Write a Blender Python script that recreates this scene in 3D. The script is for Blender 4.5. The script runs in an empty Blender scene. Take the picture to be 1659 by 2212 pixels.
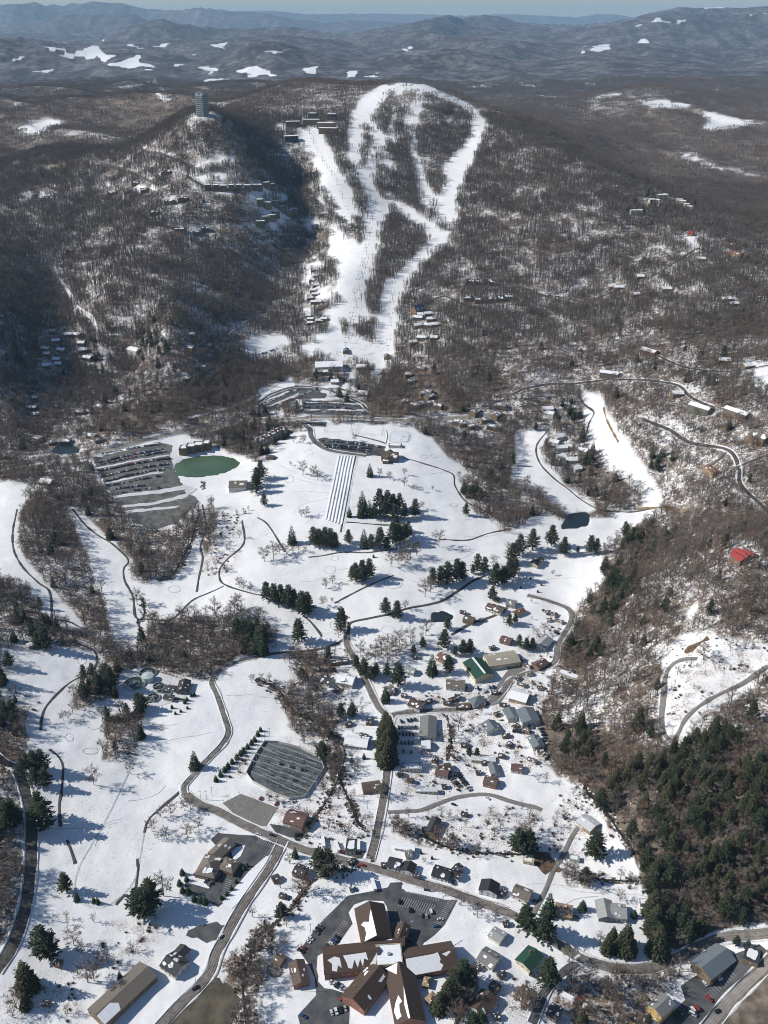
import bpy, math, random
import numpy as np
from mathutils import Vector, Matrix
random.seed(7)
R = math.radians
S = bpy.context.scene
COL = S.collection
# ---------------------------------------------------------------- camera, sky, sun, exposure
CAMZ, PITCH, FL = 600.0, 27.6, 2048.0            # metres above the village, degrees down, focal length in plan units
cd = bpy.data.cameras.new('camera'); cam = bpy.data.objects.new('camera', cd); COL.objects.link(cam)
cam.location = (0, 0, CAMZ); cam.rotation_euler = (R(90 - PITCH), 0, 0)
cd.sensor_fit = 'VERTICAL'; cd.sensor_height = 36.0; cd.lens = FL / 2212.0 * 36.0
cd.clip_start = 1.0; cd.clip_end = 200000.0
S.camera = cam
SUN_EL, SUN_AZ = 35.0, 4.0                       # azimuth: degrees the sun stands beyond due left of the view
wd = bpy.data.worlds.new('World'); S.world = wd; wd.use_nodes = True
wn = wd.node_tree; bg = wn.nodes['Background']
sky = wn.nodes.new('ShaderNodeTexSky'); sky.sky_type = 'NISHITA'; sky.sun_disc = False
sdir = Vector((-math.cos(R(SUN_EL)) * math.cos(R(SUN_AZ)), math.cos(R(SUN_EL)) * math.sin(R(SUN_AZ)), math.sin(R(SUN_EL))))
sky.sun_elevation = R(SUN_EL); sky.sun_rotation = math.atan2(sdir.x, sdir.y)
sky.altitude = 300.0; sky.air_density = 1.0; sky.dust_density = .35; sky.ozone_density = 4.0
wn.links.new(sky.outputs[0], bg.inputs[0]); bg.inputs[1].default_value = 0.08
sl = bpy.data.lights.new('sun', 'SUN'); so = bpy.data.objects.new('sun', sl); COL.objects.link(so)
sl.energy = 4.9; sl.angle = R(0.5); sl.color = (1.0, 0.955, 0.88)
so.rotation_euler = sdir.to_track_quat('Z', 'Y').to_euler()
S.view_settings.view_transform = 'Standard'; S.view_settings.look = 'None'
S.view_settings.gamma = 1.0; S.view_settings.use_curve_mapping = False
S.view_settings.exposure = 0.15
S.cycles.max_bounces = 4; S.cycles.diffuse_bounces = 2; S.cycles.volume_bounces = 0
S.cycles.transparent_max_bounces = 8; S.cycles.sample_clamp_indirect = 4.0; S.cycles.filter_width = 1.0
# ---------------------------------------------------------------- noise
def _h(ix, iy, s):
    n = (ix.astype(np.int64) * 374761393 + iy.astype(np.int64) * 668265263 + s * 974634777) & 0xffffffff
    n = ((n ^ (n >> 13)) * 1274126177) & 0xffffffff
    return ((n ^ (n >> 16)) & 0xffffff) / float(0xffffff)
def vn(x, y, s=0):
    x = np.asarray(x, float); y = np.asarray(y, float)
    ix = np.floor(x); iy = np.floor(y); fx = x - ix; fy = y - iy
    fx = fx * fx * fx * (fx * (fx * 6 - 15) + 10); fy = fy * fy * fy * (fy * (fy * 6 - 15) + 10)
    a = _h(ix, iy, s); b = _h(ix + 1, iy, s); c = _h(ix, iy + 1, s); d = _h(ix + 1, iy + 1, s)
    return (a + (b - a) * fx) * (1 - fy) + (c + (d - c) * fx) * fy
def fbm(x, y, o=4, s=0, g=.5):
    t = 0; a = 1; n = 0
    for i in range(o):
        t = t + a * (vn(x * 2 ** i, y * 2 ** i, s + i * 17) - .5) * 2; n += a; a *= g
    return t / n
def ridged(x, y, o=4, s=0):
    t = 0; a = 1; n = 0
    for i in range(o):
        t = t + a * (1 - np.abs(vn(x * 2 ** i, y * 2 ** i, s + i * 13) * 2 - 1)) ; n += a; a *= .5
    return t / n
def sst(a, b, x): t = np.clip((x - a) / (b - a), 0, 1); return t * t * (3 - 2 * t)
# ---------------------------------------------------------------- survey: sight lines from the aircraft give bearing, the third number gives distance or height
cp, sp = math.cos(R(PITCH)), math.sin(R(PITCH))
def sight(px, py):
    a = (np.asarray(px, float) - 829.5) / FL; b = (1106.0 - np.asarray(py, float)) / FL
    return a, cp + b * sp, -sp + b * cp
def by_dist(px, py, D):
    a, b, c = sight(px, py); t = D / b; return a * t, D, CAMZ + c * t
def by_z(px, py, z):
    a, b, c = sight(px, py); t = (z - CAMZ) / c; return a * t, b * t, z
def view(x, y, z):
    x = np.asarray(x, float); y = np.asarray(y, float); z = np.asarray(z, float) - CAMZ
    d = y * cp - z * sp; u = y * sp + z * cp
    return 829.5 + FL * x / d, 1106 - FL * u / d
CZ = [ # px, py, height
 (-100,2260,0),(100,2212,0),(400,2212,-2),(700,2212,0),(830,2212,2),(1100,2212,0),(1400,2212,-6),(1659,2212,-6),(1800,2260,-6),
 (0,2000,14),(60,1850,12),(200,1950,6),(500,1950,0),(800,1950,0),(1100,1950,0),(1300,1950,0),(1500,1980,2),(1640,1900,24),(1800,1900,40),
 (0,1700,22),(-120,1700,30),(150,1750,10),(400,1750,2),(620,1650,3),(830,1700,0),(1000,1750,-2),(1180,1780,-2),(1300,1750,2),(1500,1720,36),(1640,1700,62),(1800,1600,75),
 (0,1450,30),(200,1500,14),(400,1550,8),(620,1500,3),(830,1500,4),(1000,1500,5),(1150,1500,6),(1230,1500,10),(1430,1560,46),(1600,1520,62),(1400,1430,52),(1500,1400,76),
 (0,1250,34),(150,1250,22),(300,1300,12),(400,1400,6),(560,1330,16),(700,1380,10),(830,1330,16),(1000,1330,12),(1150,1300,12),(1240,1340,10),(1340,1250,40),(1430,1250,66),(1600,1190,125),(1500,1250,92),(1600,1300,108),(1750,1250,120),
 (0,1100,34),(200,1100,28),(300,1180,20),(430,1150,22),(560,1150,26),(700,1180,26),(830,1200,26),(1000,1180,22),(1150,1150,20),(1260,1120,17),(1330,1110,18),(1420,1100,28),(1500,1120,60),(1600,1100,84),(1700,1050,100),
 (0,1000,34),(150,980,33),(300,1050,32),(450,1000,30),(560,1010,36),(700,1000,46),(830,1000,44),(900,980,46),(1000,1010,34),(1100,1050,26),(1200,1030,24),(1300,1000,34),(1420,1000,60),(1550,1000,90),(1659,950,118),
 (700,920,52),(860,930,50),(980,920,46),(1120,920,42),(1260,900,56),(1380,900,85),(1500,880,110),(1640,850,142),(1800,850,160),
 (-100,880,42),(60,900,40),(250,900,46),(400,880,50),(560,890,46),(700,880,54),(830,860,54),(1000,840,70),(1130,850,78),(1270,840,88),
 (150,780,66),(300,760,74),(450,800,70),(560,800,58),(740,780,62),(840,780,62),(950,740,96),(1100,750,102),(1300,740,118),(1500,740,144)]
CD = [ # px, py, distance
 (20,760,1530),(-60,700,1520),(20,640,1720),(-60,560,1900),(20,560,2000),(130,640,1900),(240,640,1760),(340,640,1720),(360,700,1600),(430,700,1660),(560,700,1760),(500,600,1930),(640,600,2040),(640,640,1900),
 (100,500,2220),(250,520,2100),(370,560,1960),(437,500,2130),(560,540,2120),(650,520,2240),(740,600,1900),(820,600,1930),(900,600,1930),(1000,620,1860),(1150,620,1830),(1300,600,1850),(1500,600,1740),(1640,680,1560),(1760,680,1500),
 (100,400,2620),(250,400,2480),(437,400,2260),(560,400,2280),(640,400,2540),(700,400,2400),(760,450,2290),(850,440,2350),(930,470,2250),(1000,480,2200),(1150,480,2120),(1300,480,2050),
 (437,330,2400),(530,310,2570),(600,320,2720),(650,290,2820),(250,320,2950),(60,320,3250),(0,260,4000),(150,250,3900),(300,240,3700),(380,262,2900),
 (437,252,2520),(490,256,2560),(560,290,2760),(700,330,2660),(780,300,2770),(850,300,2770),(920,320,2720),(1000,300,2800),(1040,265,2900),
 (690,245,3000),(760,210,3200),(800,190,3280),(870,179,3330),(930,186,3270),(1000,222,3130),(1050,245,3030),(1106,268,2880),(1200,312,2640),(1300,368,2400),(1400,430,2180),(1500,500,1960),(1659,575,1740),(1100,400,2400),(1060,330,2640),
 (1400,385,2950),(1600,440,2620),(1659,400,3000),(1300,322,3350),(1200,285,3800),(1500,330,3350),(1400,290,3800),(1659,300,3700),
 (1550,245,4300),(1300,250,4600),(1450,196,5000),(1150,220,5400),(1659,215,5200),(1800,330,3500),(1080,238,4200),
 (600,210,4600),(500,205,4900),(400,190,5300),(250,178,5600),(100,175,5600),(-100,190,5200),(560,180,5600),(680,205,4700),(740,196,4300)]
P = [by_z(*c) for c in CZ] + [by_dist(*c) for c in CD]
P += [(-4000, 9000, 160), (0, 8200, 120), (4000, 9000, 160), (0, 6500, 150), (-1500, 6800, 170), (1500, 6900, 160), (0, 4300, 190), (-200, 4600, 210), (300, 3600, 300),
      (700, 3500, 250), (-700, 3200, 250), (-950, 2900, 270), (0, 100, 0), (-500, 200, 10), (500, 200, 0), (0, 12000, 200), (-6000, 12000, 200), (6000, 12000, 250)]
P = np.array(P, float)
def uv(x, y): return x / (y + 320.0) * 2.2, np.log(y + 100.0)
cu, cv = uv(P[:, 0], P[:, 1])
def kern(r2): return r2 * np.log(r2 + 1e-12)
n = len(P); A = np.zeros((n + 3, n + 3))
A[:n, :n] = kern((cu[:, None] - cu) ** 2 + (cv[:, None] - cv) ** 2) + np.eye(n) * 1.5e-3
A[:n, n] = A[n, :n] = 1; A[:n, n + 1] = A[n + 1, :n] = cu; A[:n, n + 2] = A[n + 2, :n] = cv
tw = np.linalg.solve(A, np.concatenate([P[:, 2], [0, 0, 0]]))
def tps(x, y):
    u, v = uv(x, y); out = np.empty(u.shape); uf = u.ravel(); vf = v.ravel(); of = out.ravel()
    for i in range(0, len(uf), 20000):
        a = uf[i:i + 20000]; b = vf[i:i + 20000]
        of[i:i + 20000] = kern((a[:, None] - cu) ** 2 + (b[:, None] - cv) ** 2) @ tw[:n] + tw[n] + tw[n + 1] * a + tw[n + 2] * b
    return of.reshape(u.shape)
# far ranges: (distance, front width, back width, crest)
RANGES = [
 (6600, 700, 900, [(-400,185),(0,180),(150,172),(280,167),(400,176),(560,194),(650,206),(750,216),(1000,214),(1106,210),(1250,203),(1350,202),(1450,198),(1659,210),(2100,190)]),
 (8600, 1000, 1300, [(-500,70),(0,82),(90,98),(180,100),(260,108),(350,112),(420,128),(480,120),(540,88),(600,84),(680,112),(760,128),(830,120),(900,105),(1000,100),(1060,115),(1106,128),(1200,128),(1290,114),(1350,114),(1420,124),(1500,132),(1600,150),(1659,160),(2200,140)]),
 (12000, 1700, 1500, [(-600,95),(0,80),(60,75),(150,92),(230,88),(300,90),(380,86),(460,84),(540,80),(620,75),(700,84),(760,90),(840,84),(900,70),(960,72),(1050,80),(1106,84),(1200,100),(1300,98),(1380,90),(1480,100),(1560,106),(1659,96),(2300,60)]),
 (15500, 2400, 1500, [(-700,110),(0,110),(190,100),(250,62),(300,44),(340,40),(400,52),(480,62),(560,60),(620,56),(680,66),(740,74),(800,70),(850,62),(900,52),(950,44),(1000,56),(1100,60),(1200,62),(1280,58),(1350,46),(1420,34),(1500,30),(1659,24),(2400,10)]),
 (19000, 2500, 1800, [(-700,120),(600,110),(760,66),(830,58),(890,46),(930,38),(970,30),(1000,38),(1030,33),(1060,30),(1090,34),(1120,46),(1180,52),(1260,52),(1330,44),(1380,30),(1420,20),(1460,11),(1500,13),(1540,12),(1600,15),(1640,11),(1700,9),(2400,20)]),
 (24000, 2600, 2500, [(-800,60),(0,62),(60,50),(140,32),(200,26),(250,23),(290,28),(350,60),(420,90),(2500,95)]),
 (30000, 3000, 3000, [(-900,14),(0,9),(40,3),(80,4),(120,9),(180,3),(230,0),(260,4),(300,14),(340,20),(390,21),(430,15),(480,20),(530,25),(580,27),(640,40),(700,47),(760,42),(830,44),(900,50),(1000,60),(2600,60)]),
 (44000, 5000, 5000, [(-900,30),(0,30),(540,24),(600,23),(660,30),(720,29),(800,28),(900,30),(1000,33),(1106,29),(1160,33),(1240,37),(1290,29),(1340,32),(1380,40),(2600,34)])]
def far_h(x, y):
    b = 120 + 60 * fbm(x / 3500, y / 3500, 2, 91)
    rr_ = ridged(x / 3000 + y / 9000, y / 2600, 5, 61); out = b + (70 + np.minimum(y, 20000) * .006) * sst(.45, .95, rr_) + 45 * (ridged(x / 600, y / 900, 3, 66) - .5)
    b = out * 1.0
    for k, (D, wf, wb, cr) in enumerate(RANGES):
        c = [by_dist(px, py, D) for px, py in cr]; xs = [q[0] for q in c]; zs = [q[2] for q in c]
        wob = D + (vn(x / (D * .12), x * 0 + k * 3.3, 5 + k) - .5) * wf * .9
        xs2 = x * D / np.maximum(y, 100) ; zc = np.interp(xs2 * .5 + x * .5, xs, zs)
        t = (y - wob); t = np.where(t < 0, -t / wf, t / wb)
        sc = 420 + D * .045
        rg = ridged(x / sc + k + y / (sc * 5), y / (sc * 1.5) + x / (sc * 4), 5, 40 + k * 5)
        tt = np.clip(t, 0, 1.3)
        prof = np.clip(1 - tt, 0, 1) ** 1.15
        z = b + (zc - b) * prof * (1 - np.clip(tt * 2.6, 0, 1) * 1.2 * (1 - rg)) 
        out = np.maximum(out, z)
    return out
YN, YF, UM = 210.0, 52000.0, .56
NU, NV = 560, 900
vs = np.linspace(0, 1, NV); ysamp = (YN + 100) * ((YF + 100) / (YN + 100)) ** (vs ** 1.12) - 100
us = np.linspace(-UM, UM, NU)
GY = np.repeat(ysamp[:, None], NU, 1); GX = us[None, :] * (GY + 320)
def height_exact(x, y):
    z = tps(x, np.minimum(y, 13000))
    mid = sst(1500, 2400, y) * (1 - sst(6000, 8000, y))
    q = x * .5 + y * .86; p_ = x * .86 - y * .5        # ravines run from the upper left to the lower right
    amp = 4 + 52 * sst(2600, 4200, y)
    lf = sst(-150, -500, x + (y - 2000) * .05); rt = sst(500, 900, x - (y - 2000) * .1)
    z = z + mid * np.maximum(lf, rt) * amp * (ridged(q / (150 + y * .05), p_ / (500 + y * .1), 3, 3) - .62) * 2
    z = z + mid * 5 * fbm(x / 160, y / 160, 3, 8) * (1 - .6 * sst(350, 150, np.abs(x)))
    gm = 1 - sst(1500, 2200, y)
    z = z + gm * (2.4 * fbm(x / 70, y / 70, 4, 21) + .35 * fbm(x / 14, y / 14, 2, 22) * sst(.4, .7, vn(x / 70, y / 70, 31)))
    w = sst(5000, 6600, y)
    return z * (1 - w) + far_h(x, y) * w
GZ = height_exact(GX, GY)
lg = np.log(ysamp)
def H(x, y):
    x = np.asarray(x, float); y = np.clip(np.asarray(y, float), YN, YF)
    r = np.interp(np.log(y), lg, np.arange(NV)); i = np.clip(r.astype(int), 0, NV - 2)
    fr = (y - ysamp[i]) / (ysamp[i + 1] - ysamp[i])
    c = (x / (y + 320) + UM) / (2 * UM) * (NU - 1); c = np.clip(c, 0, NU - 1.001); j = c.astype(int); fc = c - j
    return (GZ[i, j] * (1 - fc) + GZ[i, j + 1] * fc) * (1 - fr) + (GZ[i + 1, j] * (1 - fc) + GZ[i + 1, j + 1] * fc) * fr
_T = np.concatenate([np.geomspace(420, 3500, 700), np.geomspace(3500, 60000, 500)[1:]])
def G(px, py):
    px = np.atleast_1d(np.asarray(px, float)); py = np.atleast_1d(np.asarray(py, float))
    res = np.empty((len(px), 3))
    for k in range(len(px)):
        a, b, c = sight(px[k], py[k])
        x = a * _T; y = b * _T; z = CAMZ + c * _T; d = z - H(x, y)
        i = int(np.argmax(d < 0)) if (d < 0).any() else len(_T) - 1
        i = max(i, 1); f = d[i - 1] / (d[i - 1] - d[i] + 1e-9); t = _T[i - 1] + (_T[i] - _T[i - 1]) * min(max(f, 0), 1)
        res[k] = (a * t, b * t, float(H(a * t, b * t)))
    return res
def g1(px, py): return G([px], [py])[0]
# ---------------------------------------------------------------- materials
def mat(name, col, rough=.8, vary=0.0, scale=1.0, metal=0.0, col2=None, detail=3.0, spec=.2, thresh=None):
    m = bpy.data.materials.new(name); m.use_nodes = True; nt = m.node_tree; b = nt.nodes['Principled BSDF']
    b.inputs['Roughness'].default_value = rough; b.inputs['Metallic'].default_value = metal; b.inputs['Specular IOR Level'].default_value = spec
    if col2 is None and vary: col2 = tuple(c * (1 - vary) for c in col)
    if col2 is None: b.inputs['Base Color'].default_value = (*col, 1)
    else:
        g = nt.nodes.new('ShaderNodeNewGeometry'); nz = nt.nodes.new('ShaderNodeTexNoise'); nz.inputs['Scale'].default_value = scale; nz.inputs['Detail'].default_value = detail
        nt.links.new(g.outputs['Position'], nz.inputs['Vector'])
        mx = nt.nodes.new('ShaderNodeMix'); mx.data_type = 'RGBA'; mx.inputs[6].default_value = (*col2, 1); mx.inputs[7].default_value = (*col, 1)
        mr = nt.nodes.new('ShaderNodeMapRange'); lo, hi = thresh or (.35, .65); mr.inputs[1].default_value = lo; mr.inputs[2].default_value = hi
        nt.links.new(nz.outputs[0], mr.inputs[0]); nt.links.new(mr.outputs[0], mx.inputs[0]); nt.links.new(mx.outputs[2], b.inputs['Base Color'])
    return m
SNOW = (.80, .81, .83)
# ---------------------------------------------------------------- object helpers
def link_mesh(name, V, F, m=None, parent=None, smooth=False):
    me = bpy.data.meshes.new(name)
    if isinstance(V, np.ndarray) and isinstance(F, np.ndarray):
        k = F.shape[1]; me.vertices.add(len(V)); me.vertices.foreach_set('co', V.astype(np.float32).ravel())
        me.loops.add(F.size); me.loops.foreach_set('vertex_index', F.astype(np.int32).ravel())
        me.polygons.add(len(F)); me.polygons.foreach_set('loop_start', np.arange(0, F.size, k, dtype=np.int32)); me.update(calc_edges=True)
    else: me.from_pydata([tuple(v) for v in V], [], [tuple(f) for f in F])
    if smooth: me.polygons.foreach_set('use_smooth', np.ones(len(me.polygons), bool))
    if m is not None:
        for q in (m if isinstance(m, (list, tuple)) else [m]): me.materials.append(q)
    o = bpy.data.objects.new(name, me); COL.objects.link(o)
    if parent is not None: o.parent = parent
    return o
def tag(o, label=None, cat=None, group=None, kind=None):
    if label: o['label'] = label
    if cat: o['category'] = cat
    if group: o['group'] = group
    if kind: o['kind'] = kind
    return o
def empty(name, loc, rz=0.0):
    o = bpy.data.objects.new(name, None); COL.objects.link(o); o.location = loc; o.rotation_euler = (0, 0, rz); o.empty_display_size = .1
    return o
class MB:
    def __init__(s): s.v = []; s.f = []; s.m = []
    def face(s, pts, m=0):
        b = len(s.v); s.v += [tuple(p) for p in pts]; s.f.append(tuple(range(b, b + len(pts)))); s.m.append(m)
    def box(s, x0, x1, y0, y1, z0, z1, m=0, rot=None, c=(0, 0)):
        b = len(s.v); P8 = [(x, y, z) for z in (z0, z1) for x, y in ((x0, y0), (x1, y0), (x1, y1), (x0, y1))]
        if rot is not None:
            ca, sa = math.cos(rot), math.sin(rot); P8 = [(c[0] + x * ca - y * sa, c[1] + x * sa + y * ca, z) for x, y, z in P8]
        s.v += P8
        for f in ((0, 3, 2, 1), (4, 5, 6, 7), (0, 1, 5, 4), (1, 2, 6, 5), (2, 3, 7, 6), (3, 0, 4, 7)): s.f.append(tuple(b + i for i in f)); s.m.append(m)
    def bar(s, a, b_, r0, r1=None, n=4, m=0, cap=True):
        a = Vector(a); b_ = Vector(b_); d = (b_ - a).normalized(); q = d.cross(Vector((.31, .87, .4))).normalized(); w = d.cross(q); r1 = r0 if r1 is None else r1
        b = len(s.v)
        for p, r in ((a, r0), (b_, r1)):
            for i in range(n):
                t = 2 * math.pi * i / n; s.v.append(tuple(p + (q * math.cos(t) + w * math.sin(t)) * r))
        for i in range(n): s.f.append((b + i, b + (i + 1) % n, b + n + (i + 1) % n, b + n + i)); s.m.append(m)
        if cap: s.f.append(tuple(b + n + i for i in range(n))); s.m.append(m)
    def prism(s, poly, z0, z1, m=0, top=None):
        b = len(s.v); k = len(poly); s.v += [(x, y, z0) for x, y in poly] + [(x, y, z1) for x, y in (top or poly)]
        for i in range(k): s.f.append((b + i, b + (i + 1) % k, b + k + (i + 1) % k, b + k + i)); s.m.append(m)
        s.f.append(tuple(b + k + i for i in range(k))); s.m.append(m); s.f.append(tuple(b + k - 1 - i for i in range(k))); s.m.append(m)
    def mesh(s, name, m=None, smooth=False):
        me = bpy.data.meshes.new(name); me.from_pydata(s.v, [], s.f)
        for q in (m if isinstance(m, (list, tuple)) else [m]):
            if q is not None: me.materials.append(q)
        me.polygons.foreach_set('material_index', s.m)
        if smooth: me.polygons.foreach_set('use_smooth', [True] * len(s.f))
        return me
    def build(s, name, m=None, parent=None, smooth=False):
        o = bpy.data.objects.new(name, s.mesh(name, m, smooth)); COL.objects.link(o)
        if parent is not None: o.parent = parent
        return o
def inst(name, me, parent=None, loc=None, rz=None, sc=None):
    o = bpy.data.objects.new(name, me); COL.objects.link(o)
    if parent is not None: o.parent = parent
    if loc is not None: o.location = loc
    if rz is not None: o.rotation_euler = (0, 0, rz)
    if sc is not None: o.scale = (sc, sc, sc) if not isinstance(sc, tuple) else sc
    return o
def inside(poly, x, y):
    poly = np.asarray(poly, float); r = np.zeros(np.shape(x), bool); j = len(poly) - 1
    for i in range(len(poly)):
        xi, yi = poly[i]; xj, yj = poly[j]
        c = ((yi > y) != (yj > y)) & (x < (xj - xi) * (y - yi) / (yj - yi + 1e-12) + xi); r ^= c; j = i
    return r
# ---------------------------------------------------------------- plan of open ground and woods
OPEN = { 'left_run': [(622,270),(694,276),(708,315),(732,358),(758,408),(775,457),(770,484),(738,474),(712,440),(688,386),(668,335),(644,300)],
 'main_run': [(786,203),(845,186),(832,213),(815,233),(805,260),(822,287),(845,293),(853,300),(845,333),(838,383),(834,420),(846,443),(832,467),(822,500),(812,553),(805,600),(787,650),(801,685),(796,726),(800,770),(770,790),(740,773),(660,768),(636,753),(680,735),(686,700),(726,663),(727,603),(712,553),(764,553),(783,493),(793,433),(782,400),(753,347),(750,250),(770,227)],
 'centre_run': [(852,182),(868,184),(868,204),(858,230),(855,262),(850,292),(836,290),(845,255),(848,215)],
 'right_centre_run': [(898,186),(914,192),(914,213),(903,240),(900,263),(894,283),(897,317),(912,360),(925,400),(944,430),(918,468),(904,420),(894,367),(884,310),(880,260),(888,233),(898,207)],
 'summit': [(786,205),(820,185),(870,176),(925,184),(960,200),(930,204),(900,196),(860,192),(830,200),(800,212)],
 'right_run': [(920,184),(946,194),(980,208),(1016,224),(1036,246),(1056,268),(1040,300),(1023,340),(1003,383),(986,420),(994,477),(970,495),(944,476),(930,457),(946,423),(962,383),(950,362),(980,333),(1008,303),(1018,273),(1020,253),(1000,230),(953,210),(913,196)],
 'cross_run': [(836,428),(862,430),(888,450),(922,473),(972,500),(958,530),(930,545),(912,566),(886,560),(926,518),(918,498),(884,478),(858,457)],
 'lower_left_run': [(655,470),(700,474),(748,505),(775,530),(790,556),(790,600),(703,556),(676,510)],
 'right_lower_run': [(886,560),(930,520),(958,528),(910,570),(880,620),(858,670),(850,740),(842,786),(803,842),(768,842),(768,800),(796,766),(806,726),(818,663),(828,610),(855,590)],
 'narrow_run': [(690,384),(696,390),(693,440),(704,452),(698,458),(686,445)],
 'traverse': [(896,262),(1020,262),(1020,268),(896,268)], 'traverse_two': [(850,290),(890,282),(894,288),(850,298)],
 'islets_snow': [(828,312),(846,296),(843,390),(838,440),(820,430),(812,400),(822,380)],
 'course': [(545,1015),(575,975),(612,945),(650,930),(672,905),(690,912),(830,915),(890,925),(935,950),(965,985),(1003,1015),(990,1035),(1000,1065),(1020,1105),(1055,1125),(1085,1148),(1110,1145),(1150,1115),(1190,1105),(1212,1125),(1240,1130),(1290,1118),(1400,1098),(1432,1098),(1350,1150),(1300,1185),(1302,1225),(1300,1262),(1262,1290),(1238,1330),(1238,1358),(1208,1400),(1192,1440),(1180,1500),(1160,1560),(1165,1640),(1215,1680),(1265,1700),(1295,1760),(1338,1808),(1372,1855),(1394,1925),(1402,2060),(1500,2040),(1560,2005),(1700,1990),(1700,2300),(-50,2300),(-50,2060),(30,2000),(50,1900),(50,1760),(35,1660),(60,1610),(60,1590),(0,1520),(0,1400),(80,1405),(120,1400),(200,1405),(250,1440),(380,1470),(470,1445),(500,1400),(560,1410),(600,1380),(560,1330),(480,1330),(310,1345),(330,1400),(250,1400),(235,1340),(210,1270),(190,1200),(150,1120),(145,1085),(200,1130),(245,1170),(288,1212),(280,1250),(310,1262),(345,1255),(380,1242),(398,1210),(412,1175),(428,1130),(430,1106),(420,1060),(520,1020)],
 'fairway_far_left': [(-40,1040),(70,1045),(42,1100),(38,1170),(60,1215),(100,1258),(150,1318),(192,1365),(112,1340),(60,1272),(-40,1230)],
 'parking_left': [(200,985),(330,940),(385,935),(560,1000),(560,1020),(430,1060),(400,1110),(360,1150),(290,1130),(240,1070),(205,1030)],
 'pond_side': [(370,1000),(400,985),(520,985),(545,1000),(520,1030),(430,1045),(380,1040)],
 'fairway_valley': [(1108,930),(1160,928),(1186,935),(1166,985),(1222,1048),(1295,1098),(1230,1112),(1215,1108),(1150,1062),(1098,1042),(1108,990)],
 'fairway_valley_big': [(1250,842),(1292,850),(1322,910),(1372,980),(1412,1040),(1430,1085),(1390,1098),(1385,1060),(1310,1010),(1268,960),(1262,900)],
 'meadow_right': [(1075,1040),(1140,1050),(1200,1085),(1180,1110),(1120,1095),(1080,1070)],
 'base_area': [(556,838),(640,810),(700,780),(800,778),(810,830),(780,870),(800,900),(690,905),(600,900),(556,880)],
 'mid_parking_left': [(520,735),(560,720),(620,725),(628,745),(560,775),(530,770)],
 'field_a': [(28,278),(110,256),(145,265),(90,285),(60,290)], 'field_b': [(1500,240),(1530,238),(1600,258),(1640,262),(1570,280),(1510,278),(1530,262)],
 'field_c': [(1374,218),(1430,214),(1500,228),(1480,234),(1400,230)], 'field_d': [(1450,322),(1488,314),(1515,326),(1510,340),(1525,352),(1492,345)],
 'field_e': [(1500,344),(1560,356),(1640,380),(1560,372),(1510,358)],
 'condo_top': [(590,262),(720,240),(735,285),(700,280),(640,275),(640,300),(590,285)],
 'condo_loop': [(408,372),(425,350),(520,333),(519,346),(430,360),(416,380)], 'condo_loop_low': [(412,392),(425,378),(570,361),(574,367),(500,380),(428,396)],
 'condo_terrace': [(400,380),(420,375),(440,400),(560,396),(610,402),(640,440),(635,478),(560,505),(515,500),(525,470),(540,440),(470,420),(410,405)],
 'snow_yard': [(268,395),(340,400),(345,415),(270,420)], 'snow_yard_b': [(80,415),(122,412),(118,432),(85,432)],
 'snow_yard_c': [(332,438),(375,420),(400,450),(360,462)], 'snow_yard_d': [(370,500),(420,480),(450,500),(420,515)],
 'yards_right': [(1470,510),(1540,505),(1560,530),(1500,545)], 'yards_right_b': [(1540,785),(1600,770),(1659,790),(1659,850),(1600,840)],
 'substation_hill': [(1432,1400),(1470,1372),(1530,1370),(1600,1385),(1670,1395),(1670,1455),(1600,1500),(1530,1535),(1490,1575),(1470,1605),(1432,1605),(1420,1560),(1425,1470)], 'spur_glade': [(1470,1260),(1500,1245),(1505,1300),(1490,1360),(1465,1370),(1478,1310)], 'islet_west': [(640,560),(700,565),(724,610),(718,670),(690,742),(648,745),(652,640)], 'upper_centre': [(852,200),(880,196),(890,230),(880,270),(850,285),(846,240)], 'centre_glade': [(806,330),(850,300),(850,400),(836,440),(808,410)],
 'tower_top': [(405,258),(420,246),(440,243),(470,250),(440,258)],
}
ISLES = { 'a': [(780,270),(800,277),(800,313),(790,360),(780,360),(779,317),(786,300)], 'b': [(814,400),(820,330),(828,330),(822,360),(826,405),(820,415)],
 'c': [(790,600),(812,610),(808,690),(800,720),(797,690),(788,650)], 'd': [(733,690),(748,688),(748,720),(736,722)], 'e': [(765,470),(782,480),(782,530),(764,520)],
 'g': [(826,540),(860,500),(890,540),(850,590),(828,596)],
 'h': [(770,695),(797,700),(797,735),(772,728)], 'i':[(700,480),(713,500),(707,552),(672,548),(672,500)] }
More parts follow.
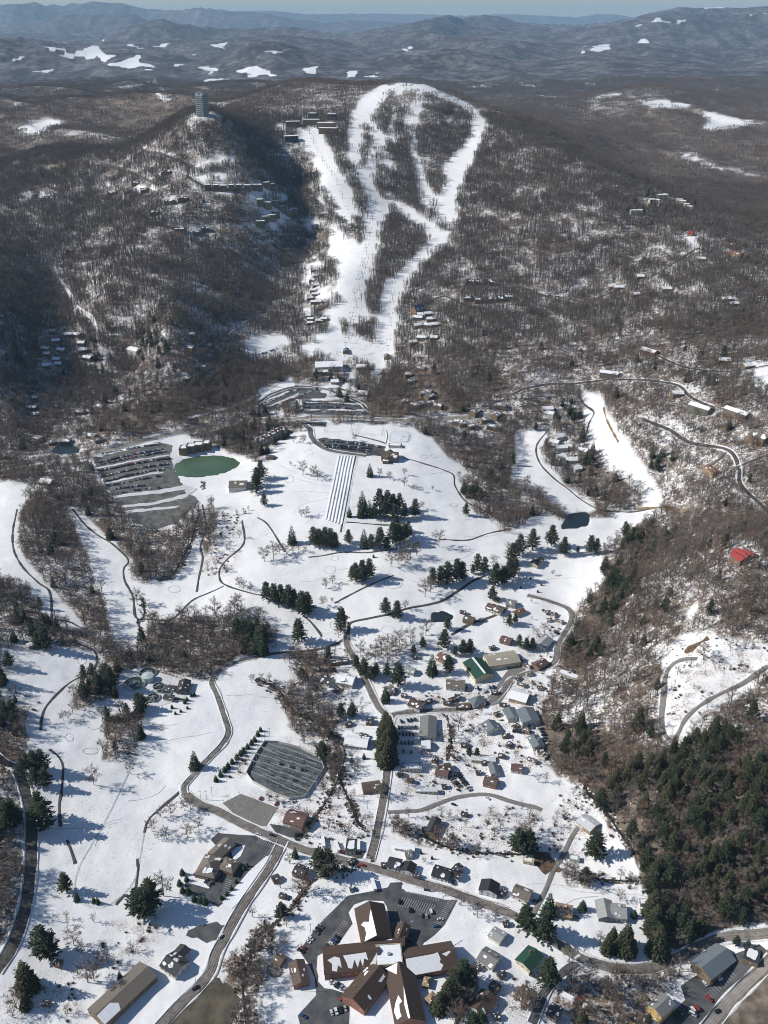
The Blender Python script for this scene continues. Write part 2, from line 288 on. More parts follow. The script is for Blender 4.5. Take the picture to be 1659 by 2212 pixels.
WOODS = { # woods standing in the open lower ground
 'w_left': [(250,1435),(262,1428),(258,1500),(225,1510),(152,1540),(170,1470),(205,1445)], 'w_plant': [(215,1545),(308,1530),(306,1600),(290,1655),(218,1640),(228,1580)],
 'w_mid': [(330,1340),(400,1328),(545,1335),(575,1390),(560,1408),(515,1422),(470,1446),(450,1470),(380,1463),(315,1440),(255,1438),(300,1400)],
 'w_creek_left': [(420,1110),(440,1095),(470,1100),(468,1160),(440,1210),(430,1160)],
 'w_creek': [(600,1490),(640,1470),(690,1500),(740,1560),(700,1590),(640,1590),(612,1540)], 'w_creek_b': [(620,1400),(700,1405),(740,1440),(690,1480),(640,1460)],
 'w_creek_c': [(690,1590),(735,1590),(745,1640),(720,1700),(700,1650)],
 'w_left_edge': [(-40,1520),(20,1525),(52,1545),(60,1620),(-40,1600)], 'w_road': [(-50,1660),(40,1680),(48,1780),(48,1920),(20,2020),(-50,2080)],
 'w_bottom': [(478,2105),(545,2030),(590,2000),(600,2060),(570,2140),(560,2230),(490,2230)], 'w_br': [(1190,2160),(1240,2110),(1330,2115),(1440,2095),(1490,2085),(1430,2160),(1380,2230),(1260,2230)],
 'w_bc': [(960,2100),(1030,2080),(1030,2150),(1005,2215),(985,2215)],
 'w_right_creek': [(1110,1800),(1150,1795),(1160,1845),(1115,1850)], 'w_mill': [(1170,1520),(1210,1510),(1250,1580),(1240,1680),(1190,1640),(1175,1580)],
 'w_bush': [(1180,1860),(1260,1890),(1275,1920),(1235,1915)], 'w_line': [(838,1790),(870,1775),(940,1800),(1000,1840),(930,1830),(870,1815)],
}
W2, H2 = 830, 1110
xx, yy = np.meshgrid(np.arange(W2) * 2.0 - 0.5, np.arange(H2) * 2.0)
def pm(p): return inside(p, xx, yy)
omask = np.zeros((H2, W2), bool)
for p in OPEN.values(): omask |= pm(p)
for p in ISLES.values(): omask &= ~pm(p)
wmask = np.zeros((H2, W2), bool)
for p in WOODS.values(): wmask |= pm(p)
smask = np.zeros((H2, W2), bool)
for q in ('condo_terrace','tower_top','snow_yard','snow_yard_b','snow_yard_c','snow_yard_d','yards_right','yards_right_b','field_d','meadow_right','condo_top','islets_snow','field_e','islet_west','upper_centre','centre_glade','spur_glade','base_area'): smask |= pm(OPEN[q])
def forest_at(x, y, z):
    """1 where woods stand, 0 on open ground, from the survey plan"""
    px, py = view(x, y, z)
    jit = 10
    i = np.clip((py + (vn(x / 9, y / 9, 71) - .5) * jit).astype(float) / 2, 0, H2 - 1).astype(int); j = np.clip((px + (vn(x / 9, y / 9, 72) - .5) * jit) / 2, 0, W2 - 1).astype(int)
    o = omask[i, j]; w = wmask[i, j]
    se = smask[i, j] & (vn(x / 16, y / 22, 77) * .65 + vn(x / 7, y / 9, 78) * .35 > .47)
    return (~o) | w | se
# ponds are cut into the land
PONDS = [([(377,1004),(392,992),(420,984),(470,981),(505,985),(519,995),(510,1008),(480,1022),(440,1031),(400,1031),(380,1025),(379,1015)],'green'),
 ([(930,1330),(940,1319),(955,1317),(972,1324),(979,1333),(970,1342),(950,1344),(935,1340)],'dark'), ([(1213,1140),(1218,1120),(1235,1107),(1262,1104),(1275,1112),(1272,1130),(1262,1138),(1235,1142)],'dark'), ([(112,975),(125,960),(150,955),(168,962),(166,975),(130,980)],'dark')]
PONDS_W = []
for pts, mm_ in PONDS:
    W_ = G([p[0] for p in pts], [p[1] for p in pts]); c_ = W_[:, :2].mean(0); z0 = float(np.percentile(W_[:, 2], 25))
    n_ = len(W_); Q_ = []
    for i in range(n_):
        a, b, c, d = (W_[(i + k) % n_, :2] for k in (-1, 0, 1, 2))
        for t in (0, .17, .33, .5, .67, .83): Q_.append(.5 * (2 * b + (c - a) * t + (2 * a - 5 * b + 4 * c - d) * t * t + (3 * b - a - 3 * c + d) * t ** 3))
    Q_ = np.array(Q_); Q_ = Q_ + (np.stack([vn(Q_[:, 0] / 5, Q_[:, 1] / 5, 64), vn(Q_[:, 0] / 5, Q_[:, 1] / 5, 65)], 1) - .5) * 4.5; PONDS_W.append(([tuple(q) for q in Q_], z0, mm_))
    rad = np.hypot(*(Q_ - c_).T).max() + 30; sel = np.hypot(GX - c_[0], GY - c_[1]) < rad
    xs_, ys_ = GX[sel], GY[sel]; dmin = np.full(xs_.shape, 1e9)
    for q in Q_: dmin = np.minimum(dmin, np.hypot(xs_ - q[0], ys_ - q[1]))
    ins = inside(Q_, xs_, ys_); w_ = np.where(ins, 1, np.clip(1 - dmin / 22, 0, 1) ** 1.2); tgt = np.where(ins, z0 - .4 - np.minimum(dmin, 3) * .4, z0 - .1 + dmin * .06)
    GZ[sel] = GZ[sel] * (1 - w_) + tgt * w_
# smooth snow/litter attribute for the ground
FX = forest_at(GX, GY, GZ)
fz = FX.astype(float)
for _ in range(2):
    fz[1:-1, 1:-1] = (fz[1:-1, 1:-1] * 2 + fz[:-2, 1:-1] + fz[2:, 1:-1] + fz[1:-1, :-2] + fz[1:-1, 2:]) / 6
FARFIELDS = [[(75,103),(110,101),(160,106),(130,113),(100,112)],[(130,122),(170,112),(205,100),(240,115),(255,118),(225,135),(215,122),(190,134),(160,128)],[(230,137),(265,135),(298,117),(315,138),(328,150),(310,148),(290,143),(270,146)],
 [(315,84),(348,83),(340,88),(316,88)],[(325,98),(358,93),(352,104),(330,104)],[(285,83),(300,81),(296,86),(280,87)],[(218,88),(232,86),(230,91),(220,91)],[(75,152),(118,150),(110,156),(80,157)],[(20,128),(60,122),(40,134),(20,136)],
 [(410,115),(430,112),(428,119),(412,119)],[(508,150),(560,144),(590,157),(560,162),(512,155)],[(530,162),(560,158),(556,166),(535,167)],[(375,142),(410,139),(400,145),(378,146)],[(430,148),(470,144),(462,158),(435,155)],
 [(560,108),(620,108),(612,115),(565,116)],[(560,152),(598,155),(592,164),(565,162)],[(713,117),(748,122),(740,123),(716,121)],[(662,146),(690,145),(692,162),(668,160)],[(740,160),(770,152),(764,165),(742,166)],[(782,162),(812,158),(818,168),(790,166)],
 [(873,105),(883,102),(895,116),(888,115)],[(1110,181),(1135,179),(1130,183),(1112,183)],[(1030,182),(1085,181),(1080,186),(1035,187)],[(998,187),(1022,185),(1020,191),(1002,191)],[(1360,50),(1400,44),(1484,41),(1480,46),(1400,52),(1365,54)],
 [(1358,74),(1394,71),(1390,75),(1360,77)],[(1380,85),(1400,84),(1408,99),(1386,97)],[(1248,102),(1262,103),(1258,115),(1246,113)],[(1270,105),(1316,93),(1318,106),(1290,113),(1270,115)],[(1503,11),(1530,10),(1566,14),(1560,17),(1520,14)],[(1627,26),(1659,25),(1659,30),(1630,30)],
 [(1165,208),(1220,207),(1218,212),(1170,211)],[(1265,213),(1294,210),(1290,220),(1268,218)],[(1530,189),(1544,190),(1540,194),(1530,193)],[(1110,185),(1160,184),(1155,188),(1112,188)],[(1268,183),(1290,182),(1285,187),(1270,187)],[(455,94),(495,92),(480,104),(458,100)],
 [(265,100),(290,96),(312,104),(290,104)],[(20,84),(45,82),(40,88),(22,88)],[(230,195),(330,176),(330,180),(240,200)],[(440,170),(500,170),(505,176),(445,176)],[(335,173),(342,173),(343,190),(360,203),(385,213),(383,220),(355,210),(334,192)],[(570,196),(600,186),(650,190),(640,196),(600,194)],
 [(1315,85),(1330,83),(1326,89),(1316,89)],[(1290,203),(1310,202),(1306,210),(1292,209)],[(1300,200),(1350,197),(1346,203),(1304,206)],[(0,186),(45,180),(38,190),(0,192)]]
gpx, gpy = view(GX, GY, GZ); far = GY > 3800
ffz = np.zeros_like(fz)
bx = gpx + (vn(GX / 160, GY / 240, 81) - .5) * 26; by = gpy + (vn(GX / 160, GY / 240, 82) - .5) * 9
for p in FARFIELDS:
    a = np.array(p); sel = far & (bx > a[:, 0].min() - 2) & (bx < a[:, 0].max() + 2) & (by > a[:, 1].min() - 2) & (by < a[:, 1].max() + 2)
    if sel.any(): ffz[sel] = np.maximum(ffz[sel], inside(p, bx[sel], by[sel]).astype(float))
for _ in range(1): ffz[1:-1, 1:-1] = (ffz[1:-1, 1:-1] * 3 + ffz[:-2, 1:-1] + ffz[2:, 1:-1] + ffz[1:-1, :-2] + ffz[1:-1, 2:]) / 7
ffz = np.maximum(ffz, ((vn(GX / 500, GY / 800, 12) > .83) & (vn(GX / 130, GY / 200, 14) > .5) & (GY > 6500) & (GY < 15000)).astype(float) * .45)
DENSE_AND_SHADE = [[(925,182),(1050,226),(1150,266),(1250,328),(1400,398),(1560,450),(1700,520),(1700,380),(1500,360),(1350,325),(1200,255),(1060,212)],  # shade of dark flanks and valleys put into litter colour, along with dense woods
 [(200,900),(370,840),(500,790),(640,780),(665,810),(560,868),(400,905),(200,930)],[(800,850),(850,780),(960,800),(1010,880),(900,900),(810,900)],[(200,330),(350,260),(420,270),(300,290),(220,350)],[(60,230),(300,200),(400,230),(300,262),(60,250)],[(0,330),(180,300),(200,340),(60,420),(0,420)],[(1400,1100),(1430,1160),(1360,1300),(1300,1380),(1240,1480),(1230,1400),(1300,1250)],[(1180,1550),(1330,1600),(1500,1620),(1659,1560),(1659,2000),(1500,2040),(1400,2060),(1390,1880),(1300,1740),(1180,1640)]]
den_shade = np.zeros_like(fz); midsel = GY < 7000
for p in DENSE_AND_SHADE: den_shade[midsel] = np.maximum(den_shade[midsel], inside(p, gpx[midsel] + (vn(GX[midsel] / 60, GY[midsel] / 60, 83) - .5) * 30, gpy[midsel] + (vn(GX[midsel] / 60, GY[midsel] / 60, 84) - .5) * 20) * 1.0)
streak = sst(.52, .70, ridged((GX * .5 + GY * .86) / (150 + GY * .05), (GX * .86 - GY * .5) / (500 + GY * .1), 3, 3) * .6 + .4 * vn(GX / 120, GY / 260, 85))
den_shade = np.maximum(den_shade, sst(2600, 3800, GY) * (1 - streak) * .8)
for _ in range(2): den_shade[1:-1, 1:-1] = (den_shade[1:-1, 1:-1] * 2 + den_shade[:-2, 1:-1] + den_shade[2:, 1:-1] + den_shade[1:-1, :-2] + den_shade[1:-1, 2:]) / 6
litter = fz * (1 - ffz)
litter = litter * (1 + den_shade * .6 * (litter > .5))  # extra litter carries the painted shade into the ground colour
# ground sheet, split into near land and far hills for nothing but material: one mesh
V = np.stack([GX, GY, GZ], -1).reshape(-1, 3)
ii = np.arange(NV - 1)[:, None] * NU + np.arange(NU - 1)[None, :]
F = np.stack([ii, ii + 1, ii + NU + 1, ii + NU], -1).reshape(-1, 4)
def ground_material():
    m = bpy.data.materials.new('snowy_ground'); m.use_nodes = True; nt = m.node_tree; N = nt.nodes; L = nt.links; b = N['Principled BSDF']
    b.inputs['Roughness'].default_value = .75; b.inputs['Specular IOR Level'].default_value = .15
    g = N.new('ShaderNodeNewGeometry')
    def noise(sc, det=3, rough=.5):
        q = N.new('ShaderNodeTexNoise'); q.inputs['Scale'].default_value = sc; q.inputs['Detail'].default_value = det; q.inputs['Roughness'].default_value = rough; L.new(g.outputs['Position'], q.inputs['Vector']); return q.outputs[0]
    def mr(x, a, b_, c=0, d=1):
        q = N.new('ShaderNodeMapRange'); q.inputs[1].default_value = a; q.inputs[2].default_value = b_; q.inputs[3].default_value = c; q.inputs[4].default_value = d; L.new(x, q.inputs[0]); return q.outputs[0]
    def mth(op, x, y):
        q = N.new('ShaderNodeMath'); q.operation = op; q.use_clamp = False
        for i, v in enumerate((x, y)):
            if isinstance(v, (int, float)): q.inputs[i].default_value = v
            else: L.new(v, q.inputs[i])
        return q.outputs[0]
    def mix(f, A, B):
        q = N.new('ShaderNodeMix'); q.data_type = 'RGBA'
        if isinstance(f, float): q.inputs[0].default_value = f
        else: L.new(f, q.inputs[0])
        for i, c in ((6, A), (7, B)):
            if isinstance(c, tuple): q.inputs[i].default_value = (*c, 1)
            else: L.new(c, q.inputs[i])
        return q.outputs[2]
    at = N.new('ShaderNodeAttribute'); at.attribute_name = 'litter'; lit = at.outputs['Fac']
    ad = N.new('ShaderNodeAttribute'); ad.attribute_name = 'farness'; farn = ad.outputs['Fac']
    ar = N.new('ShaderNodeAttribute'); ar.attribute_name = 'scrub'; scr = ar.outputs['Fac']
    n1 = noise(.45, 4, .65); n2 = noise(.018, 3); n3 = noise(.005, 4, .6); n4 = noise(1.2, 3)
    thr = mth('ADD', mth('ADD', mth('MULTIPLY', n1, .5), mth('MULTIPLY', noise(.10, 4, .65), .38)), mth('MULTIPLY', n2, .32))                # .6 mean
    thr = mth('SUBTRACT', thr, mth('MULTIPLY', mr(lit, 1.0, 2.0), .2))  # more litter darkens dense woods and flanks with painted shade
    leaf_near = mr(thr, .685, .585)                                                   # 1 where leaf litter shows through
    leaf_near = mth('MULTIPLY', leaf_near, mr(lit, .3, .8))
    brown = mix(mr(n2, .35, .65), (.125, .095, .075), (.18, .145, .12))
    snow = mix(mr(n4, .3, .7), (.70, .705, .715), (.82, .82, .82))
    snow = mix(mr(noise(.05, 6, .65), .45, .7, 0, .5), snow, (.62, .62, .63))
    tuft = mth('MULTIPLY', mth('MULTIPLY', mr(noise(.55, 3), .62, .68), mr(noise(.011, 3), .48, .60)), .55)
    snow = mix(tuft, snow, (.30, .24, .18))
    near = mix(leaf_near, snow, brown)
    sthr = mth('ADD', mth('MULTIPLY', n4, .7), mth('MULTIPLY', noise(.08, 3), .45))
    near = mix(mth('MULTIPLY', mr(sthr, .56, .46), scr), near, mix(mr(n4, .4, .6), (.20, .13, .09), (.12, .08, .055)))
    # far woods seen as one cover: twigs over snow
    fl = mth('ADD', mth('MULTIPLY', n3, .6), mth('MULTIPLY', noise(.02, 6, .7), .5))
    farcol = mix(mr(fl, .50, .70, 0, .5), (.050, .046, .052), (.33, .31, .33))
    ffor = mix(mr(lit, .25, .6), (.76, .77, .79), farcol)
    col = mix(farn, near, ffor)
    L.new(col, b.inputs['Base Color'])
    bp = N.new('ShaderNodeBump'); bp.inputs['Strength'].default_value = .45; bp.inputs['Distance'].default_value = 2.2
    L.new(mth('ADD', mth('MULTIPLY', noise(.06, 6, .55), .8), mth('MULTIPLY', noise(.018, 2), 1.5)), bp.inputs['Height']); L.new(bp.outputs[0], b.inputs['Normal'])
    return m
# scrub, where brown weeds stand through the snow of the village meadows
SCRUB = [[(1440,1400),(1530,1375),(1659,1400),(1659,1450),(1560,1500),(1480,1570),(1440,1580)],[(840,1760),(1160,1740),(1180,1800),(1150,1840),(1000,1840),(900,1790)],[(640,1790),(740,1700),(790,1760),(780,1830),(660,1830)],[(500,1640),(540,1600),(545,1640),(500,1700),(600,1745),(700,1720),(735,1770),(640,1810),(480,1750)],
 [(870,1640),(1000,1660),(1010,1720),(860,1720)],[(1100,1430),(1200,1340),(1240,1400),(1180,1500),(1110,1500)],[(480,1110),(540,1100),(500,1230),(450,1260),(430,1230)],[(560,1760),(620,1600),(700,1540),(730,1700)],[(1040,2110),(1500,2100),(1480,2212),(1000,2212)],
 [(420,2170),(500,2080),(520,2212),(440,2212)],[(640,1420),(760,1400),(760,1540),(620,1480)],[(0,1480),(60,1480),(100,1540),(0,1560)],[(230,2000),(340,1990),(340,2080),(200,2100)],[(1280,1700),(1350,1800),(1250,1860),(1180,1880),(1200,1720)],
 [(570,1330),(600,1350),(600,1400),(570,1400)],[(300,1140),(340,1090),(400,1080),(380,1160),(330,1180)],[(900,1500),(1200,1440),(1190,1660),(900,1680)],[(0,2150),(170,2100),(170,2212),(0,2212)]]
scrub = np.zeros_like(fz)
nearsel = GY < 1700
for p in SCRUB: scrub[nearsel] = np.maximum(scrub[nearsel], inside(p, gpx[nearsel], gpy[nearsel]) * 1.0)
for _ in range(14): scrub[1:-1, 1:-1] = (scrub[1:-1, 1:-1] * 2 + scrub[:-2, 1:-1] + scrub[2:, 1:-1] + scrub[1:-1, :-2] + scrub[1:-1, 2:]) / 6
GROUNDMAT = ground_material()
ground = link_mesh('ground', V, F, GROUNDMAT, smooth=True); tag(ground, kind='structure')
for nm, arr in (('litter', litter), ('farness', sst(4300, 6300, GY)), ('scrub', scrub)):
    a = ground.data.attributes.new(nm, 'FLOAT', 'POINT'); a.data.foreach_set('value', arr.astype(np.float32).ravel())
# air between the aircraft and the hills
hm = bpy.data.materials.new('pale_air'); hm.use_nodes = True; nt = hm.node_tree; nt.nodes.remove(nt.nodes['Principled BSDF'])
pv = nt.nodes.new('ShaderNodeVolumePrincipled'); pv.inputs['Color'].default_value = (.48, .74, 1.0, 1); pv.inputs['Density'].default_value = 2.5e-5; pv.inputs['Anisotropy'].default_value = .0
nt.links.new(pv.outputs[0], nt.nodes['Material Output'].inputs['Volume'])
bb = MB(); zmin, zmax = float(GZ.min()), float(GZ.max()); xm = float(np.abs(GX).max()) + 400
bb.box(-xm, xm, -1200, YF + 600, zmin - 1.0, max(CAMZ, zmax) + 25, 0)
hz = bb.build('haze', hm); tag(hz, kind='stuff')
# ---------------------------------------------------------------- trees
M_BARK = mat('grey_bark', (.12, .105, .095), .9, .4, .2); M_TWIG = mat('bare_twigs', (.215, .18, .152), .95, .4, .02)
M_TWIGR = mat('reddish_twigs', (.21, .135, .10), .95, .35, .03)
M_PINE = mat('pine_needles', (.062, .082, .046), .8, .5, .5); M_SPRUCE = mat('spruce_needles', (.05, .08, .045), .8, .45, .5); M_YEL = mat('hemlock_needles', (.072, .078, .040), .8, .55, .5)
M_PBARK = mat('pine_bark', (.11, .08, .06), .9)
def limb_tri(mb, a, b, w, m=0):
    a = Vector(a); b = Vector(b); d = b - a; s = d.cross(Vector((random.uniform(-1, 1), random.uniform(-1, 1), random.uniform(-1, 1)))).normalized() * w
    mb.face([a - s, a + s, b], m)
def bare_parts(h, seed, twigs=240, tw=.09, spread=.33, base=0, thick=1.0):
    """trunk with limbs, and twig crown, of one leafless tree h metres tall"""
    rnd = random.Random(seed); random.seed(seed)
    t = MB(); c = MB(); lean = Vector((rnd.uniform(-.05, .05), rnd.uniform(-.05, .05), 1))
    r0 = (h * .0155 + .06) * thick; top = lean * h * .82
    t.bar((0, 0, -1.2 - base), tuple(lean * h * .45), r0, r0 * .68, 5, cap=False); t.bar(tuple(lean * h * .45), tuple(top), r0 * .68, r0 * .16, 4)
    tips = [top]
    nl = 11
    for i in range(nl):
        f = .22 + .6 * i / nl; a = i * 2.4 + rnd.uniform(-.4, .4); st = lean * h * f
        ln = h * spread * (1.05 - .55 * abs(f - .45) * 2) * rnd.uniform(.8, 1.15)
        en = st + Vector((math.cos(a) * ln, math.sin(a) * ln, ln * rnd.uniform(.55, 1.0)))
        t.bar(tuple(st), tuple(en), r0 * .34, r0 * .1, 3, cap=False); tips += [st.lerp(en, .5), st.lerp(en, .75), en]
    for i in range(twigs):
        p = rnd.choice(tips); d = Vector((rnd.gauss(0, 1), rnd.gauss(0, 1), rnd.gauss(.75, .7))).normalized() * h * rnd.uniform(.07, .17)
        o = p + Vector((rnd.gauss(0, .035), rnd.gauss(0, .035), rnd.gauss(0, .03))) * h
        limb_tri(c, o, o + d, tw * rnd.uniform(.6, 1.3))
    return t, c
def conifer_parts(h, seed, kind='pine', n=340):
    rnd = random.Random(seed); random.seed(seed); t = MB(); c = MB()
    t.bar((0, 0, -1), (0, 0, h * .96), h * .014 + .1, .05, 5)
    def clump(p, dir_, L, w):
        d = Vector(dir_).normalized(); s = d.cross(Vector((0, 0, 1))).normalized(); 
        for k in range(3):
            q = Vector(p) + Vector((rnd.gauss(0, .18), rnd.gauss(0, .18), rnd.gauss(0, .12))) * L
            e = q + (d + Vector((rnd.gauss(0, .35), rnd.gauss(0, .35), rnd.gauss(-.05, .25)))) * L
            sw = (s + Vector((rnd.gauss(0, .3), rnd.gauss(0, .3), rnd.gauss(0, .45)))).normalized() * w
            c.face([q, q.lerp(e, .55) + sw, e, q.lerp(e, .5) - sw])
    if kind == 'pine':   # white pine: tiers of long level limbs, gaps between them, rounded broken top
        levels = int(h / 1.35)
        for i in range(levels):
            f = .14 + .86 * i / levels; z = h * f; rad = h * .25 * (1 - f) ** .7 * (1 if f > .25 else .8) * rnd.uniform(.6, 1.25) + .4
            k = 7; a0 = rnd.uniform(0, 6.3)
            for j in range(k):
                a = a0 + j * 6.283 / k + rnd.uniform(-.3, .3); rr = rad * rnd.uniform(.6, 1.12); rise = rnd.uniform(0, .3)
                e = (math.cos(a) * rr, math.sin(a) * rr, z + rr * rise)
                if rr > 1.5: t.bar((0, 0, z), e, .09, .03, 3, cap=False)
                m_ = 4
                for q in range(m_):
                    g = (q + .9) / m_; clump((e[0] * g, e[1] * g, z + rr * rise * g), (e[0], e[1], rr * .25), .7 + rad * .15, .22 + rad * .055)
    else:                # spruce: dense drooping cone
        levels = int(h / .85)
        for i in range(levels):
            f = .04 + .96 * i / levels; z = h * f; rad = h * (.2 if kind == 'spruce' else .24) * (1 - f) ** .85 * rnd.uniform(.85, 1.12) + .25
            k = max(6, int(rad * 4.4)); a0 = rnd.uniform(0, 6.3)
            for j in range(k):
                a = a0 + j * 6.283 / k + rnd.uniform(-.2, .2)
                for g in ((.95, .55) if rad > 1.3 else (.7,)):
                    clump((math.cos(a) * rad * g * .8, math.sin(a) * rad * g * .8, z - rad * .1 * g), (math.cos(a), math.sin(a), -.25), .35 + rad * .27, .18 + rad * .085)
    return t, c
BARE = []; CON = {'pine': [], 'spruce': [], 'hemlock': []}
for i in range(5):
    t, c = bare_parts(16, 100 + i, 420, .15, .30 + .03 * (i % 3)); BARE.append((16, t.mesh('bare_trunk', M_BARK), c.mesh('bare_crown', M_TWIGR if i == 3 else M_TWIG)))
for kd, mm_, hh in (('pine', M_PINE, 20), ('spruce', M_SPRUCE, 16), ('hemlock', M_YEL, 20)):
    for i in range(3):
        t, c = conifer_parts(hh, 200 + i * 7 + len(kd), 'pine' if kd == 'pine' else 'spruce' if kd == 'spruce' else 'hem'); CON[kd].append((hh, t.mesh('conifer_trunk', M_PBARK), c.mesh('conifer_crown', mm_)))
def merge_mesh(name, parts, mats):
    V_, F_, MI = [], [], []
    for mb, mi, (ox, oy, oz), s, rz in parts:
        b = len(V_); ca, sa = math.cos(rz) * s, math.sin(rz) * s
        V_ += [(x * ca - y * sa + ox, x * sa + y * ca + oy, z * s + oz) for x, y, z in mb.v]; F_ += [tuple(b + i for i in f) for f in mb.f]; MI += [mi] * len(mb.f)
    me = bpy.data.meshes.new(name); me.from_pydata(V_, [], F_)
    for q in mats: me.materials.append(q)
    me.polygons.foreach_set('material_index', MI); return me
SINGLES = [merge_mesh('wood_tree', [(t, 0, (0, 0, 0), 1, 0), (c, 1, (0, 0, 0), 1, 0)], [M_BARK, M_TWIGR if i == 3 else M_TWIG]) for i, (t, c) in enumerate([bare_parts(15, 300 + k, 230, .15, .27, 0, 1.25) for k in range(5)])]
CL6 = []; CL10 = []
for k in range(5):
    ps = []; rnd = random.Random(k)
    for i in range(8):
        t, c = bare_parts(15, 400 + k * 9 + i, 34, .28, .22, 4, 1.7); s = rnd.uniform(.75, 1.15); a = i * 2.4; r = 10.5 * math.sqrt((i + .5) / 8)
        o = (r * math.cos(a) + rnd.uniform(-2, 2), r * math.sin(a) + rnd.uniform(-2, 2), 0); ps += [(t, 0, o, s, a), (c, 1, o, s, a)]
    CL6.append(merge_mesh('wood_clump', ps, [M_BARK, M_TWIGR if k == 3 else M_TWIG]))
    ps = []
    for i in range(10):
        h = 15; t = MB(); c = MB(); t.bar((0, 0, -6), (0, 0, h * .8), .32, .1, 3, cap=False)
        for q in range(16):
            p = Vector((rnd.gauss(0, 1.4), rnd.gauss(0, 1.4), h * rnd.uniform(.5, .85))); limb_tri(c, p, p + Vector((rnd.gauss(0, 1.3), rnd.gauss(0, 1.3), rnd.uniform(.8, 3))), .5)
        a = i * 2.4; r = 19 * math.sqrt((i + .5) / 10); o = (r * math.cos(a) + rnd.uniform(-3, 3), r * math.sin(a) + rnd.uniform(-3, 3), 0); s = rnd.uniform(.75, 1.2); ps += [(t, 0, o, s, a), (c, 1, o, s, a)]
    CL10.append(merge_mesh('wood_far_clump', ps, [M_BARK, M_TWIGR if k == 3 else M_TWIG]))
CONS = [merge_mesh('wood_conifer', [(t, 0, (0, 0, 0), 1, 0), (c, 1, (0, 0, 0), 1, 0)], [M_PBARK, mm_]) for (t, c), mm_ in ((conifer_parts(17, 501, 'pine'), M_PINE), (conifer_parts(17, 502, 'hem'), M_YEL), (conifer_parts(16, 503, 'spruce'), M_SPRUCE))]
def scatter(name, pts, scl, protos, label=None, kind='stuff', seed=1, cat=None):
    """one object of many copies of the given trees, placed at pts"""
    me = bpy.data.meshes.new(name); me.vertices.add(len(pts)); me.vertices.foreach_set('co', np.asarray(pts, np.float32).ravel())
    rn = np.random.RandomState(seed)
    for nm, arr, ty in (('s', scl, 'FLOAT'), ('k', rn.randint(0, len(protos), len(pts)), 'INT')):
        a = me.attributes.new(nm, ty, 'POINT'); a.data.foreach_set('value', np.asarray(arr, np.float32 if ty == 'FLOAT' else np.int32))
    a = me.attributes.new('rz', 'FLOAT_VECTOR', 'POINT'); rv = np.zeros((len(pts), 3), np.float32); rv[:, 2] = rn.uniform(0, 6.283, len(pts)); a.data.foreach_set('vector', rv.ravel())
    o = bpy.data.objects.new(name, me); COL.objects.link(o); tag(o, label, cat, kind=kind)
    pc = bpy.data.collections.new(name + '_kinds')
    for i, pme in enumerate(protos): q = bpy.data.objects.new('%s_kind_%02d' % (name, i), pme); pc.objects.link(q)
    ng = bpy.data.node_groups.new(name, 'GeometryNodeTree'); ng.interface.new_socket('Geometry', in_out='INPUT', socket_type='NodeSocketGeometry'); ng.interface.new_socket('Geometry', in_out='OUTPUT', socket_type='NodeSocketGeometry')
    N = ng.nodes; L = ng.links; gi = N.new('NodeGroupInput'); go = N.new('NodeGroupOutput')
    ip = N.new('GeometryNodeInstanceOnPoints'); ci = N.new('GeometryNodeCollectionInfo'); ci.inputs[0].default_value = pc; ci.inputs['Separate Children'].default_value = True; ci.inputs['Reset Children'].default_value = True
    def att(nm, ty): q = N.new('GeometryNodeInputNamedAttribute'); q.data_type = ty; q.inputs[0].default_value = nm; return q.outputs[0]
    ip.inputs['Pick Instance'].default_value = True
    L.new(gi.outputs[0], ip.inputs['Points']); L.new(ci.outputs[0], ip.inputs['Instance']); L.new(att('k', 'INT'), ip.inputs['Instance Index']); L.new(att('rz', 'FLOAT_VECTOR'), ip.inputs['Rotation']); L.new(att('s', 'FLOAT'), ip.inputs['Scale']); L.new(ip.outputs[0], go.inputs[0])
    md = o.modifiers.new('scatter', 'NODES'); md.node_group = ng
    return o
def jgrid(x0, x1, y0, y1, d, seed):
    rn = np.random.RandomState(seed); x, y = np.meshgrid(np.arange(x0, x1, d), np.arange(y0, y1, d)); x = x + rn.uniform(-.45, .45, x.shape) * d; y = y + rn.uniform(-.45, .45, y.shape) * d
    x = x.ravel(); y = y.ravel(); k = np.abs(x) < .40 * (y + 330) + 25; return x[k], y[k], rn

bu = MB(); random.seed(4)
for i in range(150):
    a = random.uniform(0, 6.28); r = random.uniform(0, .7); p_ = Vector((math.cos(a) * r, math.sin(a) * r, 0)); limb_tri(bu, p_, p_ + Vector((math.cos(a) * random.uniform(.2, 1.5), math.sin(a) * random.uniform(.2, 1.5), random.uniform(.4, 2.0))), .07)
BUSH = [bu.mesh('bush', mat('brush_twigs', (.21, .165, .13), .95, .3, .1)), bu.mesh('bush', M_TWIGR)]
KEEP = []   # clearings (x, y, radius) that the builders below ask for
N_HERO_BARE, N_HERO_CON = 220, 200
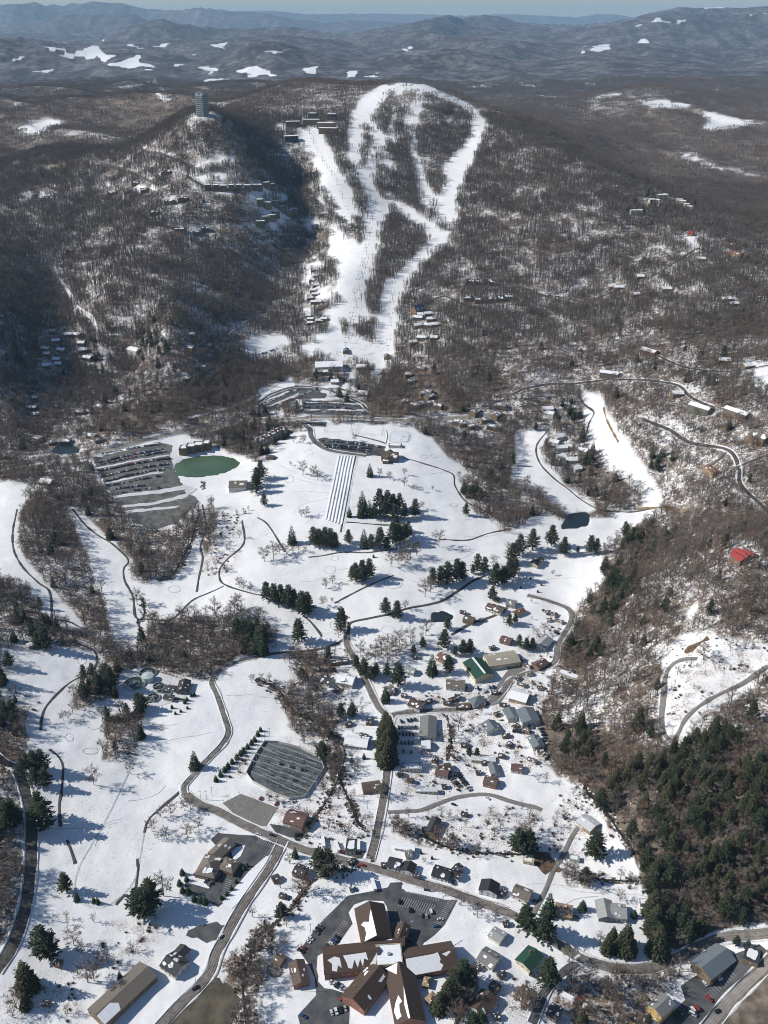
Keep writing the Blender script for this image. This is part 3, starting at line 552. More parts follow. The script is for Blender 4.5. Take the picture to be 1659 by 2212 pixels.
# ---------------------------------------------------------------- surfaces on the ground
M_ROAD = mat('wet_gravel_road', (.21, .19, .17), .7, .5, .3); M_GRAVEL = mat('grey_gravel', (.22, .21, .195), .9, .3, .6)
M_ASPH = mat('dark_asphalt', (.055, .058, .064), .75, 0, .12, col2=(.11, .11, .11), detail=6); M_TRACK = mat('dark_cart_path', (.11, .10, .095), .8, .5, .3); M_HWY = mat('salted_road', (.30, .275, .245), .8, .3, .2)
M_SNOW = mat('packed_snow', SNOW, .7, .08, .5); M_SNOWD = mat('trodden_snow', (.70, .70, .71), .75, .3, .6); M_BROWN = mat('bare_brown_earth', (.17, .11, .07), .95, .5, .3)
M_LOTG = mat('wet_car_park_gravel', (.17, .165, .15), .8, 0, .12, col2=(.085, .085, .08), detail=6); M_WTRACK = mat('worn_wheel_track', (.25, .225, .20), .6, 0, .12, col2=(.18, .16, .145), detail=6); M_RIM = mat('dirty_snow_rim', (.62, .62, .63), .85, .35, .5); M_PAINT = mat('white_line_paint', (.72, .72, .70), .7, .2, .8); M_CREEK = mat('dark_creek', (.035, .035, .03), .25, .5, .2, spec=.5); M_CREEKBANK = mat('creek_bank_earth', (.10, .075, .06), .95, 0, .35, col2=(.72, .72, .73), thresh=(.40, .5))
def curve_pts(pts, step=6.0, raw=False):
    W = G([p[0] for p in pts], [p[1] for p in pts])[:, :2] if not raw else np.array(pts, float)
    if len(W) == 2: Q = W
    else:
        E = np.vstack([2 * W[0] - W[1], W, 2 * W[-1] - W[-2]]); Q = []
        for i in range(1, len(E) - 2):
            for t in np.linspace(0, 1, 6, endpoint=False):
                a, b, c, d = E[i - 1:i + 3]; Q.append(.5 * ((2 * b) + (-a + c) * t + (2 * a - 5 * b + 4 * c - d) * t * t + (-a + 3 * b - 3 * c + d) * t ** 3))
        Q.append(W[-1]); Q = np.array(Q)
    s = np.concatenate([[0], np.cumsum(np.hypot(*np.diff(Q, axis=0).T))]); n = max(2, int(s[-1] / step) + 1)
    u = np.linspace(0, s[-1], n); return np.stack([np.interp(u, s, Q[:, 0]), np.interp(u, s, Q[:, 1])], 1)
def ribbon(name, pts, w, m, lift=.25, kind='structure', keep=True, wob=.12, step=5.0, label=None, cat=None, group=None, parent=None, crown=0.0, raw=False):
    Q = curve_pts(pts, step, raw); T = np.gradient(Q, axis=0); T /= np.hypot(T[:, 0], T[:, 1])[:, None] + 1e-9; Nn = np.stack([-T[:, 1], T[:, 0]], 1)
    hw = w / 2 * (1 + wob * (vn(Q[:, 0] / 9, Q[:, 1] / 9, 33) - .5) * 2); V_ = []; k = 5
    for j, f in enumerate(np.linspace(-1, 1, k)):
        p = Q + Nn * (hw * f)[:, None]; V_.append(np.stack([p[:, 0], p[:, 1], H(p[:, 0], p[:, 1]) + lift + crown * (1 - f * f) - (.0 if abs(f) < 1 else lift * .8)], 1))
    V_ = np.stack(V_, 1).reshape(-1, 3); n = len(Q); i = np.arange(n - 1)[:, None] * k + np.arange(k - 1)[None, :]
    o = link_mesh(name, V_, np.stack([i, i + 1, i + k + 1, i + k], -1).reshape(-1, 4)[:, ::-1].copy(), m, parent, True)
    if parent is None: tag(o, label, cat, group, kind)
    if keep:
        for q in Q[::1]: KEEP.append((q[0], q[1], w / 2 + 2.2))
    if name == 'road' and w >= 5 and Q[:, 1].mean() < 1500 and not raw:
        for sgn in (-1, 1):
            ribbon('snow_bank', Q + Nn * (w / 2 + .55) * sgn, 1.5, M_SNOWD, lift + .3, keep=False, wob=1.2, raw=True, step=4)
            if w > 6 and m is not M_TRACK: 
                for off in (.8, 2.6): ribbon('wheel_track', Q + Nn * off * sgn, .75, M_WTRACK, lift + .06, keep=False, wob=.5, raw=True, step=7)
    return o
import bmesh
def sheet(name, pts, m, lift=.2, kind='structure', keep=True, flat=None, skirt=0.0, wob=0.0, maxe=9.0, parent=None, **kw):
    W = G([p[0] for p in pts], [p[1] for p in pts])[:, :2]; n = len(W)
    Q = []
    for i in range(n):
        a, b = W[i], W[(i + 1) % n]; k = max(1, int(np.hypot(*(b - a)) / 4))
        for t in range(k):
            p = a + (b - a) * t / k
            if wob: p = p + (np.array([vn(p[0] / 6, p[1] / 6, 61), vn(p[0] / 6, p[1] / 6, 62)]) - .5) * wob * 2
            Q.append(p)
    bm = bmesh.new(); vs_ = [bm.verts.new((p[0], p[1], 0)) for p in Q]; f = bm.faces.new(vs_); bmesh.ops.triangulate(bm, faces=[f])
    if flat is None:
        for _ in range(7):
            es = [e for e in bm.edges if e.calc_length() > maxe]
            if not es: break
            bmesh.ops.subdivide_edges(bm, edges=es, cuts=1); bmesh.ops.triangulate(bm, faces=[q for q in bm.faces if len(q.verts) > 3])
    co = np.array([v.co[:2] for v in bm.verts]); z = H(co[:, 0], co[:, 1]) + lift if flat is None else np.full(len(co), flat)
    for v, q in zip(bm.verts, z): v.co.z = q
    bmesh.ops.recalc_face_normals(bm, faces=bm.faces)
    bm.normal_update()
    if sum(q.normal.z for q in bm.faces) < 0: bmesh.ops.reverse_faces(bm, faces=bm.faces)
    me = bpy.data.meshes.new(name); bm.to_mesh(me); bm.free(); me.materials.append(m); o = bpy.data.objects.new(name, me); COL.objects.link(o)
    if parent is not None: o.parent = parent
    else: tag(o, kw.get('label'), kw.get('cat'), kw.get('group'), kind)
    if keep:
        x0, y0 = W.min(0); x1, y1 = W.max(0)
        for gx in np.arange(x0, x1, 5):
            for gy in np.arange(y0, y1, 5):
                if inside(W, np.array([gx]), np.array([gy]))[0]: KEEP.append((gx, gy, 5.0))
    return o
RD = 'road'
road_main = [(838,1640),(846,1553),(872,1540),(940,1534),(1010,1531),(1060,1517),(1088,1492),(1106,1468),(1156,1449),(1196,1434),(1204,1412),(1206,1392),(1226,1359),(1236,1336),(1229,1316),(1199,1303),(1139,1286)]
ribbon(RD, [(800,1856),(815,1800),(830,1720),(838,1660),(842,1600),(840,1550),(820,1530),(790,1470),(765,1420),(750,1392),(750,1366)], 6.5, M_ROAD)
ribbon(RD, road_main, 6, M_ROAD, .3)
ribbon(RD, [(553,1421),(596,1411),(666,1406),(703,1399),(740,1383),(753,1362),(756,1346),(786,1338),(840,1327),(886,1313),(953,1299),(986,1279),(1020,1256),(1050,1243)], 3.6, M_TRACK, .32)
ribbon(RD, [(400,1716),(430,1737),(475,1755),(520,1778),(560,1796),(610,1817),(660,1836),(720,1853),(796,1872),(850,1888),(900,1905),(970,1925),(1050,1955),(1106,1975),(1160,2010),(1230,2055),(1270,2076),(1330,2092),(1400,2092),(1450,2076),(1520,2040),(1580,2022),(1670,2014)], 8.2, M_ROAD, .35)
ribbon(RD, [(612,1816),(585,1868),(550,1920),(520,1965),(490,2020),(468,2060),(455,2100),(430,2132),(395,2165),(350,2215),(330,2240)], 8, M_ROAD, .42)
ribbon(RD, [(553,1420),(513,1429),(477,1447),(458,1474),(470,1502),(490,1562),(494,1584),(478,1612),(440,1650),(412,1682),(397,1700),(400,1716)], 5, M_ROAD, .3)
ribbon(RD, [(36,1655),(53,1699),(66,1759),(68,1826),(63,1909),(50,1976),(27,2042),(-10,2100)], 9, M_TRACK, .3); ribbon(RD, [(-30,1600),(0,1640),(37,1659)], 7, M_TRACK, .35)
ribbon(RD, [(-20,1020),(50,1004),(100,993),(187,983),(233,973),(290,958),(333,946),(383,935),(433,924),(500,914),(553,906),(620,906),(720,901),(820,906),(886,910),(960,905),(1060,897)], 11, M_HWY, .4)
ribbon(RD, [(640,908),(668,925),(674,945),(690,962),(720,975),(790,985)], 8, M_ASPH, .35)
ribbon(RD, [(117,572),(123,593),(150,633),(167,666),(197,686),(207,713),(217,750),(227,776),(215,800)], 6, M_SNOWD, .7); ribbon(RD, [(119,574),(126,593),(153,633),(170,664),(200,684),(211,713)], 3, M_SNOW, .95, keep=False)
ribbon(RD, [(195,317),(200,340),(240,358),(283,373),(340,400)], 6, M_ASPH, 1.0); ribbon(RD, [(298,277),(300,313),(350,333),(403,357),(407,383),(440,403)], 6, M_ASPH, 1.0); ribbon(RD, [(87,337),(103,353),(77,377),(97,400),(133,410)], 6, M_ASPH, 1.0)
ribbon(RD, [(1423,770),(1450,783),(1489,796),(1573,803),(1659,790)], 5, M_TRACK, .7); ribbon(RD, [(1106,853),(1199,830),(1270,826),(1339,820),(1456,830),(1489,856),(1540,880)], 5, M_TRACK, .7)
ribbon(RD, [(1389,905),(1406,913),(1453,933),(1489,956),(1573,973),(1596,1010),(1600,1046),(1639,1086),(1665,1110)], 5, M_TRACK, .6); ribbon(RD, [(1594,1010),(1625,996),(1670,980)], 5, M_TRACK, .65); ribbon(RD, [(1573,973),(1545,1000),(1520,1010)], 4, M_TRACK, .6)
ribbon(RD, [(1120,662),(1150,642),(1200,640),(1262,655),(1210,672)], 4, M_TRACK, .7); ribbon(RD, [(1120,620),(1180,640),(1240,655),(1300,640),(1400,600),(1470,560),(1505,538),(1530,548),(1500,566)], 4, M_TRACK, .7, wob=.4); ribbon(RD, [(933,650),(960,640),(1010,660),(1106,676),(1180,670)], 5, M_TRACK, .6); ribbon(RD, [(958,670),(972,700),(974,720),(955,735)], 4, M_SNOWD, .6)
ribbon(RD, [(556,872),(590,850),(640,836),(690,838),(740,855),(780,872),(790,888),(770,897)], 6, M_ASPH, .4); ribbon(RD, [(556,893),(600,872),(650,850)], 6, M_ASPH, .4); ribbon(RD, [(400,905),(500,880),(560,852),(600,828)], 5, M_SNOWD, .4); ribbon(RD, [(490,725),(540,690),(620,655),(655,620),(660,560)], 4, M_SNOWD, .8)
for p in ([(1659,1439),(1606,1476),(1556,1499),(1506,1529),(1479,1556),(1466,1583),(1450,1600),(1436,1586),(1429,1556),(1434,1499),(1439,1456),(1456,1433),(1480,1424),(1506,1423)],): ribbon('gravel_track', p, 4.2, M_GRAVEL, .4, wob=.35)
ribbon('gravel_track', [(1150,1980),(1180,1920),(1196,1880),(1215,1850),(1240,1800),(1265,1770)], 4, M_GRAVEL, .3); ribbon(RD, [(1260,2072),(1220,2100),(1180,2140),(1150,2212)], 6, M_ASPH, .3)
ribbon(RD, [(838,1755),(890,1752),(912,1750),(950,1735),(990,1722),(1050,1716),(1106,1732),(1160,1745),(1170,1750)], 4.5, M_GRAVEL, .3)
ribbon(RD, [(975,1372),(1020,1346),(1070,1329),(1096,1312),(1113,1300)], 4, M_TRACK, .3)
CARTS = [[(157,1100),(180,1129),(207,1153),(240,1173),(273,1203),(277,1216),(267,1229),(270,1256),(287,1289),(293,1333),(313,1337),(367,1339),(393,1319),(417,1296),(460,1277),(483,1266)],
 [(37,1100),(28,1146),(30,1189),(50,1226),(83,1259),(108,1280),(112,1345)],[(112,1339),(150,1343),(170,1354),(190,1359)],[(165,1372),(163,1388),(200,1403),(210,1426),(197,1453),(160,1469),(130,1493),(100,1526),(90,1553),(88,1578)],
 [(107,1619),(124,1632),(136,1655),(133,1709),(128,1742),(131,1786)],[(437,1090),(445,1139),(433,1179),(438,1206),(430,1246),(425,1279)],[(523,1125),(527,1173),(493,1206),(475,1229),(477,1256),(500,1269),(553,1284),(620,1292)],
 [(312,1799),(320,1772),(347,1746),(387,1712),(397,1704)],[(723,1303),(790,1268),(850,1243)],[(666,1204),(740,1193),(803,1193),(866,1184),(905,1172)],[(950,1165),(1010,1167),(1053,1153),(1103,1143)],[(868,989),(920,1003),(976,1023),(983,1050),(1006,1083),(1040,1100)],
 [(748,1128),(800,1132),(840,1134)],[(1249,850),(1259,870),(1283,890),(1273,913),(1266,940)],[(1186,926),(1159,963),(1166,1000),(1193,1030),(1223,1053),(1256,1080),(1290,1098),(1350,1106),(1410,1098)],[(695,1376),(690,1366),(668,1340),(654,1330)],
 [(616,1192),(580,1135),(556,1118)],[(290,1945),(298,1880),(297,1855)],[(250,1955),(270,1932)],[(163,1866),(155,1840),(145,1815)]]
for p in CARTS: ribbon('cart_path', p, 2.6, M_TRACK, .28, wob=.35)
for p in ([(277,1669),(250,1726),(225,1775),(200,1819),(173,1866),(160,1920),(175,1950),(220,1960),(262,1935),(290,1900),(300,1860),(310,1800)],[(92,2212),(107,2150),(110,2120)]): ribbon('cart_path', p, 2.4, M_SNOWD, .22)
# golf bunkers under snow: shallow rimmed hollows
for t, x, y, a, b in ((2,480,375,36,26),(2,510,300,26,14),(2,100,150,36,14),(2,855,765,44,26),(2,890,460,60,36),(2,320,712,18,12),(2,1360,240,30,18),(2,500,730,20,24),(1,1130,500,40,22),(1,530,960,30,30),(1,450,1460,26,26),(1,585,1550,50,20),(0,345,1270,28,16),(0,1090,1302,26,10),(0,1155,1295,26,12),(0,1280,1615,26,10),(0,215,1445,30,24),(3,610,780,70,90)):
    ox, oy = ((553,553),(0,1106),(553,1106),(0,1106+180))[t]
    ribbon('bunker_rim', [(ox + (x + a * math.cos(q)) / 3, oy + (y + b * math.sin(q)) / 3) for q in np.linspace(0, 6.0, 13)], 1.1, M_RIM, .22, keep=False, wob=.6, step=2.5)
# creeks
CREEK = 'creek'; CREEK_PTS = []
for p, w in (([(553,1466),(600,1490),(640,1540),(700,1570),(745,1620),(735,1680),(760,1740),(775,1780),(790,1790)], 5), ([(745,1655),(700,1740),(660,1790),(650,1812)], 3.5), ([(790,1860),(740,1880),(680,1900),(640,1950),(600,1990),(560,2020),(540,2070),(525,2130),(535,2215)], 4.5),
             ([(850,1780),(900,1800),(960,1828),(1020,1842),(1106,1846),(1160,1842)], 4), ([(966,1545),(975,1600),(965,1640)], 2.5), ([(1265,1690),(1270,1715),(1300,1740),(1340,1800),(1372,1845)], 4.5), ([(440,1040),(441,1056)], 2.5), ([(1270,1890),(1300,1900),(1380,1905)], 3),
             ([(430,1106),(415,1165),(395,1205),(372,1243),(340,1255)], 4), ([(308,1290),(312,1325),(300,1350),(312,1380)], 3), ([(985,2215),(1010,2160),(1030,2100)], 3)):
    ribbon('creek_bank', p, w * 1.35, M_CREEKBANK, .15, keep=False, wob=.9); ribbon(CREEK, p, w * .6, M_CREEK, .25, keep=False, wob=.7); CREEK_PTS += [(q[0], q[1], w * 1.3) for q in curve_pts(p, 5)]
# water
M_POND = mat('green_pond_ice', (.085, .14, .075), .3, 0, .03, col2=(.055, .10, .055), spec=.5, detail=5); M_DPOND = mat('dark_pond_ice', (.02, .032, .034), .15, .3, .05, spec=.5)
for pts, z0, m in PONDS_W: 
    MBq = MB(); MBq.face([(x, y, z0 - .15) for x, y in pts]); o = MBq.build('pond', {'green': M_POND, 'dark': M_DPOND}[m]); tag(o, kind='structure')
    c = np.mean(pts, 0); KEEP += [(x, y, 5) for x, y in pts] + [(c[0] + (x - c[0]) * f, c[1] + (y - c[1]) * f, 7) for x, y in pts for f in (.3, .6, .85)]
# lots
LOT = 'parking_lot'
sheet(LOT, [(843,1907),(868,1906),(875,1926),(962,1944),(988,1944),(960,1998),(938,2020),(917,2036),(893,2075),(840,2075),(800,2052),(760,2060),(712,2062),(690,2076),(686,2120),(700,2135),(740,2140),(755,2175),(752,2240),(655,2240),(643,2194),(683,2150),(680,2112),(668,2085),(650,2060),(652,2046),(700,1985),(752,1935),(800,1926),(838,1917)], M_ASPH, .22)
for p in ([(753,1972),(765,1955),(790,1946),(828,1947),(836,1960),(846,2030),(800,2050),(752,2052),(715,2058),(735,2035),(752,2010),(762,1996)], [(868,1912),(885,1916),(958,1932),(956,1942),(930,1937),(878,1925),(868,1920)], [(686,2066),(700,2058),(800,2050),(830,2140),(790,2170),(760,2150),(720,2138),(692,2125),(684,2095)], [(858,1993),(866,1991),(867,2004),(860,2008)], [(1000,2030),(917,2036),(893,2075),(900,2100)], [(755,2175),(760,2212),(860,2240),(850,2100)]):
    sheet('snow_bank', p, M_SNOW, .34, keep=False)
sheet(LOT, [(200,990),(345,955),(372,962),(366,985),(372,1005),(395,1050),(400,1062),(430,1080),(415,1100),(380,1132),(330,1145),(290,1128),(250,1090),(228,1050),(212,1020)], M_LOTG, .3, wob=2.2)
for p in ([(212,985),(340,957),(343,959),(214,988)],[(208,1010),(365,983),(367,985),(210,1013)],[(225,1044),(352,1020),(355,1022),(228,1047)],[(242,1072),(350,1058),(400,1048),(425,1056),(400,1076),(330,1092),(262,1098),(258,1092),(330,1086),(400,1068),(404,1058),(350,1066),(248,1078)],[(265,1105),(390,1092),(380,1098),(272,1110)],[(310,1015+8),(345,1018),(340,1022)]):
    sheet('snow_bank', p, M_SNOWD, .45, keep=False, wob=1.5)
sheet(LOT, [(682,950),(700,946),(800,958),(832,966),(828,985),(790,985),(720,976),(690,965)], M_ASPH, .3, wob=2.2); sheet(LOT, [(654,866),(790,872),(795,896),(700,900),(650,892)], M_ASPH, .3, wob=2.2); sheet(LOT, [(556,870),(640,832),(720,840),(700,860),(640,862),(580,892),(556,895)], M_ASPH, .25, wob=2.2)
sheet(LOT, [(630,912),(706,912),(704,922),(634,922)], M_ASPH, .3); sheet(LOT, [(552,768),(600,746),(612,742),(606,754),(560,778)], M_SNOWD, .3)
sheet(LOT, [(470,1800),(560,1806),(608,1822),(560,1885),(470,1960),(445,1945),(400,1925),(400,1905),(450,1920),(500,1860),(455,1815)], M_ASPH, .24); sheet('snow_bank', [(498,1835),(530,1826),(520,1850),(505,1860)], M_SNOW, .34, keep=False); sheet('snow_bank', [(540,1880),(575,1850),(600,1845),(560,1900),(500,1965),(480,1950)], M_SNOW, .3, keep=False)
sheet('gravel_yard', [(340,2212+30),(420,2130),(450,2105),(475,2110),(520,2160),(480,2250)], mat('brown_gravel', (.13, .11, .08), .9, 0, .12, col2=(.065, .06, .045), detail=7), .3, wob=3)

sheet(LOT, [(405,2008),(470,1992),(492,2000),(478,2030),(445,2035),(400,2020)], M_ASPH, .25, wob=1.5)
sheet('gravel_yard', [(1500,2240),(1659,2050),(1720,2060),(1720,2260)], mat('brown_verge', (.20, .165, .13), .9, 0, .15, col2=(.09, .075, .06), detail=7), .28); sheet(LOT, [(1400,2240),(1480,2160),(1470,2130),(1500,2110),(1560,2070),(1640,2040),(1659,2055),(1540,2190),(1500,2240)], M_ASPH, .22)
ribbon(RD, [(1515,2240),(1580,2160),(1670,2070)], 9, M_HWY, .4)
sheet(LOT, [(1060,1500),(1110,1430),(1140,1440),(1106,1480),(1080,1520),(1030,1530)], M_GRAVEL, .25); sheet(LOT, [(850,1545),(905,1545),(905,1640),(855,1630)], M_SNOWD, .2, keep=False)
sheet(LOT, [(582,1780),(645,1790),(650,1812),(600,1806)], M_ASPH, .25); sheet(LOT, [(480,1735),(520,1715),(600,1745),(575,1785),(530,1780)], M_GRAVEL, .2); sheet(LOT, [(720,1858),(735,1840),(790,1838),(780,1858)], M_ASPH, .22); sheet('gravel_yard', [(250,1462),(300,1440),(420,1475),(400,1510),(330,1530),(255,1500)], M_SNOWD, .2)
sheet('gravel_yard', [(1150,1835),(1185,1845),(1215,1880),(1180,1890),(1150,1860)], M_BROWN, .2, wob=2)
for p in ([(1255,905),(1262,880)],): pass
ribbon('bare_strip', [(1304,880),(1310,905),(1322,930),(1336,955)], 2.2, mat('yellow_earth', (.30, .20, .11), .9, .5, .4), .4, wob=.9); ribbon('bare_strip', [(1479,1410),(1500,1396),(1530,1378)], 5, M_BROWN, .5, wob=.8); ribbon('bare_strip', [(1370,1100),(1430,1095),(1480,1105)], 7, mat('tan_earth', (.30, .23, .15), .9, .5, .4), .35, wob=.9)
for p in ([(655,884),(700,886),(790,884),(792,888),(700,891),(655,888)],[(660,868),(700,870),(780,873),(780,875),(700,873),(660,871)],[(580,880),(640,852),(648,852),(600,878)],[(560,872),(620,845),(626,846),(570,874)],[(690,846),(700,843),(730,852),(715,856)],[(600,890),(640,868),(650,868),(620,888)]): sheet('snow_bank', p, M_SNOWD, .42, keep=False, wob=2.0)
# parking lines
def stripes(a, b, n, L, name='parking_lines', w=.085, ang=90):
    A, B = G([a[0], b[0]], [a[1], b[1]])[:, :2]; d = (B - A) / np.hypot(*(B - A)); c, s = math.cos(R(ang)), math.sin(R(ang)); q = np.array([d[0] * c - d[1] * s, d[0] * s + d[1] * c]); V_, F_ = [], []
    for i in range(n):
        p = A + (B - A) * i / (n - 1); m = 3
        for j in range(m):
            f = p + q * L * j / (m - 1)
            for e in (-w, w): g = f + d * e; V_.append((g[0], g[1], float(H(*g)) + .36))
        b0 = len(V_) - 2 * m
        for j in range(m - 1): F_.append((b0 + 2 * j, b0 + 2 * j + 1, b0 + 2 * j + 3, b0 + 2 * j + 2))
    tag(link_mesh(name, V_, F_, M_PAINT), kind='structure')
stripes((886,1918),(950,1938),14,5,ang=-90); stripes((860,1958),(930,1975),15,9,ang=80); stripes((984,1946),(952,1998),16,5,ang=-85); stripes((745,1942),(652,2045),26,5,ang=-85); stripes((752,1995),(710,2050),15,4.5,ang=-90); stripes((705,2048),(640,2052),2,3); stripes((790,1918),(760,1928),5,4.5,ang=-80)
stripes((560,1812),(600,1826),12,5,ang=-90); stripes((600,1832),(560,1880),14,5,ang=-90); stripes((490,1900),(470,1945),12,5,ang=80); stripes((520,1905),(495,1950),12,5,ang=-90); stripes((1535,2160),(1590,2110),12,5,ang=90)
# ---------------------------------------------------------------- buildings
RC = {'maroon': (.16,.095,.085), 'brown': (.135,.10,.08), 'dkbrown': (.095,.065,.05), 'dark': (.055,.057,.062), 'black': (.035,.036,.04), 'grey': (.22,.22,.215), 'lgrey': (.36,.365,.36), 'bgrey': (.17,.20,.22), 'green': (.025,.075,.05), 'red': (.38,.06,.06),
      'beige': (.38,.34,.27), 'tan': (.36,.26,.17), 'rust': (.21,.115,.08), 'white': (.62,.64,.66), 'taupe': (.19,.165,.14), 'yellow': (.55,.38,.14), 'cream': (.55,.48,.34), 'brick': (.27,.13,.09), 'wood': (.20,.135,.085), 'snow': (.80,.81,.83), 'pale': (.60,.58,.54), 'olive': (.15,.15,.11)}
RM = {k: mat(k + '_roofing', v, .75 if k != 'snow' else .7, .32 if k != 'snow' else .12, 1.3) for k, v in RC.items()}; WM = {k: mat(k + '_wall_paint', v, .85, .12, .9) for k, v in RC.items()}
M_GLASS = mat('dark_window_glass', (.03, .04, .05), .12, spec=.6); M_FRAME = mat('window_frame_paint', (.6, .6, .58), .6); M_DOOR = mat('door_paint', (.18, .12, .09), .6); M_TRIM = mat('pale_trim', (.5, .48, .45), .7)
TO = {'13': (553,1659), '23': (1106,1659), '03': (0,1659), '12': (553,1106), '22': (1106,1106), '02': (0,1106), '11': (553,553), '01': (0,553), '21': (1106,553), '00': (0,0), '10': (553,0), '20': (1106,0), 'D': (0, 0)}
def TP(t, x, y): o = TO[t]; return (o[0] + x / 3, o[1] + y / 3) if t != 'D' else (x, y)
def under(px, py, h):
    """ground point beneath something h metres up that is seen at px, py"""
    q = g1(px, py)
    for _ in range(3):
        dd = math.hypot(q[1] * cp, 1) ; dep = q[1] * cp - (q[2] - CAMZ) * sp; u = g1(px, py + h * FL / dep * (math.hypot(q[0], q[1]) / math.sqrt(q[0] ** 2 + q[1] ** 2 + (CAMZ - q[2]) ** 2))); q = u
    return q
def window_mesh(w, h):
    m = MB(); m.box(-w / 2 - .1, w / 2 + .1, -.04, .06, -h / 2 - .1, h / 2 + .1, 0); m.box(-w / 2, w / 2, .06, .09, -h / 2, h / 2, 1); m.box(-.04, .04, .09, .12, -h / 2, h / 2, 0); return m.mesh('window', [M_FRAME, M_GLASS])
WIN = window_mesh(1.3, 1.3); WINB = window_mesh(2.2, 1.6)
dm = MB(); dm.box(-.55, .55, -.04, .09, 0, 2.1, 0); dm.box(-.75, .75, 0, .07, 0, 2.25, 1); DOOR = dm.mesh('door', [M_DOOR, M_FRAME])
gm = MB(); gm.box(-1.5, 1.5, -.04, .09, 0, 2.5, 0)
for k in range(4): gm.box(-1.45, 1.45, .09, .12, .1 + .6 * k, .6 + .6 * k, 0)
GARAGE = gm.mesh('garage_door', [M_FRAME])
def put(name, me, parent, x, y, z, face, sc=None):
    """face: outward direction angle in the parent's frame"""
    o = inst(name, me, parent, (x, y, z), face - math.pi / 2, sc); return o
def gable(parent, L, W, eave, m_roof, m_wall, pitch=.42, over=.5, snow=0.0, rz=0.0, ox=0, oy=0, seed=0, windows=True, floors=1, chimney=False, door=True, flat=False, base=-3.0, wstep=3.4, big=False, snow_side=None, garage=False, hip=False, blobs_=None):
    rnd = random.Random(seed * 7 + int(L * 10)); ca, sa = math.cos(rz), math.sin(rz)
    def tr(x, y): return (ox + x * ca - y * sa, oy + x * sa + y * ca)
    hl, hw = L / 2, W / 2; rise = 0 if flat else hw * pitch
    m = MB(); pts = [tr(-hl, -hw), tr(hl, -hw), tr(hl, hw), tr(-hl, hw)]
    b = len(m.v); m.v += [(x, y, base) for x, y in pts] + [(x, y, eave) for x, y in pts]
    for i in range(4): m.f.append((b + i, b + (i + 1) % 4, b + 4 + (i + 1) % 4, b + 4 + i)); m.m.append(0)
    if not flat and not hip:
        for s in (-1, 1): 
            tri = [(*tr(s * hl, -hw), eave), (*tr(s * hl, hw), eave), (*tr(s * hl, 0), eave + rise)]; m.face(tri if s > 0 else tri[::-1])
    wl = m.build('wall', m_wall, parent)
    th = .18
    if flat:
        r = MB(); q = [tr(x, y) for x, y in ((-hl - .2, -hw - .2), (hl + .2, -hw - .2), (hl + .2, hw + .2), (-hl - .2, hw + .2))]; r.prism(q, eave, eave + .5); rf = r.build('roof', m_roof, parent)
        if snow > 0:
            r = MB(); k = 10; q = []
            for i in range(k * 2): a = 2 * math.pi * i / (k * 2); c_, s_ = math.cos(a), math.sin(a); sx = max(abs(c_), abs(s_)); g = (1 - .25 * rnd.random() * (1 - snow)) * min(1, .75 + snow * .3) * .96; q.append(tr(c_ / sx * hl * g, s_ / sx * hw * g))
            r.prism(q, eave + .49, eave + .75); r.build('snow_patch', M_SNOW, rf)
    else:
        for s in (-1, 1):
            e = hw + over; ze = eave - over * pitch; hx = hl + over * .8; hr = hx if not hip else max(hx - hw * .9, .3); r = MB()
            lo = [(*tr(-hx, s * e), ze), (*tr(hx, s * e), ze), (*tr(hr, 0), eave + rise), (*tr(-hr, 0), eave + rise)]
            if s > 0: lo = lo[::-1]
            up = [(x, y, z + th) for x, y, z in lo]; b = len(r.v); r.v += lo + up; r.f += [(b + 3, b + 2, b + 1, b), (b + 4, b + 5, b + 6, b + 7)] + [(b + i, b + (i + 1) % 4, b + 4 + (i + 1) % 4, b + 4 + i) for i in range(4)]; r.m += [0] * 6
            rf = r.build('roof_slope', m_roof, parent)
            cov = snow if snow_side is None else (snow if s == snow_side else 0)
            if cov > 0:
                def P_(u, v):  # u along ridge -1..1, v 0 ridge..1 eave
                    x = u * hx; y = s * e * v; return (*tr(x, y), eave + rise - (eave + rise - ze) * v + th)
                if blobs_: blobs = blobs_
                elif cov > .9: blobs = [[(-.98, .02), (.98, .02), (.98, .97), (-.98, .97)]]
                else:
                    blobs = []
                    for _ in range(3 if cov > .3 else 2):
                        cu_, cv_ = rnd.uniform(-.75, .75), rnd.uniform(.25, .8); ru, rv = rnd.uniform(.12, .4) * (.5 + cov), rnd.uniform(.12, .32) * (.5 + cov); k = 9; ph = [rnd.uniform(.55, 1.2) for _ in range(k)]
                        blobs.append([(max(-.97, min(.97, cu_ + math.cos(6.283 * i / k) * ru * ph[i])), max(.03, min(.97, cv_ + math.sin(6.283 * i / k) * rv * ph[i]))) for i in range(k)])
                for bl in blobs:
                    q = MB(); lo = [P_(*p) for p in bl]; k = len(lo); up = [(x, y, z + .14) for x, y, z in lo]
                    a2 = sum(lo[i][0] * lo[(i + 1) % k][1] - lo[(i + 1) % k][0] * lo[i][1] for i in range(k))
                    if a2 < 0: up = up[::-1]; lo = lo[::-1]
                    q.v += lo + up; q.f += [tuple(range(k, 2 * k))] + [(i, (i + 1) % k, k + (i + 1) % k, k + i) for i in range(k)]; q.m += [0] * (k + 1); q.build('snow_patch', M_SNOW, rf)
        if hip:
            for s in (-1, 1):
                hx = hl + over * .8; hr = max(hx - hw * .9, .3); e = hw + over; ze = eave - over * pitch; r = MB(); tri = [(*tr(s * hx, -e), ze + th), (*tr(s * hx, e), ze + th), (*tr(s * hr, 0), eave + rise + th)]; r.face(tri if s > 0 else tri[::-1]); r.build('roof_slope', m_roof, parent)
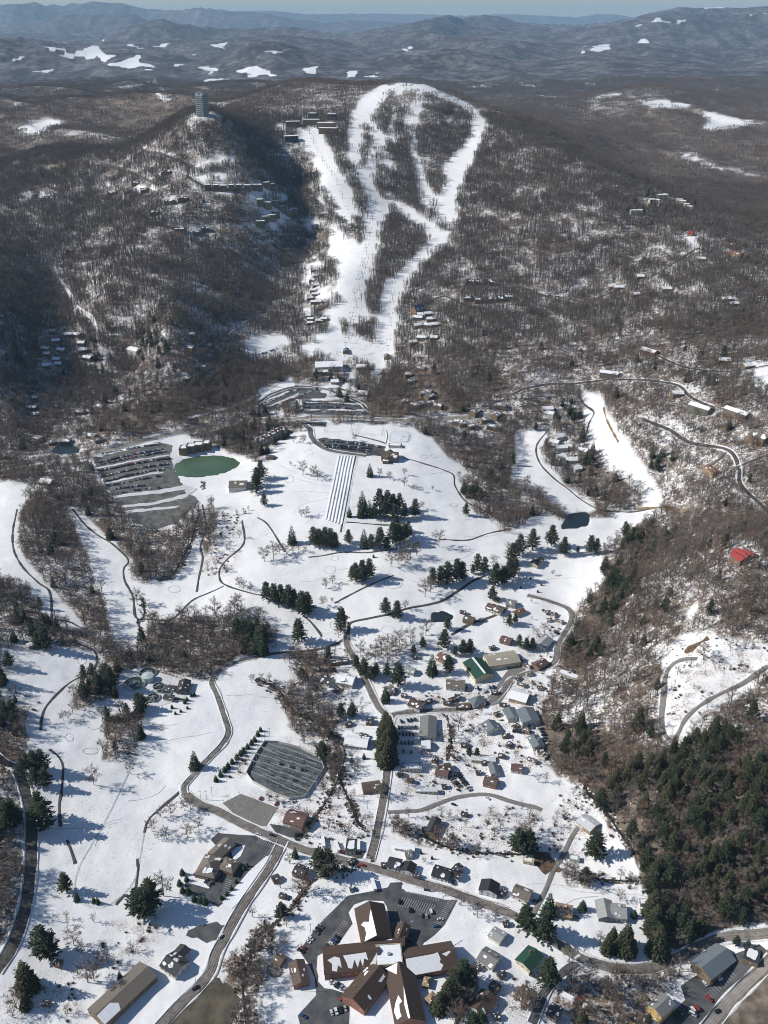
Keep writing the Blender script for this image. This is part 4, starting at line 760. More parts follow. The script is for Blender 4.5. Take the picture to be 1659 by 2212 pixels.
    if windows:
        fh = eave / floors
        wm = WINB if big else WIN
        for s in (-1, 1):
            n = max(1, int(L / wstep))
            for i in range(n):
                x = -hl + L * (i + .5) / n
                for f in range(floors):
                    zc = fh * (f + .55)
                    if eave < 2: continue
                    if door and f == 0 and s < 0 and i == n // 2: put('door', DOOR, parent, *tr(x, s * hw), .05, rz + s * math.pi / 2); continue
                    if garage and f == 0 and s < 0 and i < n // 2: put('garage_door', GARAGE, parent, *tr(x, s * hw), .05, rz + s * math.pi / 2); continue
                    put('window', wm, parent, *tr(x, s * hw), zc, rz + s * math.pi / 2)
            n2 = max(1, int(W / (wstep + .6)))
            for i in range(n2):
                for f in range(floors): put('window', wm, parent, *tr(s * hl, -hw + W * (i + .5) / n2), fh * (f + .55), rz + (0 if s > 0 else math.pi))
    if chimney:
        c = MB(); x, y = tr(hl * .35, hw * .3); c.box(x - .45, x + .45, y - .45, y + .45, eave, eave + rise + 1.1); c.box(x - .55, x + .55, y - .55, y + .55, eave + rise + 1.1, eave + rise + 1.3); c.build('chimney', WM['brick'], parent)
HN = [0]
def house(name, t, ax, ay, bx, by, W, eave, roof, wall, label, snow=.3, cat='house', group=None, **kw):
    a = TP(t, ax, ay); b = TP(t, bx, by); pitch = kw.get('pitch', .42); hh = eave + (0 if kw.get('flat') else W * pitch / 2)
    A = under(*a, hh); B = under(*b, hh)
    if B[0] < A[0]: A, B = B, A
    L = max(float(np.hypot(*(B - A)[:2])), W * .55); ang = math.atan2(B[1] - A[1], B[0] - A[0]); c = (A + B) / 2; z = float(H(c[0], c[1])); HN[0] += 1
    e = empty(name, (c[0], c[1], z), ang); tag(e, label, cat, group)
    gable(e, L, W, eave, RM[roof], WM[wall], snow=snow, seed=HN[0], **kw)
    for i in np.arange(-L / 2, L / 2 + .1, 6): KEEP.append((c[0] + math.cos(ang) * i, c[1] + math.sin(ang) * i, W / 2 + 3.5))
    return e, L
def wing(e, c0, t, ax, ay, bx, by, W, eave, roof, wall, snow=.3, gh=None, **kw):
    """another gabled wing under the same building"""
    A = under(*TP(t, ax, ay), gh or eave + W * kw.get('pitch', .42) / 2); B = under(*TP(t, bx, by), gh or eave + W * kw.get('pitch', .42) / 2)
    if B[0] < A[0]: A, B = B, A
    L = float(np.hypot(*(B - A)[:2])); ang = math.atan2(B[1] - A[1], B[0] - A[0]); c = (A + B) / 2
    ca, sa = math.cos(-c0[3]), math.sin(-c0[3]); dx, dy = c[0] - c0[0], c[1] - c0[1]; HN[0] += 1
    gable(e, L, W, eave, RM[roof], WM[wall], snow=snow, rz=ang - c0[3], ox=dx * ca - dy * sa, oy=dx * sa + dy * ca, seed=HN[0], **kw)
    for i in np.arange(-L / 2, L / 2 + .1, 6): KEEP.append((c[0] + math.cos(ang) * i, c[1] + math.sin(ang) * i, W / 2 + 3.5))
# the star-shaped church
g0 = under(845, 2066, 9); c0 = (g0[0], g0[1], float(H(g0[0], g0[1])), 0.0)
ch = empty('church', c0[:3]); tag(ch, 'large brown-roofed church of five long wings set like a star', 'church')
kw = dict(door=False, wstep=4.5, chimney=False, pitch=.5)
wing(ch, c0, '13', 735, 875, 785, 1095, 22, 6.5, 'dkbrown', 'brick', snow=.75, snow_side=-1, blobs_=[[(-.5,.02),(.97,.02),(.97,.8),(.6,.6),(.25,.62),(.05,.8),(-.05,.6),(.1,.3),(-.15,.2),(-.35,.12)]], **kw)
wing(ch, c0, '13', 440, 1230, 800, 1182, 22, 5.5, 'dkbrown', 'brick', snow=.85, snow_side=-1, blobs_=[[(-.85,.3),(-.6,.15),(-.42,.25),(-.38,.75),(-.5,.6),(-.55,.92),(-.72,.85),(-.7,.5)],[(-.3,.15),(.5,.1),(.55,.5),(.42,.4),(.36,.8),(.28,.4),(.18,.82),(.08,.4),(-.02,.85),(-.15,.8),(-.2,.5)],[(.62,.7),(.9,.15),(.8,.75),(.6,.95)]], **kw)
wing(ch, c0, '13', 965, 1232, 1285, 1180, 22, 5.5, 'dkbrown', 'brick', snow=.8, snow_side=-1, blobs_=[[(-.97,.1),(.1,.08),(.3,.03),(.36,.4),(.3,.55),(.42,.7),(.3,.95),(-.97,.97)],[(.45,.15),(.75,.05),(.8,.12),(.6,.3)]], **kw)
wing(ch, c0, '13', 800, 1290, 630, 1505, 19, 5.5, 'dkbrown', 'brick', snow=.15, **kw)
wing(ch, c0, '13', 925, 1262, 1000, 1625, 20, 5.8, 'dkbrown', 'brick', snow=.45, snow_side=-1, blobs_=[[(-.1,.02),(.97,.02),(.97,.14),(.5,.2),(.2,.12)],[(.1,.45),(.35,.3),(.4,.5),(.62,.55),(.8,.5),(.85,.8),(.55,.9),(.3,.7)],[(-.97,.1),(-.6,.3),(-.97,.95)]], **kw)
wing(ch, c0, '13', 700, 1140, 960, 1130, 12, 5.2, 'dkbrown', 'brick', snow=.15, **kw); wing(ch, c0, '13', 960, 1010, 925, 1110, 9, 4.6, 'dkbrown', 'brick', snow=.1, **kw)
q = under(*TP('13', 862, 1215), 9); m = MB(); dx, dy = q[0] - c0[0], q[1] - c0[1]; ang = .08
m.box(-9, 9, -8, 8, -3, 8.6, 0, ang, (dx, dy)); hb = m.build('hub_wall', WM['cream'], ch)
m = MB(); m.box(-9.3, 9.3, -8.3, 8.3, 8.6, 9.1, 0, ang, (dx, dy)); m.box(-9.3, 9.3, -8.3, -7.8, 9.1, 9.7, 0, ang, (dx, dy)); m.box(-9.3, 9.3, 7.8, 8.3, 9.1, 9.7, 0, ang, (dx, dy)); hr_ = m.build('hub_roof', RM['cream'], ch); m = MB(); m.box(-8.6, 8.6, -7.6, 7.6, 9.1, 9.35, 0, ang, (dx, dy)); m.build('snow_patch', M_SNOW, hr_)
m = MB(); m.bar((dx, dy, 9.3), (dx, dy, 10.6), 1.6, 1.2, 8); m.build('roof_vent', RM['lgrey'], ch)
vm = MB(); vm.bar((0, 0, 0), (0, 0, 1.1), .35, .35, 6); VENT = vm.mesh('roof_vent', RM['lgrey'])
for tx, ty in ((700,1300),(740,1245),(745,1330),(640,1420),(905,1290),(935,1330),(950,1480),(735,960),(560,1215),(1190,1195)):
    p = under(*TP('13', tx, ty), 9.3); inst('roof_vent', VENT, ch, (p[0] - c0[0], p[1] - c0[1], 8.2))
HS = [
 ('house','13',200,290,322,325,15,5,'maroon','tan','long maroon-roofed brick workshop beside the substation yard',.1,dict(garage=True,cat='building')),
 ('office','13',585,500,650,503,13,3.4,'dark','pale','small flat dark-roofed office between the parked white buses',.1,dict(flat=True,cat='building')),
 ('house','13',255,640,325,665,10,4,'dark','wood','dark-roofed house with a porch beside the big leafless tree',.3,dict(chimney=True)),
 ('shed','13',108,715,150,695,6,3,'dark','wood','small dark shed standing alone west of the creek',.1,dict(windows=False,cat='shed')),
 ('house','13',690,115,805,95,10,4,'brown','wood','brown-roofed house on the bend of the creek beside the straight road',.25,dict(chimney=True)),
 ('mobile_home','13',1030,128,1175,140,5,3,'white','cream','long cream mobile home standing in scrub north of the side lane',.5,dict(pitch=.15,cat='mobile home')),
 ('house','13',1165,10,1245,25,9,3.6,'maroon','pale','maroon-roofed house with a snowy west slope near the row of parked vans',.5,dict(snow_side=1)),
 ('house','13',1480,62,1562,82,10,4,'brown','brick','square brown-roofed brick house at the east end of the side lane',.1,dict(chimney=True)),
 ('barn','13',1170,318,1125,410,8,4,'dark','wood','narrow dark barn standing alone in the scrub meadow',0,dict(cat='barn')),
 ('shed','13',1078,385,1112,392,5,2.8,'dark','wood','small dark shed leaning against the narrow barn',.1,dict(windows=False,cat='shed')),
 ('mobile_home','13',900,500,1028,520,5,3,'snow','pale','snow-covered mobile home at the back of the roadside yards',.95,dict(pitch=.15,cat='mobile home')),
 ('shed','13',965,548,1008,540,7,3.2,'grey','pale','small grey shed beside the snow-covered mobile home',.2,dict(cat='shed')),
 ('house','13',858,595,938,615,10,3.6,'dark','white','white house with a dark roof half under snow, nearest the road junction',.7,dict(snow_side=-1)),
 ('house','13',1000,605,975,660,10,3.8,'black','pale','black-roofed house next door to the half-snowy white house',0,dict()),
 ('house','13',1150,650,1258,680,11,3.6,'black','white','long black-roofed white house with a rear wing on the meadow edge',.2,dict(chimney=True)),
 ('house','13',1292,625,1322,650,8,3.6,'dark','pale','little dark cottage behind the long black-roofed house',.1,dict()),
 ('house','13',1520,722,1500,790,14,5,'black','white','tall white house with black gable roof above the road bend',0,dict(floors=2)),
 ('house','13',1525,1055,1600,1100,10,3.4,'lgrey','pale','pale grey metal garage behind a brown hedge',.1,dict(windows=False,cat='garage',pitch=.2)),
 ('house','13',1460,1185,1562,1250,13,3.6,'grey','pale','grey-roofed house with a drift of snow on its ridge, east of the church',.2,dict(chimney=True)),
 ('house','13',1512,1455,1425,1565,13,4,'dkbrown','pale','dark brown roofed house near the bottom conifer',.15,dict(chimney=True)),
 ('shed','13',1525,1390,1572,1430,6.5,3,'brown','wood','small brown shed behind the dark brown roofed house',.1,dict(windows=False,cat='shed')),
 ('pavilion','13',1085,1372,1128,1382,7,3,'tan','wood','brown octagon-like shelter behind the east wing of the church',.1,dict(hip=True,windows=False,cat='shelter')),
 ('pavilion','13',1118,1465,1152,1495,7.5,3,'tan','wood','tan square shelter beside the south-east wing of the church',.05,dict(hip=True,windows=False,cat='shelter')),
 ('pavilion','13',130,1215,180,1245,8,3,'brown','wood','brown picnic shelter beside the round gravel playground',.15,dict(windows=False,cat='shelter')),
 ('house','13',262,1245,297,1388,11,4.2,'brown','brick','narrow brick annex with brown roof west of the church',.1,dict(cat='building')),
 ('hall','03',965,1290,632,1605,18,4.5,'taupe','wood','huge taupe-roofed hall at the bottom corner, snow on its lower end',0,dict(cat='hall',wstep=6,pitch=.3)),
 ('house','03',1085,1215,1185,1290,14,4.2,'dark','pale','dark-roofed house with crossing gables behind the huge hall',.55,dict(chimney=True)),
 ('restaurant','03',1300,600,1425,630,20,4.2,'taupe','wood','brown hip-roofed restaurant with drifts of snow and a tree-lined car park',.35,dict(hip=True,cat='restaurant',big=True)),
 ('shed','03',362,1250,402,1262,5,2.6,'brown','wood','tiny brown shed under the conifers at the lower left',.1,dict(windows=False,cat='shed')),
 ('shed','03',278,1515,330,1522,3,2.4,'dark','wood','tiny dark hut beside the narrow footpath at the lower left',.2,dict(windows=False,cat='shed')),
 ('house','23',445,312,535,372,13,4,'white','tan','white metal-roofed house at the top of the gravel drive',.3,dict(garage=True,pitch=.3)),
 ('camper','23',70,590,140,605,4.5,2.9,'cream','cream','cream camper trailer parked by the brown earth bank',.1,dict(flat=True,cat='camper')),
 ('shed','23',370,580,435,588,5,2.6,'lgrey','pale','grey lean-to shed beside the gravel drive',.2,dict(flat=True,windows=False,cat='shed')),
 ('house','23',10,775,118,818,11,4,'taupe','pale','taupe-roofed house with two white drifts beside the gravel drive',.3,dict()),
 ('house','23',278,897,388,920,11,3.6,'tan','wood','tan-roofed brown cottage between the road conifers',.15,dict(chimney=True)),
 ('house','23',640,905,735,918,13,3.6,'lgrey','pale','wide pale grey house with a projecting gable beside the four cone-shaped conifers',.1,dict(chimney=True)),
 ('mobile_home','23',825,865,880,868,5,2.8,'lgrey','pale','small pale trailer against the wood edge',.4,dict(flat=True,cat='mobile home')),
 ('shed','23',845,915,880,918,4,2.6,'grey','pale','grey shed just below the pale trailer by the wood',.2,dict(flat=True,windows=False,cat='shed')),
 ('house','23',68,1265,152,1175,13,3.8,'green','cream','cream house with a bright green metal roof',.0,dict(chimney=True,pitch=.35)),
 ('store','23',1385,1150,1215,1305,17,5,'bgrey','wood','long grey gabled store beside the highway with cars along its front',.0,dict(cat='shop',floors=1,big=True)),
 ('store','23',1500,1195,1600,1222,12,3.6,'dark','wood','low flat dark-roofed store beside the long grey gabled store',.1,dict(flat=True,cat='shop')),
 ('house','23',1005,1485,918,1565,11,6.5,'grey','yellow','yellow two-storey house with grey roof beside the highway yard',.1,dict(floors=2)),
 ('shed','23',850,1600,790,1655,9,4,'brown','yellow','brown-roofed wing in front of the yellow house',.1,dict(cat='annex')),
 ('camper','23',318,1460,398,1508,4,2.9,'white','white','white touring camper parked below the bending road',.6,dict(flat=True,cat='camper')),
 ('house','23',240,1545,305,1590,10,3.6,'dark','wood','small dark cabin at the bottom beside the side road',.3,dict()),
 ('house','23',42,1430,135,1500,12,3.6,'taupe','pale','grey-brown roofed house hidden under bare branches below the green roof',.1,dict()),
 ('house','22',1430,268,1500,292,10,5,'red','wood','front wing of the red-roofed hilltop house',0,dict(pitch=.5)),
 ('barn','22',182,288,138,330,10,4,'dark','cream','cream barn with a dark roof at the edge of the snowfield',.2,dict(cat='barn')),
 ('house','22',8,650,72,622,8,3.2,'rust','pale','rust-red roofed shed north of the pine clump',.1,dict(cat='shed')),
 ('workshop','22',232,802,175,858,13,4,'lgrey','pale','pale grey workshop beside the dark pine clump',.3,dict(cat='workshop')),
 ('workshop','22',148,990,212,950,10,4,'maroon','wood','maroon-roofed workshop among stacked junk',.2,dict(cat='workshop')),
 ('workshop','22',300,1040,435,1058,7,3,'lgrey','pale','row of concrete blocks and walls at the east end of the road',.6,dict(flat=True,cat='workshop')),
 ('workshop','22',-5,1160,105,1185,16,4,'snow','tan','tan-walled workshop with a wholly white roof',.95,dict(cat='workshop')),
 ('workshop','22',80,1262,122,1350,17,4.5,'bgrey','pale','blue-grey metal workshop, the eastern of two side by side',.0,dict(cat='workshop',pitch=.3)),
 ('workshop','22',-25,1265,12,1325,12,4,'bgrey','pale','blue-grey metal workshop, the western of two side by side',.0,dict(cat='workshop',pitch=.3)),
 ('house','22',135,1440,172,1512,11,3.6,'bgrey','pale','grey house among parked vehicles beside the mill wood',.2,dict()),
 ('house','22',-5,1640,65,1650,9,3.4,'maroon','pale','maroon-roofed cottage near the brown hedge row',.2,dict()),
 ('warehouse','12',1492,955,1690,925,20,5,'beige','cream','long beige metal warehouse north of the yard',.1,dict(cat='warehouse',wstep=7,pitch=.2,garage=True)),
 ('warehouse','12',1400,940,1482,1050,21,5,'green','cream','dark green metal-roofed warehouse with a white strip of snow along its ridge',.0,dict(cat='warehouse',wstep=7,pitch=.35)),
 ('house','12',1232,1098,1352,1105,12,3.8,'taupe','pale','long taupe-roofed house west of the green warehouse',.2,dict()),
 ('house','12',1183,912,1240,940,12,3.8,'rust','tan','orange-brown roofed house below the pines',.5,dict(chimney=True)),
 ('house','12',968,1005,1030,1022,9,3.4,'lgrey','pale','small grey-roofed house with a dark doorway west of the tall spruce',.2,dict()),
 ('house','12',1002,1210,1078,1242,13,4,'dkbrown','pale','dark brown roofed house with snow stripes beside the street',.5,dict(chimney=True)),
 ('shed','12',1288,1185,1322,1190,7,3,'dark','wood','square dark shed south of the taupe-roofed house',.1,dict(windows=False,cat='shed')),
 ('shed','12',1295,1245,1385,1242,7,3,'brown','wood','low brown shed with a snow stripe beside the street',.4,dict(windows=False,cat='shed')),
 ('house','12',1412,1185,1448,1228,14,4,'bgrey','pale','blue-grey pyramid-roofed house at the street corner',.0,dict(hip=True)),
 ('hall','12',1118,1310,1112,1450,15,4.2,'grey','pale','long narrow grey hall beside the shaded car yard',.0,dict(cat='hall',wstep=6,pitch=.3)),
 ('hall','12',1072,1492,1128,1495,11,3.2,'snow','cream','snow-roofed cream porch block at the foot of the long narrow hall',.95,dict(cat='annex')),
 ('house','12',580,1462,728,1475,14,4,'snow','pale','long house under a thick snow roof west of the row of tall conifers',.95,dict(chimney=True)),
 ('shed','12',715,1345,762,1345,7,3,'dark','wood','small dark shed under bare trees north of the snow-roofed house',.2,dict(windows=False,cat='shed')),
 ('house','12',1502,1345,1540,1400,14,4,'bgrey','pale','blue-grey house with a long shadow, east of the snowy paddock',.1,dict()),
 ('house','12',425,1062,490,1085,12,4,'dark','pale','dark house with white roof stripes beneath the creek bend',.6,dict()),
 ('house','12',535,1055,640,1075,16,4.5,'snow','pale','big snow-covered cross-gabled house west of the lane',.95,dict(chimney=True)),
 ('stable','12',482,965,602,952,6,3,'dark','wood','long low stable with a half-snowy roof beside the lane',.6,dict(cat='stable',windows=False)),
 ('house','12',830,1145,890,1130,10,3.4,'grey','pale','grey cottage with a curved drive beside the young spruce',.3,dict()),
 ('house','12',1348,672,1412,690,11,3.6,'brown','wood','brown cottage east of the round dark pond',.3,dict()),
 ('house','12',1500,592,1598,625,13,4,'brown','pale','wide brown and white roofed house on the lane north of the pond',.6,dict(chimney=True)),
 ('house','12',1622,570,1680,580,12,3.6,'grey','pale','grey-roofed house next to the wide brown and white one',.3,dict()),
 ('house','12',1588,805,1655,825,10,3.4,'maroon','wood','maroon-roofed cabin north of the beige warehouse',.2,dict()),
 ('mobile_home','12',1395,1588,1550,1592,7,3,'white','cream','cream mobile home half covered in snow, south of the paddock',.6,dict(pitch=.15,cat='mobile home')),
 ('house','12',1530,1618,1552,1690,8,3.4,'bgrey','pale','narrow blue-grey building just east of the half-covered mobile home',.0,dict()),
 ('mobile_home','12',940,1645,1070,1652,8,3,'lgrey','pale','flat grey mobile home below the long narrow hall',.2,dict(flat=True,cat='mobile home')),
 ('house','12',1180,1650,1262,1640,10,3.6,'dkbrown','brick','brown and white house with several gables near the parked vans',.5,dict()),
 ('pump_house','02',1203,1080,1182,1150,11,4,'dark','olive','dark-roofed control building at the treatment plant gate',.1,dict(cat='building')),
 ('shed','02',1092,1125,1140,1135,7,3,'dark','pale','dark shed between the tanks and the control building',.1,dict(windows=False,cat='shed')),
 ('shed','02',1068,1185,1125,1195,7,3,'dark','pale','dark shed south of the smaller round tanks',.3,dict(windows=False,cat='shed')),
 ('hut','02',178,855,215,845,6,3,'snow','tan','tan warming hut under the left-hand conifer',.9,dict(windows=False,cat='hut')),
 ('lodge','11',385,700,560,695,30,7,'snow','pale','long pale ski lodge under a snow roof at the foot of the runs',.95,dict(cat='lodge',floors=2,pitch=.12)),
 ('lodge','11',370,745,470,742,12,6,'snow','wood','front wing of the ski lodge',.95,dict(cat='lodge',floors=2,pitch=.12)),
 ('rental_shop','11',650,700,716,702,15,5,'snow','tan','square snow-roofed rental hall east of the ski lodge',.95,dict(cat='building')),
 ('ski_school','11',664,870,728,875,16,5,'snow','pale','white-roofed ski school by the lowest bend of the access road',.95,dict(cat='building')),
 ('ticket_house','11',486,798,536,800,13,4,'snow','tan','small snow-roofed ticket house among bare trees',.95,dict(cat='building')),
 ('lift_station','11',580,618,586,588,9,3.8,'bgrey','wood','grey-roofed lower station of the middle chairlift',.0,dict(cat='lift station',windows=False)),
 ('lift_station','11',846,655,848,625,9,3.8,'grey','tan','grey and orange lower station of the east chairlift',.0,dict(cat='lift station',windows=False)),
 ('clubhouse','11',818,1265,920,1270,20,5,'brown','wood','brown-roofed clubhouse at the head of the tubing lanes',.35,dict(cat='clubhouse',pitch=.6)),
 ('clubhouse_terrace','11',820,1325,860,1325,8,3.5,'brown','wood','low flat terrace hut in front of the clubhouse',.7,dict(flat=True,cat='hut')),
 ('skate_house','11',860,1225,945,1225,9,3,'dark','pale','flat-roofed skate house below the ice rink',.6,dict(flat=True,cat='building')),
 ('hut','11',72,1290,118,1292,9,3,'dkbrown','wood','small brown hut beside the pond path on the golf course',.2,dict(cat='hut')),
 ('house','11',1020,330,1080,300,16,9,'bgrey','wood','steep grey-roofed house in the trees at the edge of the east run',.3,dict(pitch=1.1)),
 ('lodge','01',1490,1465,1600,1450,22,5,'taupe','pale','pale broad-roofed restaurant below the green pond',.3,dict(cat='restaurant')),
 ('house','01',845,582,905,590,16,6,'snow','pale','snow-roofed house with a circular drive on the left hillside',.9,dict()),
 ('house','01',270,1440,345,1450,13,5,'snow','wood','snow-roofed brown house at the head of the far-left fairway',.85,dict()),
 ('house','21',845,592,935,605,14,5,'snow','brick','long snow-roofed hillside house at the upper end of its drive',.9,dict(floors=1)),
 ('condominium','21',570,742,690,740,12,7,'snow','wood','brown condominium block with a stepped snow roof on the right slope',.95,dict(cat='apartment block',floors=3)),
 ('condominium','21',1150,952,1285,965,13,9,'snow','olive','tall tan condominium above the bare earth bank',.6,dict(cat='apartment block',floors=3)),
 ('condominium','21',1380,985,1530,1000,12,8,'snow','wood','dark brown condominium beside the tall tan one',.7,dict(cat='apartment block',floors=3)),
 ('house','21',1560,1120,1659,1165,20,6,'taupe','wood','large taupe-roofed house at the right edge',.6,dict()),
 ('house','21',1262,1360,1325,1385,12,5,'rust','tan','orange-brown roofed house at the end of a wooded drive',.1,dict()),
 ('house','20',1140,1500,1175,1502,12,5,'red','wood','red-roofed house high on the right shoulder',.0,dict()),
 ('condominium','20',1410,1622,1490,1640,14,7,'rust','tan','orange apartment block high at the right',.2,dict(cat='apartment block',floors=2)),
 ('condominium','20',1395,1572,1450,1580,13,6,'brown','rust','brown apartment block above the orange one',.3,dict(cat='apartment block',floors=2)),
]
for (nm, t, ax, ay, bx, by, W, ev_, rf, wl, lab, sn, kw) in HS: 
    e, L_ = house(nm, t, ax, ay, bx, by, W, ev_, rf, wl, lab, snow=sn, **kw)
    c = (e.location.x, e.location.y, e.location.z, e.rotation_euler.z)
    if lab.startswith('front wing of the red'):
        e.name = 'hilltop_house'; e['label'] = 'red-roofed hilltop house of three crossing gables'
        wing(e, c, '22', 1445, 232, 1532, 262, 10, 5, 'red', 'wood', snow=0, pitch=.5); wing(e, c, '22', 1495, 222, 1570, 248, 10, 5, 'red', 'wood', snow=0, pitch=.5)
    if lab.startswith('wide pale grey house'): wing(e, c, '23', 588, 842, 612, 962, 12, 3.8, 'lgrey', 'bgrey', snow=0)
    if lab.startswith('dark-roofed house with crossing'): wing(e, c, '03', 1205, 1150, 1140, 1220, 9, 4, 'dark', 'pale', snow=.1)
    if lab.startswith('brown hip-roofed'):
        wing(e, c, '03', 1490, 460, 1385, 560, 12, 4.2, 'taupe', 'wood', snow=.1); wing(e, c, '03', 1440, 600, 1535, 635, 12, 4, 'taupe', 'wood', snow=.2, hip=True, windows=False)
    if lab.startswith('long black-roofed'): wing(e, c, '13', 1262, 660, 1325, 690, 8, 3.4, 'black', 'white', snow=.1)
    if lab.startswith('brown-roofed clubhouse'): wing(e, c, '11', 868, 1250, 860, 1300, 12, 5, 'brown', 'wood', snow=.2, pitch=.7)
    if lab.startswith('big snow-covered'): wing(e, c, '12', 590, 1050, 575, 1095, 13, 4.5, 'snow', 'pale', snow=.95)
    if lab.startswith('dark green metal'):
        s = MB(); s.box(-L_ / 2, L_ / 2, -1.1, 1.1, 5 + 21 * .175 + .02, 5 + 21 * .175 + .3); s.build('snow_patch', M_SNOW, e)
    if lab.startswith('huge taupe'):
        s = MB(); hl = L_ / 2; s.v += [(-hl - .3, -9.2, 4.5), (-hl + 13, -9.2, 4.5), (-hl + 15, -5, 5.8), (-hl + 11, -1, 7.0), (-hl - .3, -1.5, 6.85)]; s.v += [(x, y, z + .3) for x, y, z in s.v[:5]]; s.f += [(5, 6, 7, 8, 9)] + [(i, (i + 1) % 5, 5 + (i + 1) % 5, 5 + i) for i in range(5)]; s.m += [0] * 6; s.build('snow_patch', M_SNOW, e)
# groups of alike cabins and condominium blocks among the woods
def cabins(spec, t, pts, W, L, eave, roof, wall, label, group, cat, floors=1, snow=.9, name='cabin', angs=(0,), flat=False, wmake=True):
    for i, (x, y) in enumerate(pts):
        p = under(*TP(t, x, y), eave + 1); HN[0] += 1; e = empty(name, (p[0], p[1], float(H(p[0], p[1]))), R(angs[i % len(angs)])); tag(e, label, cat, group)
        gable(e, L * (1 + .15 * ((i * 7) % 3 - 1)), W, eave, RM[roof], WM[wall], snow=snow, floors=floors, seed=HN[0], flat=flat, door=False, wstep=5, windows=wmake); KEEP.append((p[0], p[1], W * .8 + 3)); KEEP.append((p[0], p[1] - 10, 9 if wmake else 2))
cabins(0, '11', [(372,85),(392,120),(365,150),(388,182),(370,215),(385,240),(355,265),(375,290),(400,290),(340,380),(352,400),(410,410),(350,425),(440,400)], 10, 12, 4, 'snow', 'wood', 'small snow-roofed cabin among bare trees west of the lower run', 'cabins beside the lower run', 'cabin')
cabins(0, '11', [(1065,370),(1110,365),(1050,390),(1130,400),(1045,440),(1120,440),(1160,435),(1015,550),(1075,520),(1150,520)], 12, 15, 5, 'snow', 'wood', 'snow-roofed cabin in the woods east of the lower run', 'cabins east of the lower run', 'cabin', angs=(0, 20, -15))
cabins(0, '11', [(985,760),(1070,720),(1000,800),(1085,880),(1115,870),(1125,900),(960,930),(1025,955),(1060,950),(1130,940),(1180,960)], 12, 14, 5, 'grey', 'wood', 'grey-roofed cabin in the dense wood below the mountain road', 'cabins below the mountain road', 'cabin', snow=.4, angs=(10, -25, 40))
cabins(0, '11', [(1380,155),(1420,160),(1500,158),(1530,165),(1380,268),(1450,278),(1515,275),(1585,268),(1640,262)], 14, 18, 6, 'dark', 'wood', 'dark townhouse on the looping road of the right slope', 'townhouses on the looping road', 'townhouse', snow=.6, floors=2)
cabins(0, '11', [(1395,1090),(1310,1065),(1420,1000),(1480,1050),(1530,1095),(1560,1020),(1340,1075),(1590,960)], 12, 15, 4.5, 'grey', 'wood', 'partly snowy roof among the trees south-east of the highway', 'houses south-east of the highway', 'house', snow=.7, angs=(15, -20, 50))
cabins(0, '21', [(300,1160),(275,1195),(320,1230),(320,1290),(460,1250),(385,1310),(418,1365),(245,1010),(230,980)], 12, 14, 4.5, 'snow', 'pale', 'snow-roofed house in the wooded island between fairways', 'houses between the valley fairways', 'house', angs=(20, -30, 5))
cabins(0, '21', [(830,125),(645,190),(690,195),(800,240),(1000,205),(1380,270),(1225,12),(1430,300),(1370,665),(1520,700),(1070,880)], 13, 16, 4.5, 'snow', 'wood', 'snow-roofed house hidden in the woods of the right slope', 'houses on the right slope', 'house', angs=(0, 15))
cabins(0, '01', [(345,480),(440,500),(300,590),(305,625),(360,540),(400,600),(530,555),(535,600),(570,650),(370,660),(300,700),(500,500),(380,690)], 12, 14, 4.5, 'snow', 'wood', 'snow-roofed house under the trees beside the winding left road', 'houses beside the winding left road', 'house', angs=(0, 25, -20))
cabins(0, '01', [(220,910),(215,970),(650,965),(230,1015),(520,1000),(600,1155),(640,1180),(430,1190),(250,1170),(340,1195),(1240,500),(1235,585),(1200,785),(1310,710),(1350,570)], 12, 14, 4.5, 'grey', 'wood', 'dim roofed house in the valley woods north of the highway', 'houses in the valley woods', 'house', snow=.6, angs=(30, 0, -30))
cabins(0, '01', [(1195,1235),(1243,1222),(1292,1212),(1342,1203)], 16, 14, 9, 'dkbrown', 'wood', 'maroon-brown condominium block on the north bank of the green pond', 'condominiums by the green pond', 'apartment block', floors=3, snow=.1, name='condominium', flat=True)
cabins(0, '11', [(25,1185),(58,1172),(88,1155),(112,1142),(142,1128),(165,1115)], 14, 11, 8, 'dkbrown', 'pale', 'pale brown-roofed townhouse stepped along the bank west of the golf slope', 'townhouses in a stepped row', 'townhouse', floors=2, snow=.5, name='townhouse', angs=(30,))
cabins(0, '12', [(1350,1125),(1270,1205),(1240,1230),(1470,1240),(1545,1160),(1120,1215),(960,1180),(1560,560),(1590,630),(1460,690),(1340,640),(520,1145),(690,1030),(600,1365),(700,1440),(1160,1600),(1350,1500),(1480,1610),(1590,1570),(1640,1500),(1620,1440),(1560,1300),(1600,1240),(890,1160),(1030,930),(1530,870)], 4.5, 6, 2.6, 'dark', 'wood', 'small dark garden shed or store among the village yards', 'small sheds in the village yards', 'shed', snow=.4, name='shed', angs=(0, 25, -20, 60), wmake=False)
cabins(0, '22', [(230,640),(275,660),(310,700),(240,690),(60,950),(95,990),(110,1040),(30,1070),(60,1110),(180,1130),(20,1380),(90,1405),(180,1540),(210,1570),(130,1600),(300,1010),(380,1030),(340,1075),(400,1110)], 4.5, 7, 2.6, 'brown', 'pale', 'low store or junk pile half under snow in the eastern yards', 'stores and junk in the eastern yards', 'shed', snow=.5, name='shed', angs=(10, 50, -30), wmake=False)
cabins(0, '13', [(1220,110),(1000,70),(930,30),(1440,20),(1350,290),(615,600),(830,620),(1045,690),(1600,800),(1620,1000),(1430,1280),(1590,1330),(1560,1600),(175,820)], 4, 5, 2.5, 'dark', 'wood', 'tiny dark outbuilding in the gardens round the church', 'tiny outbuildings round the church', 'shed', snow=.3, name='shed', angs=(10, -20, 40), wmake=False)
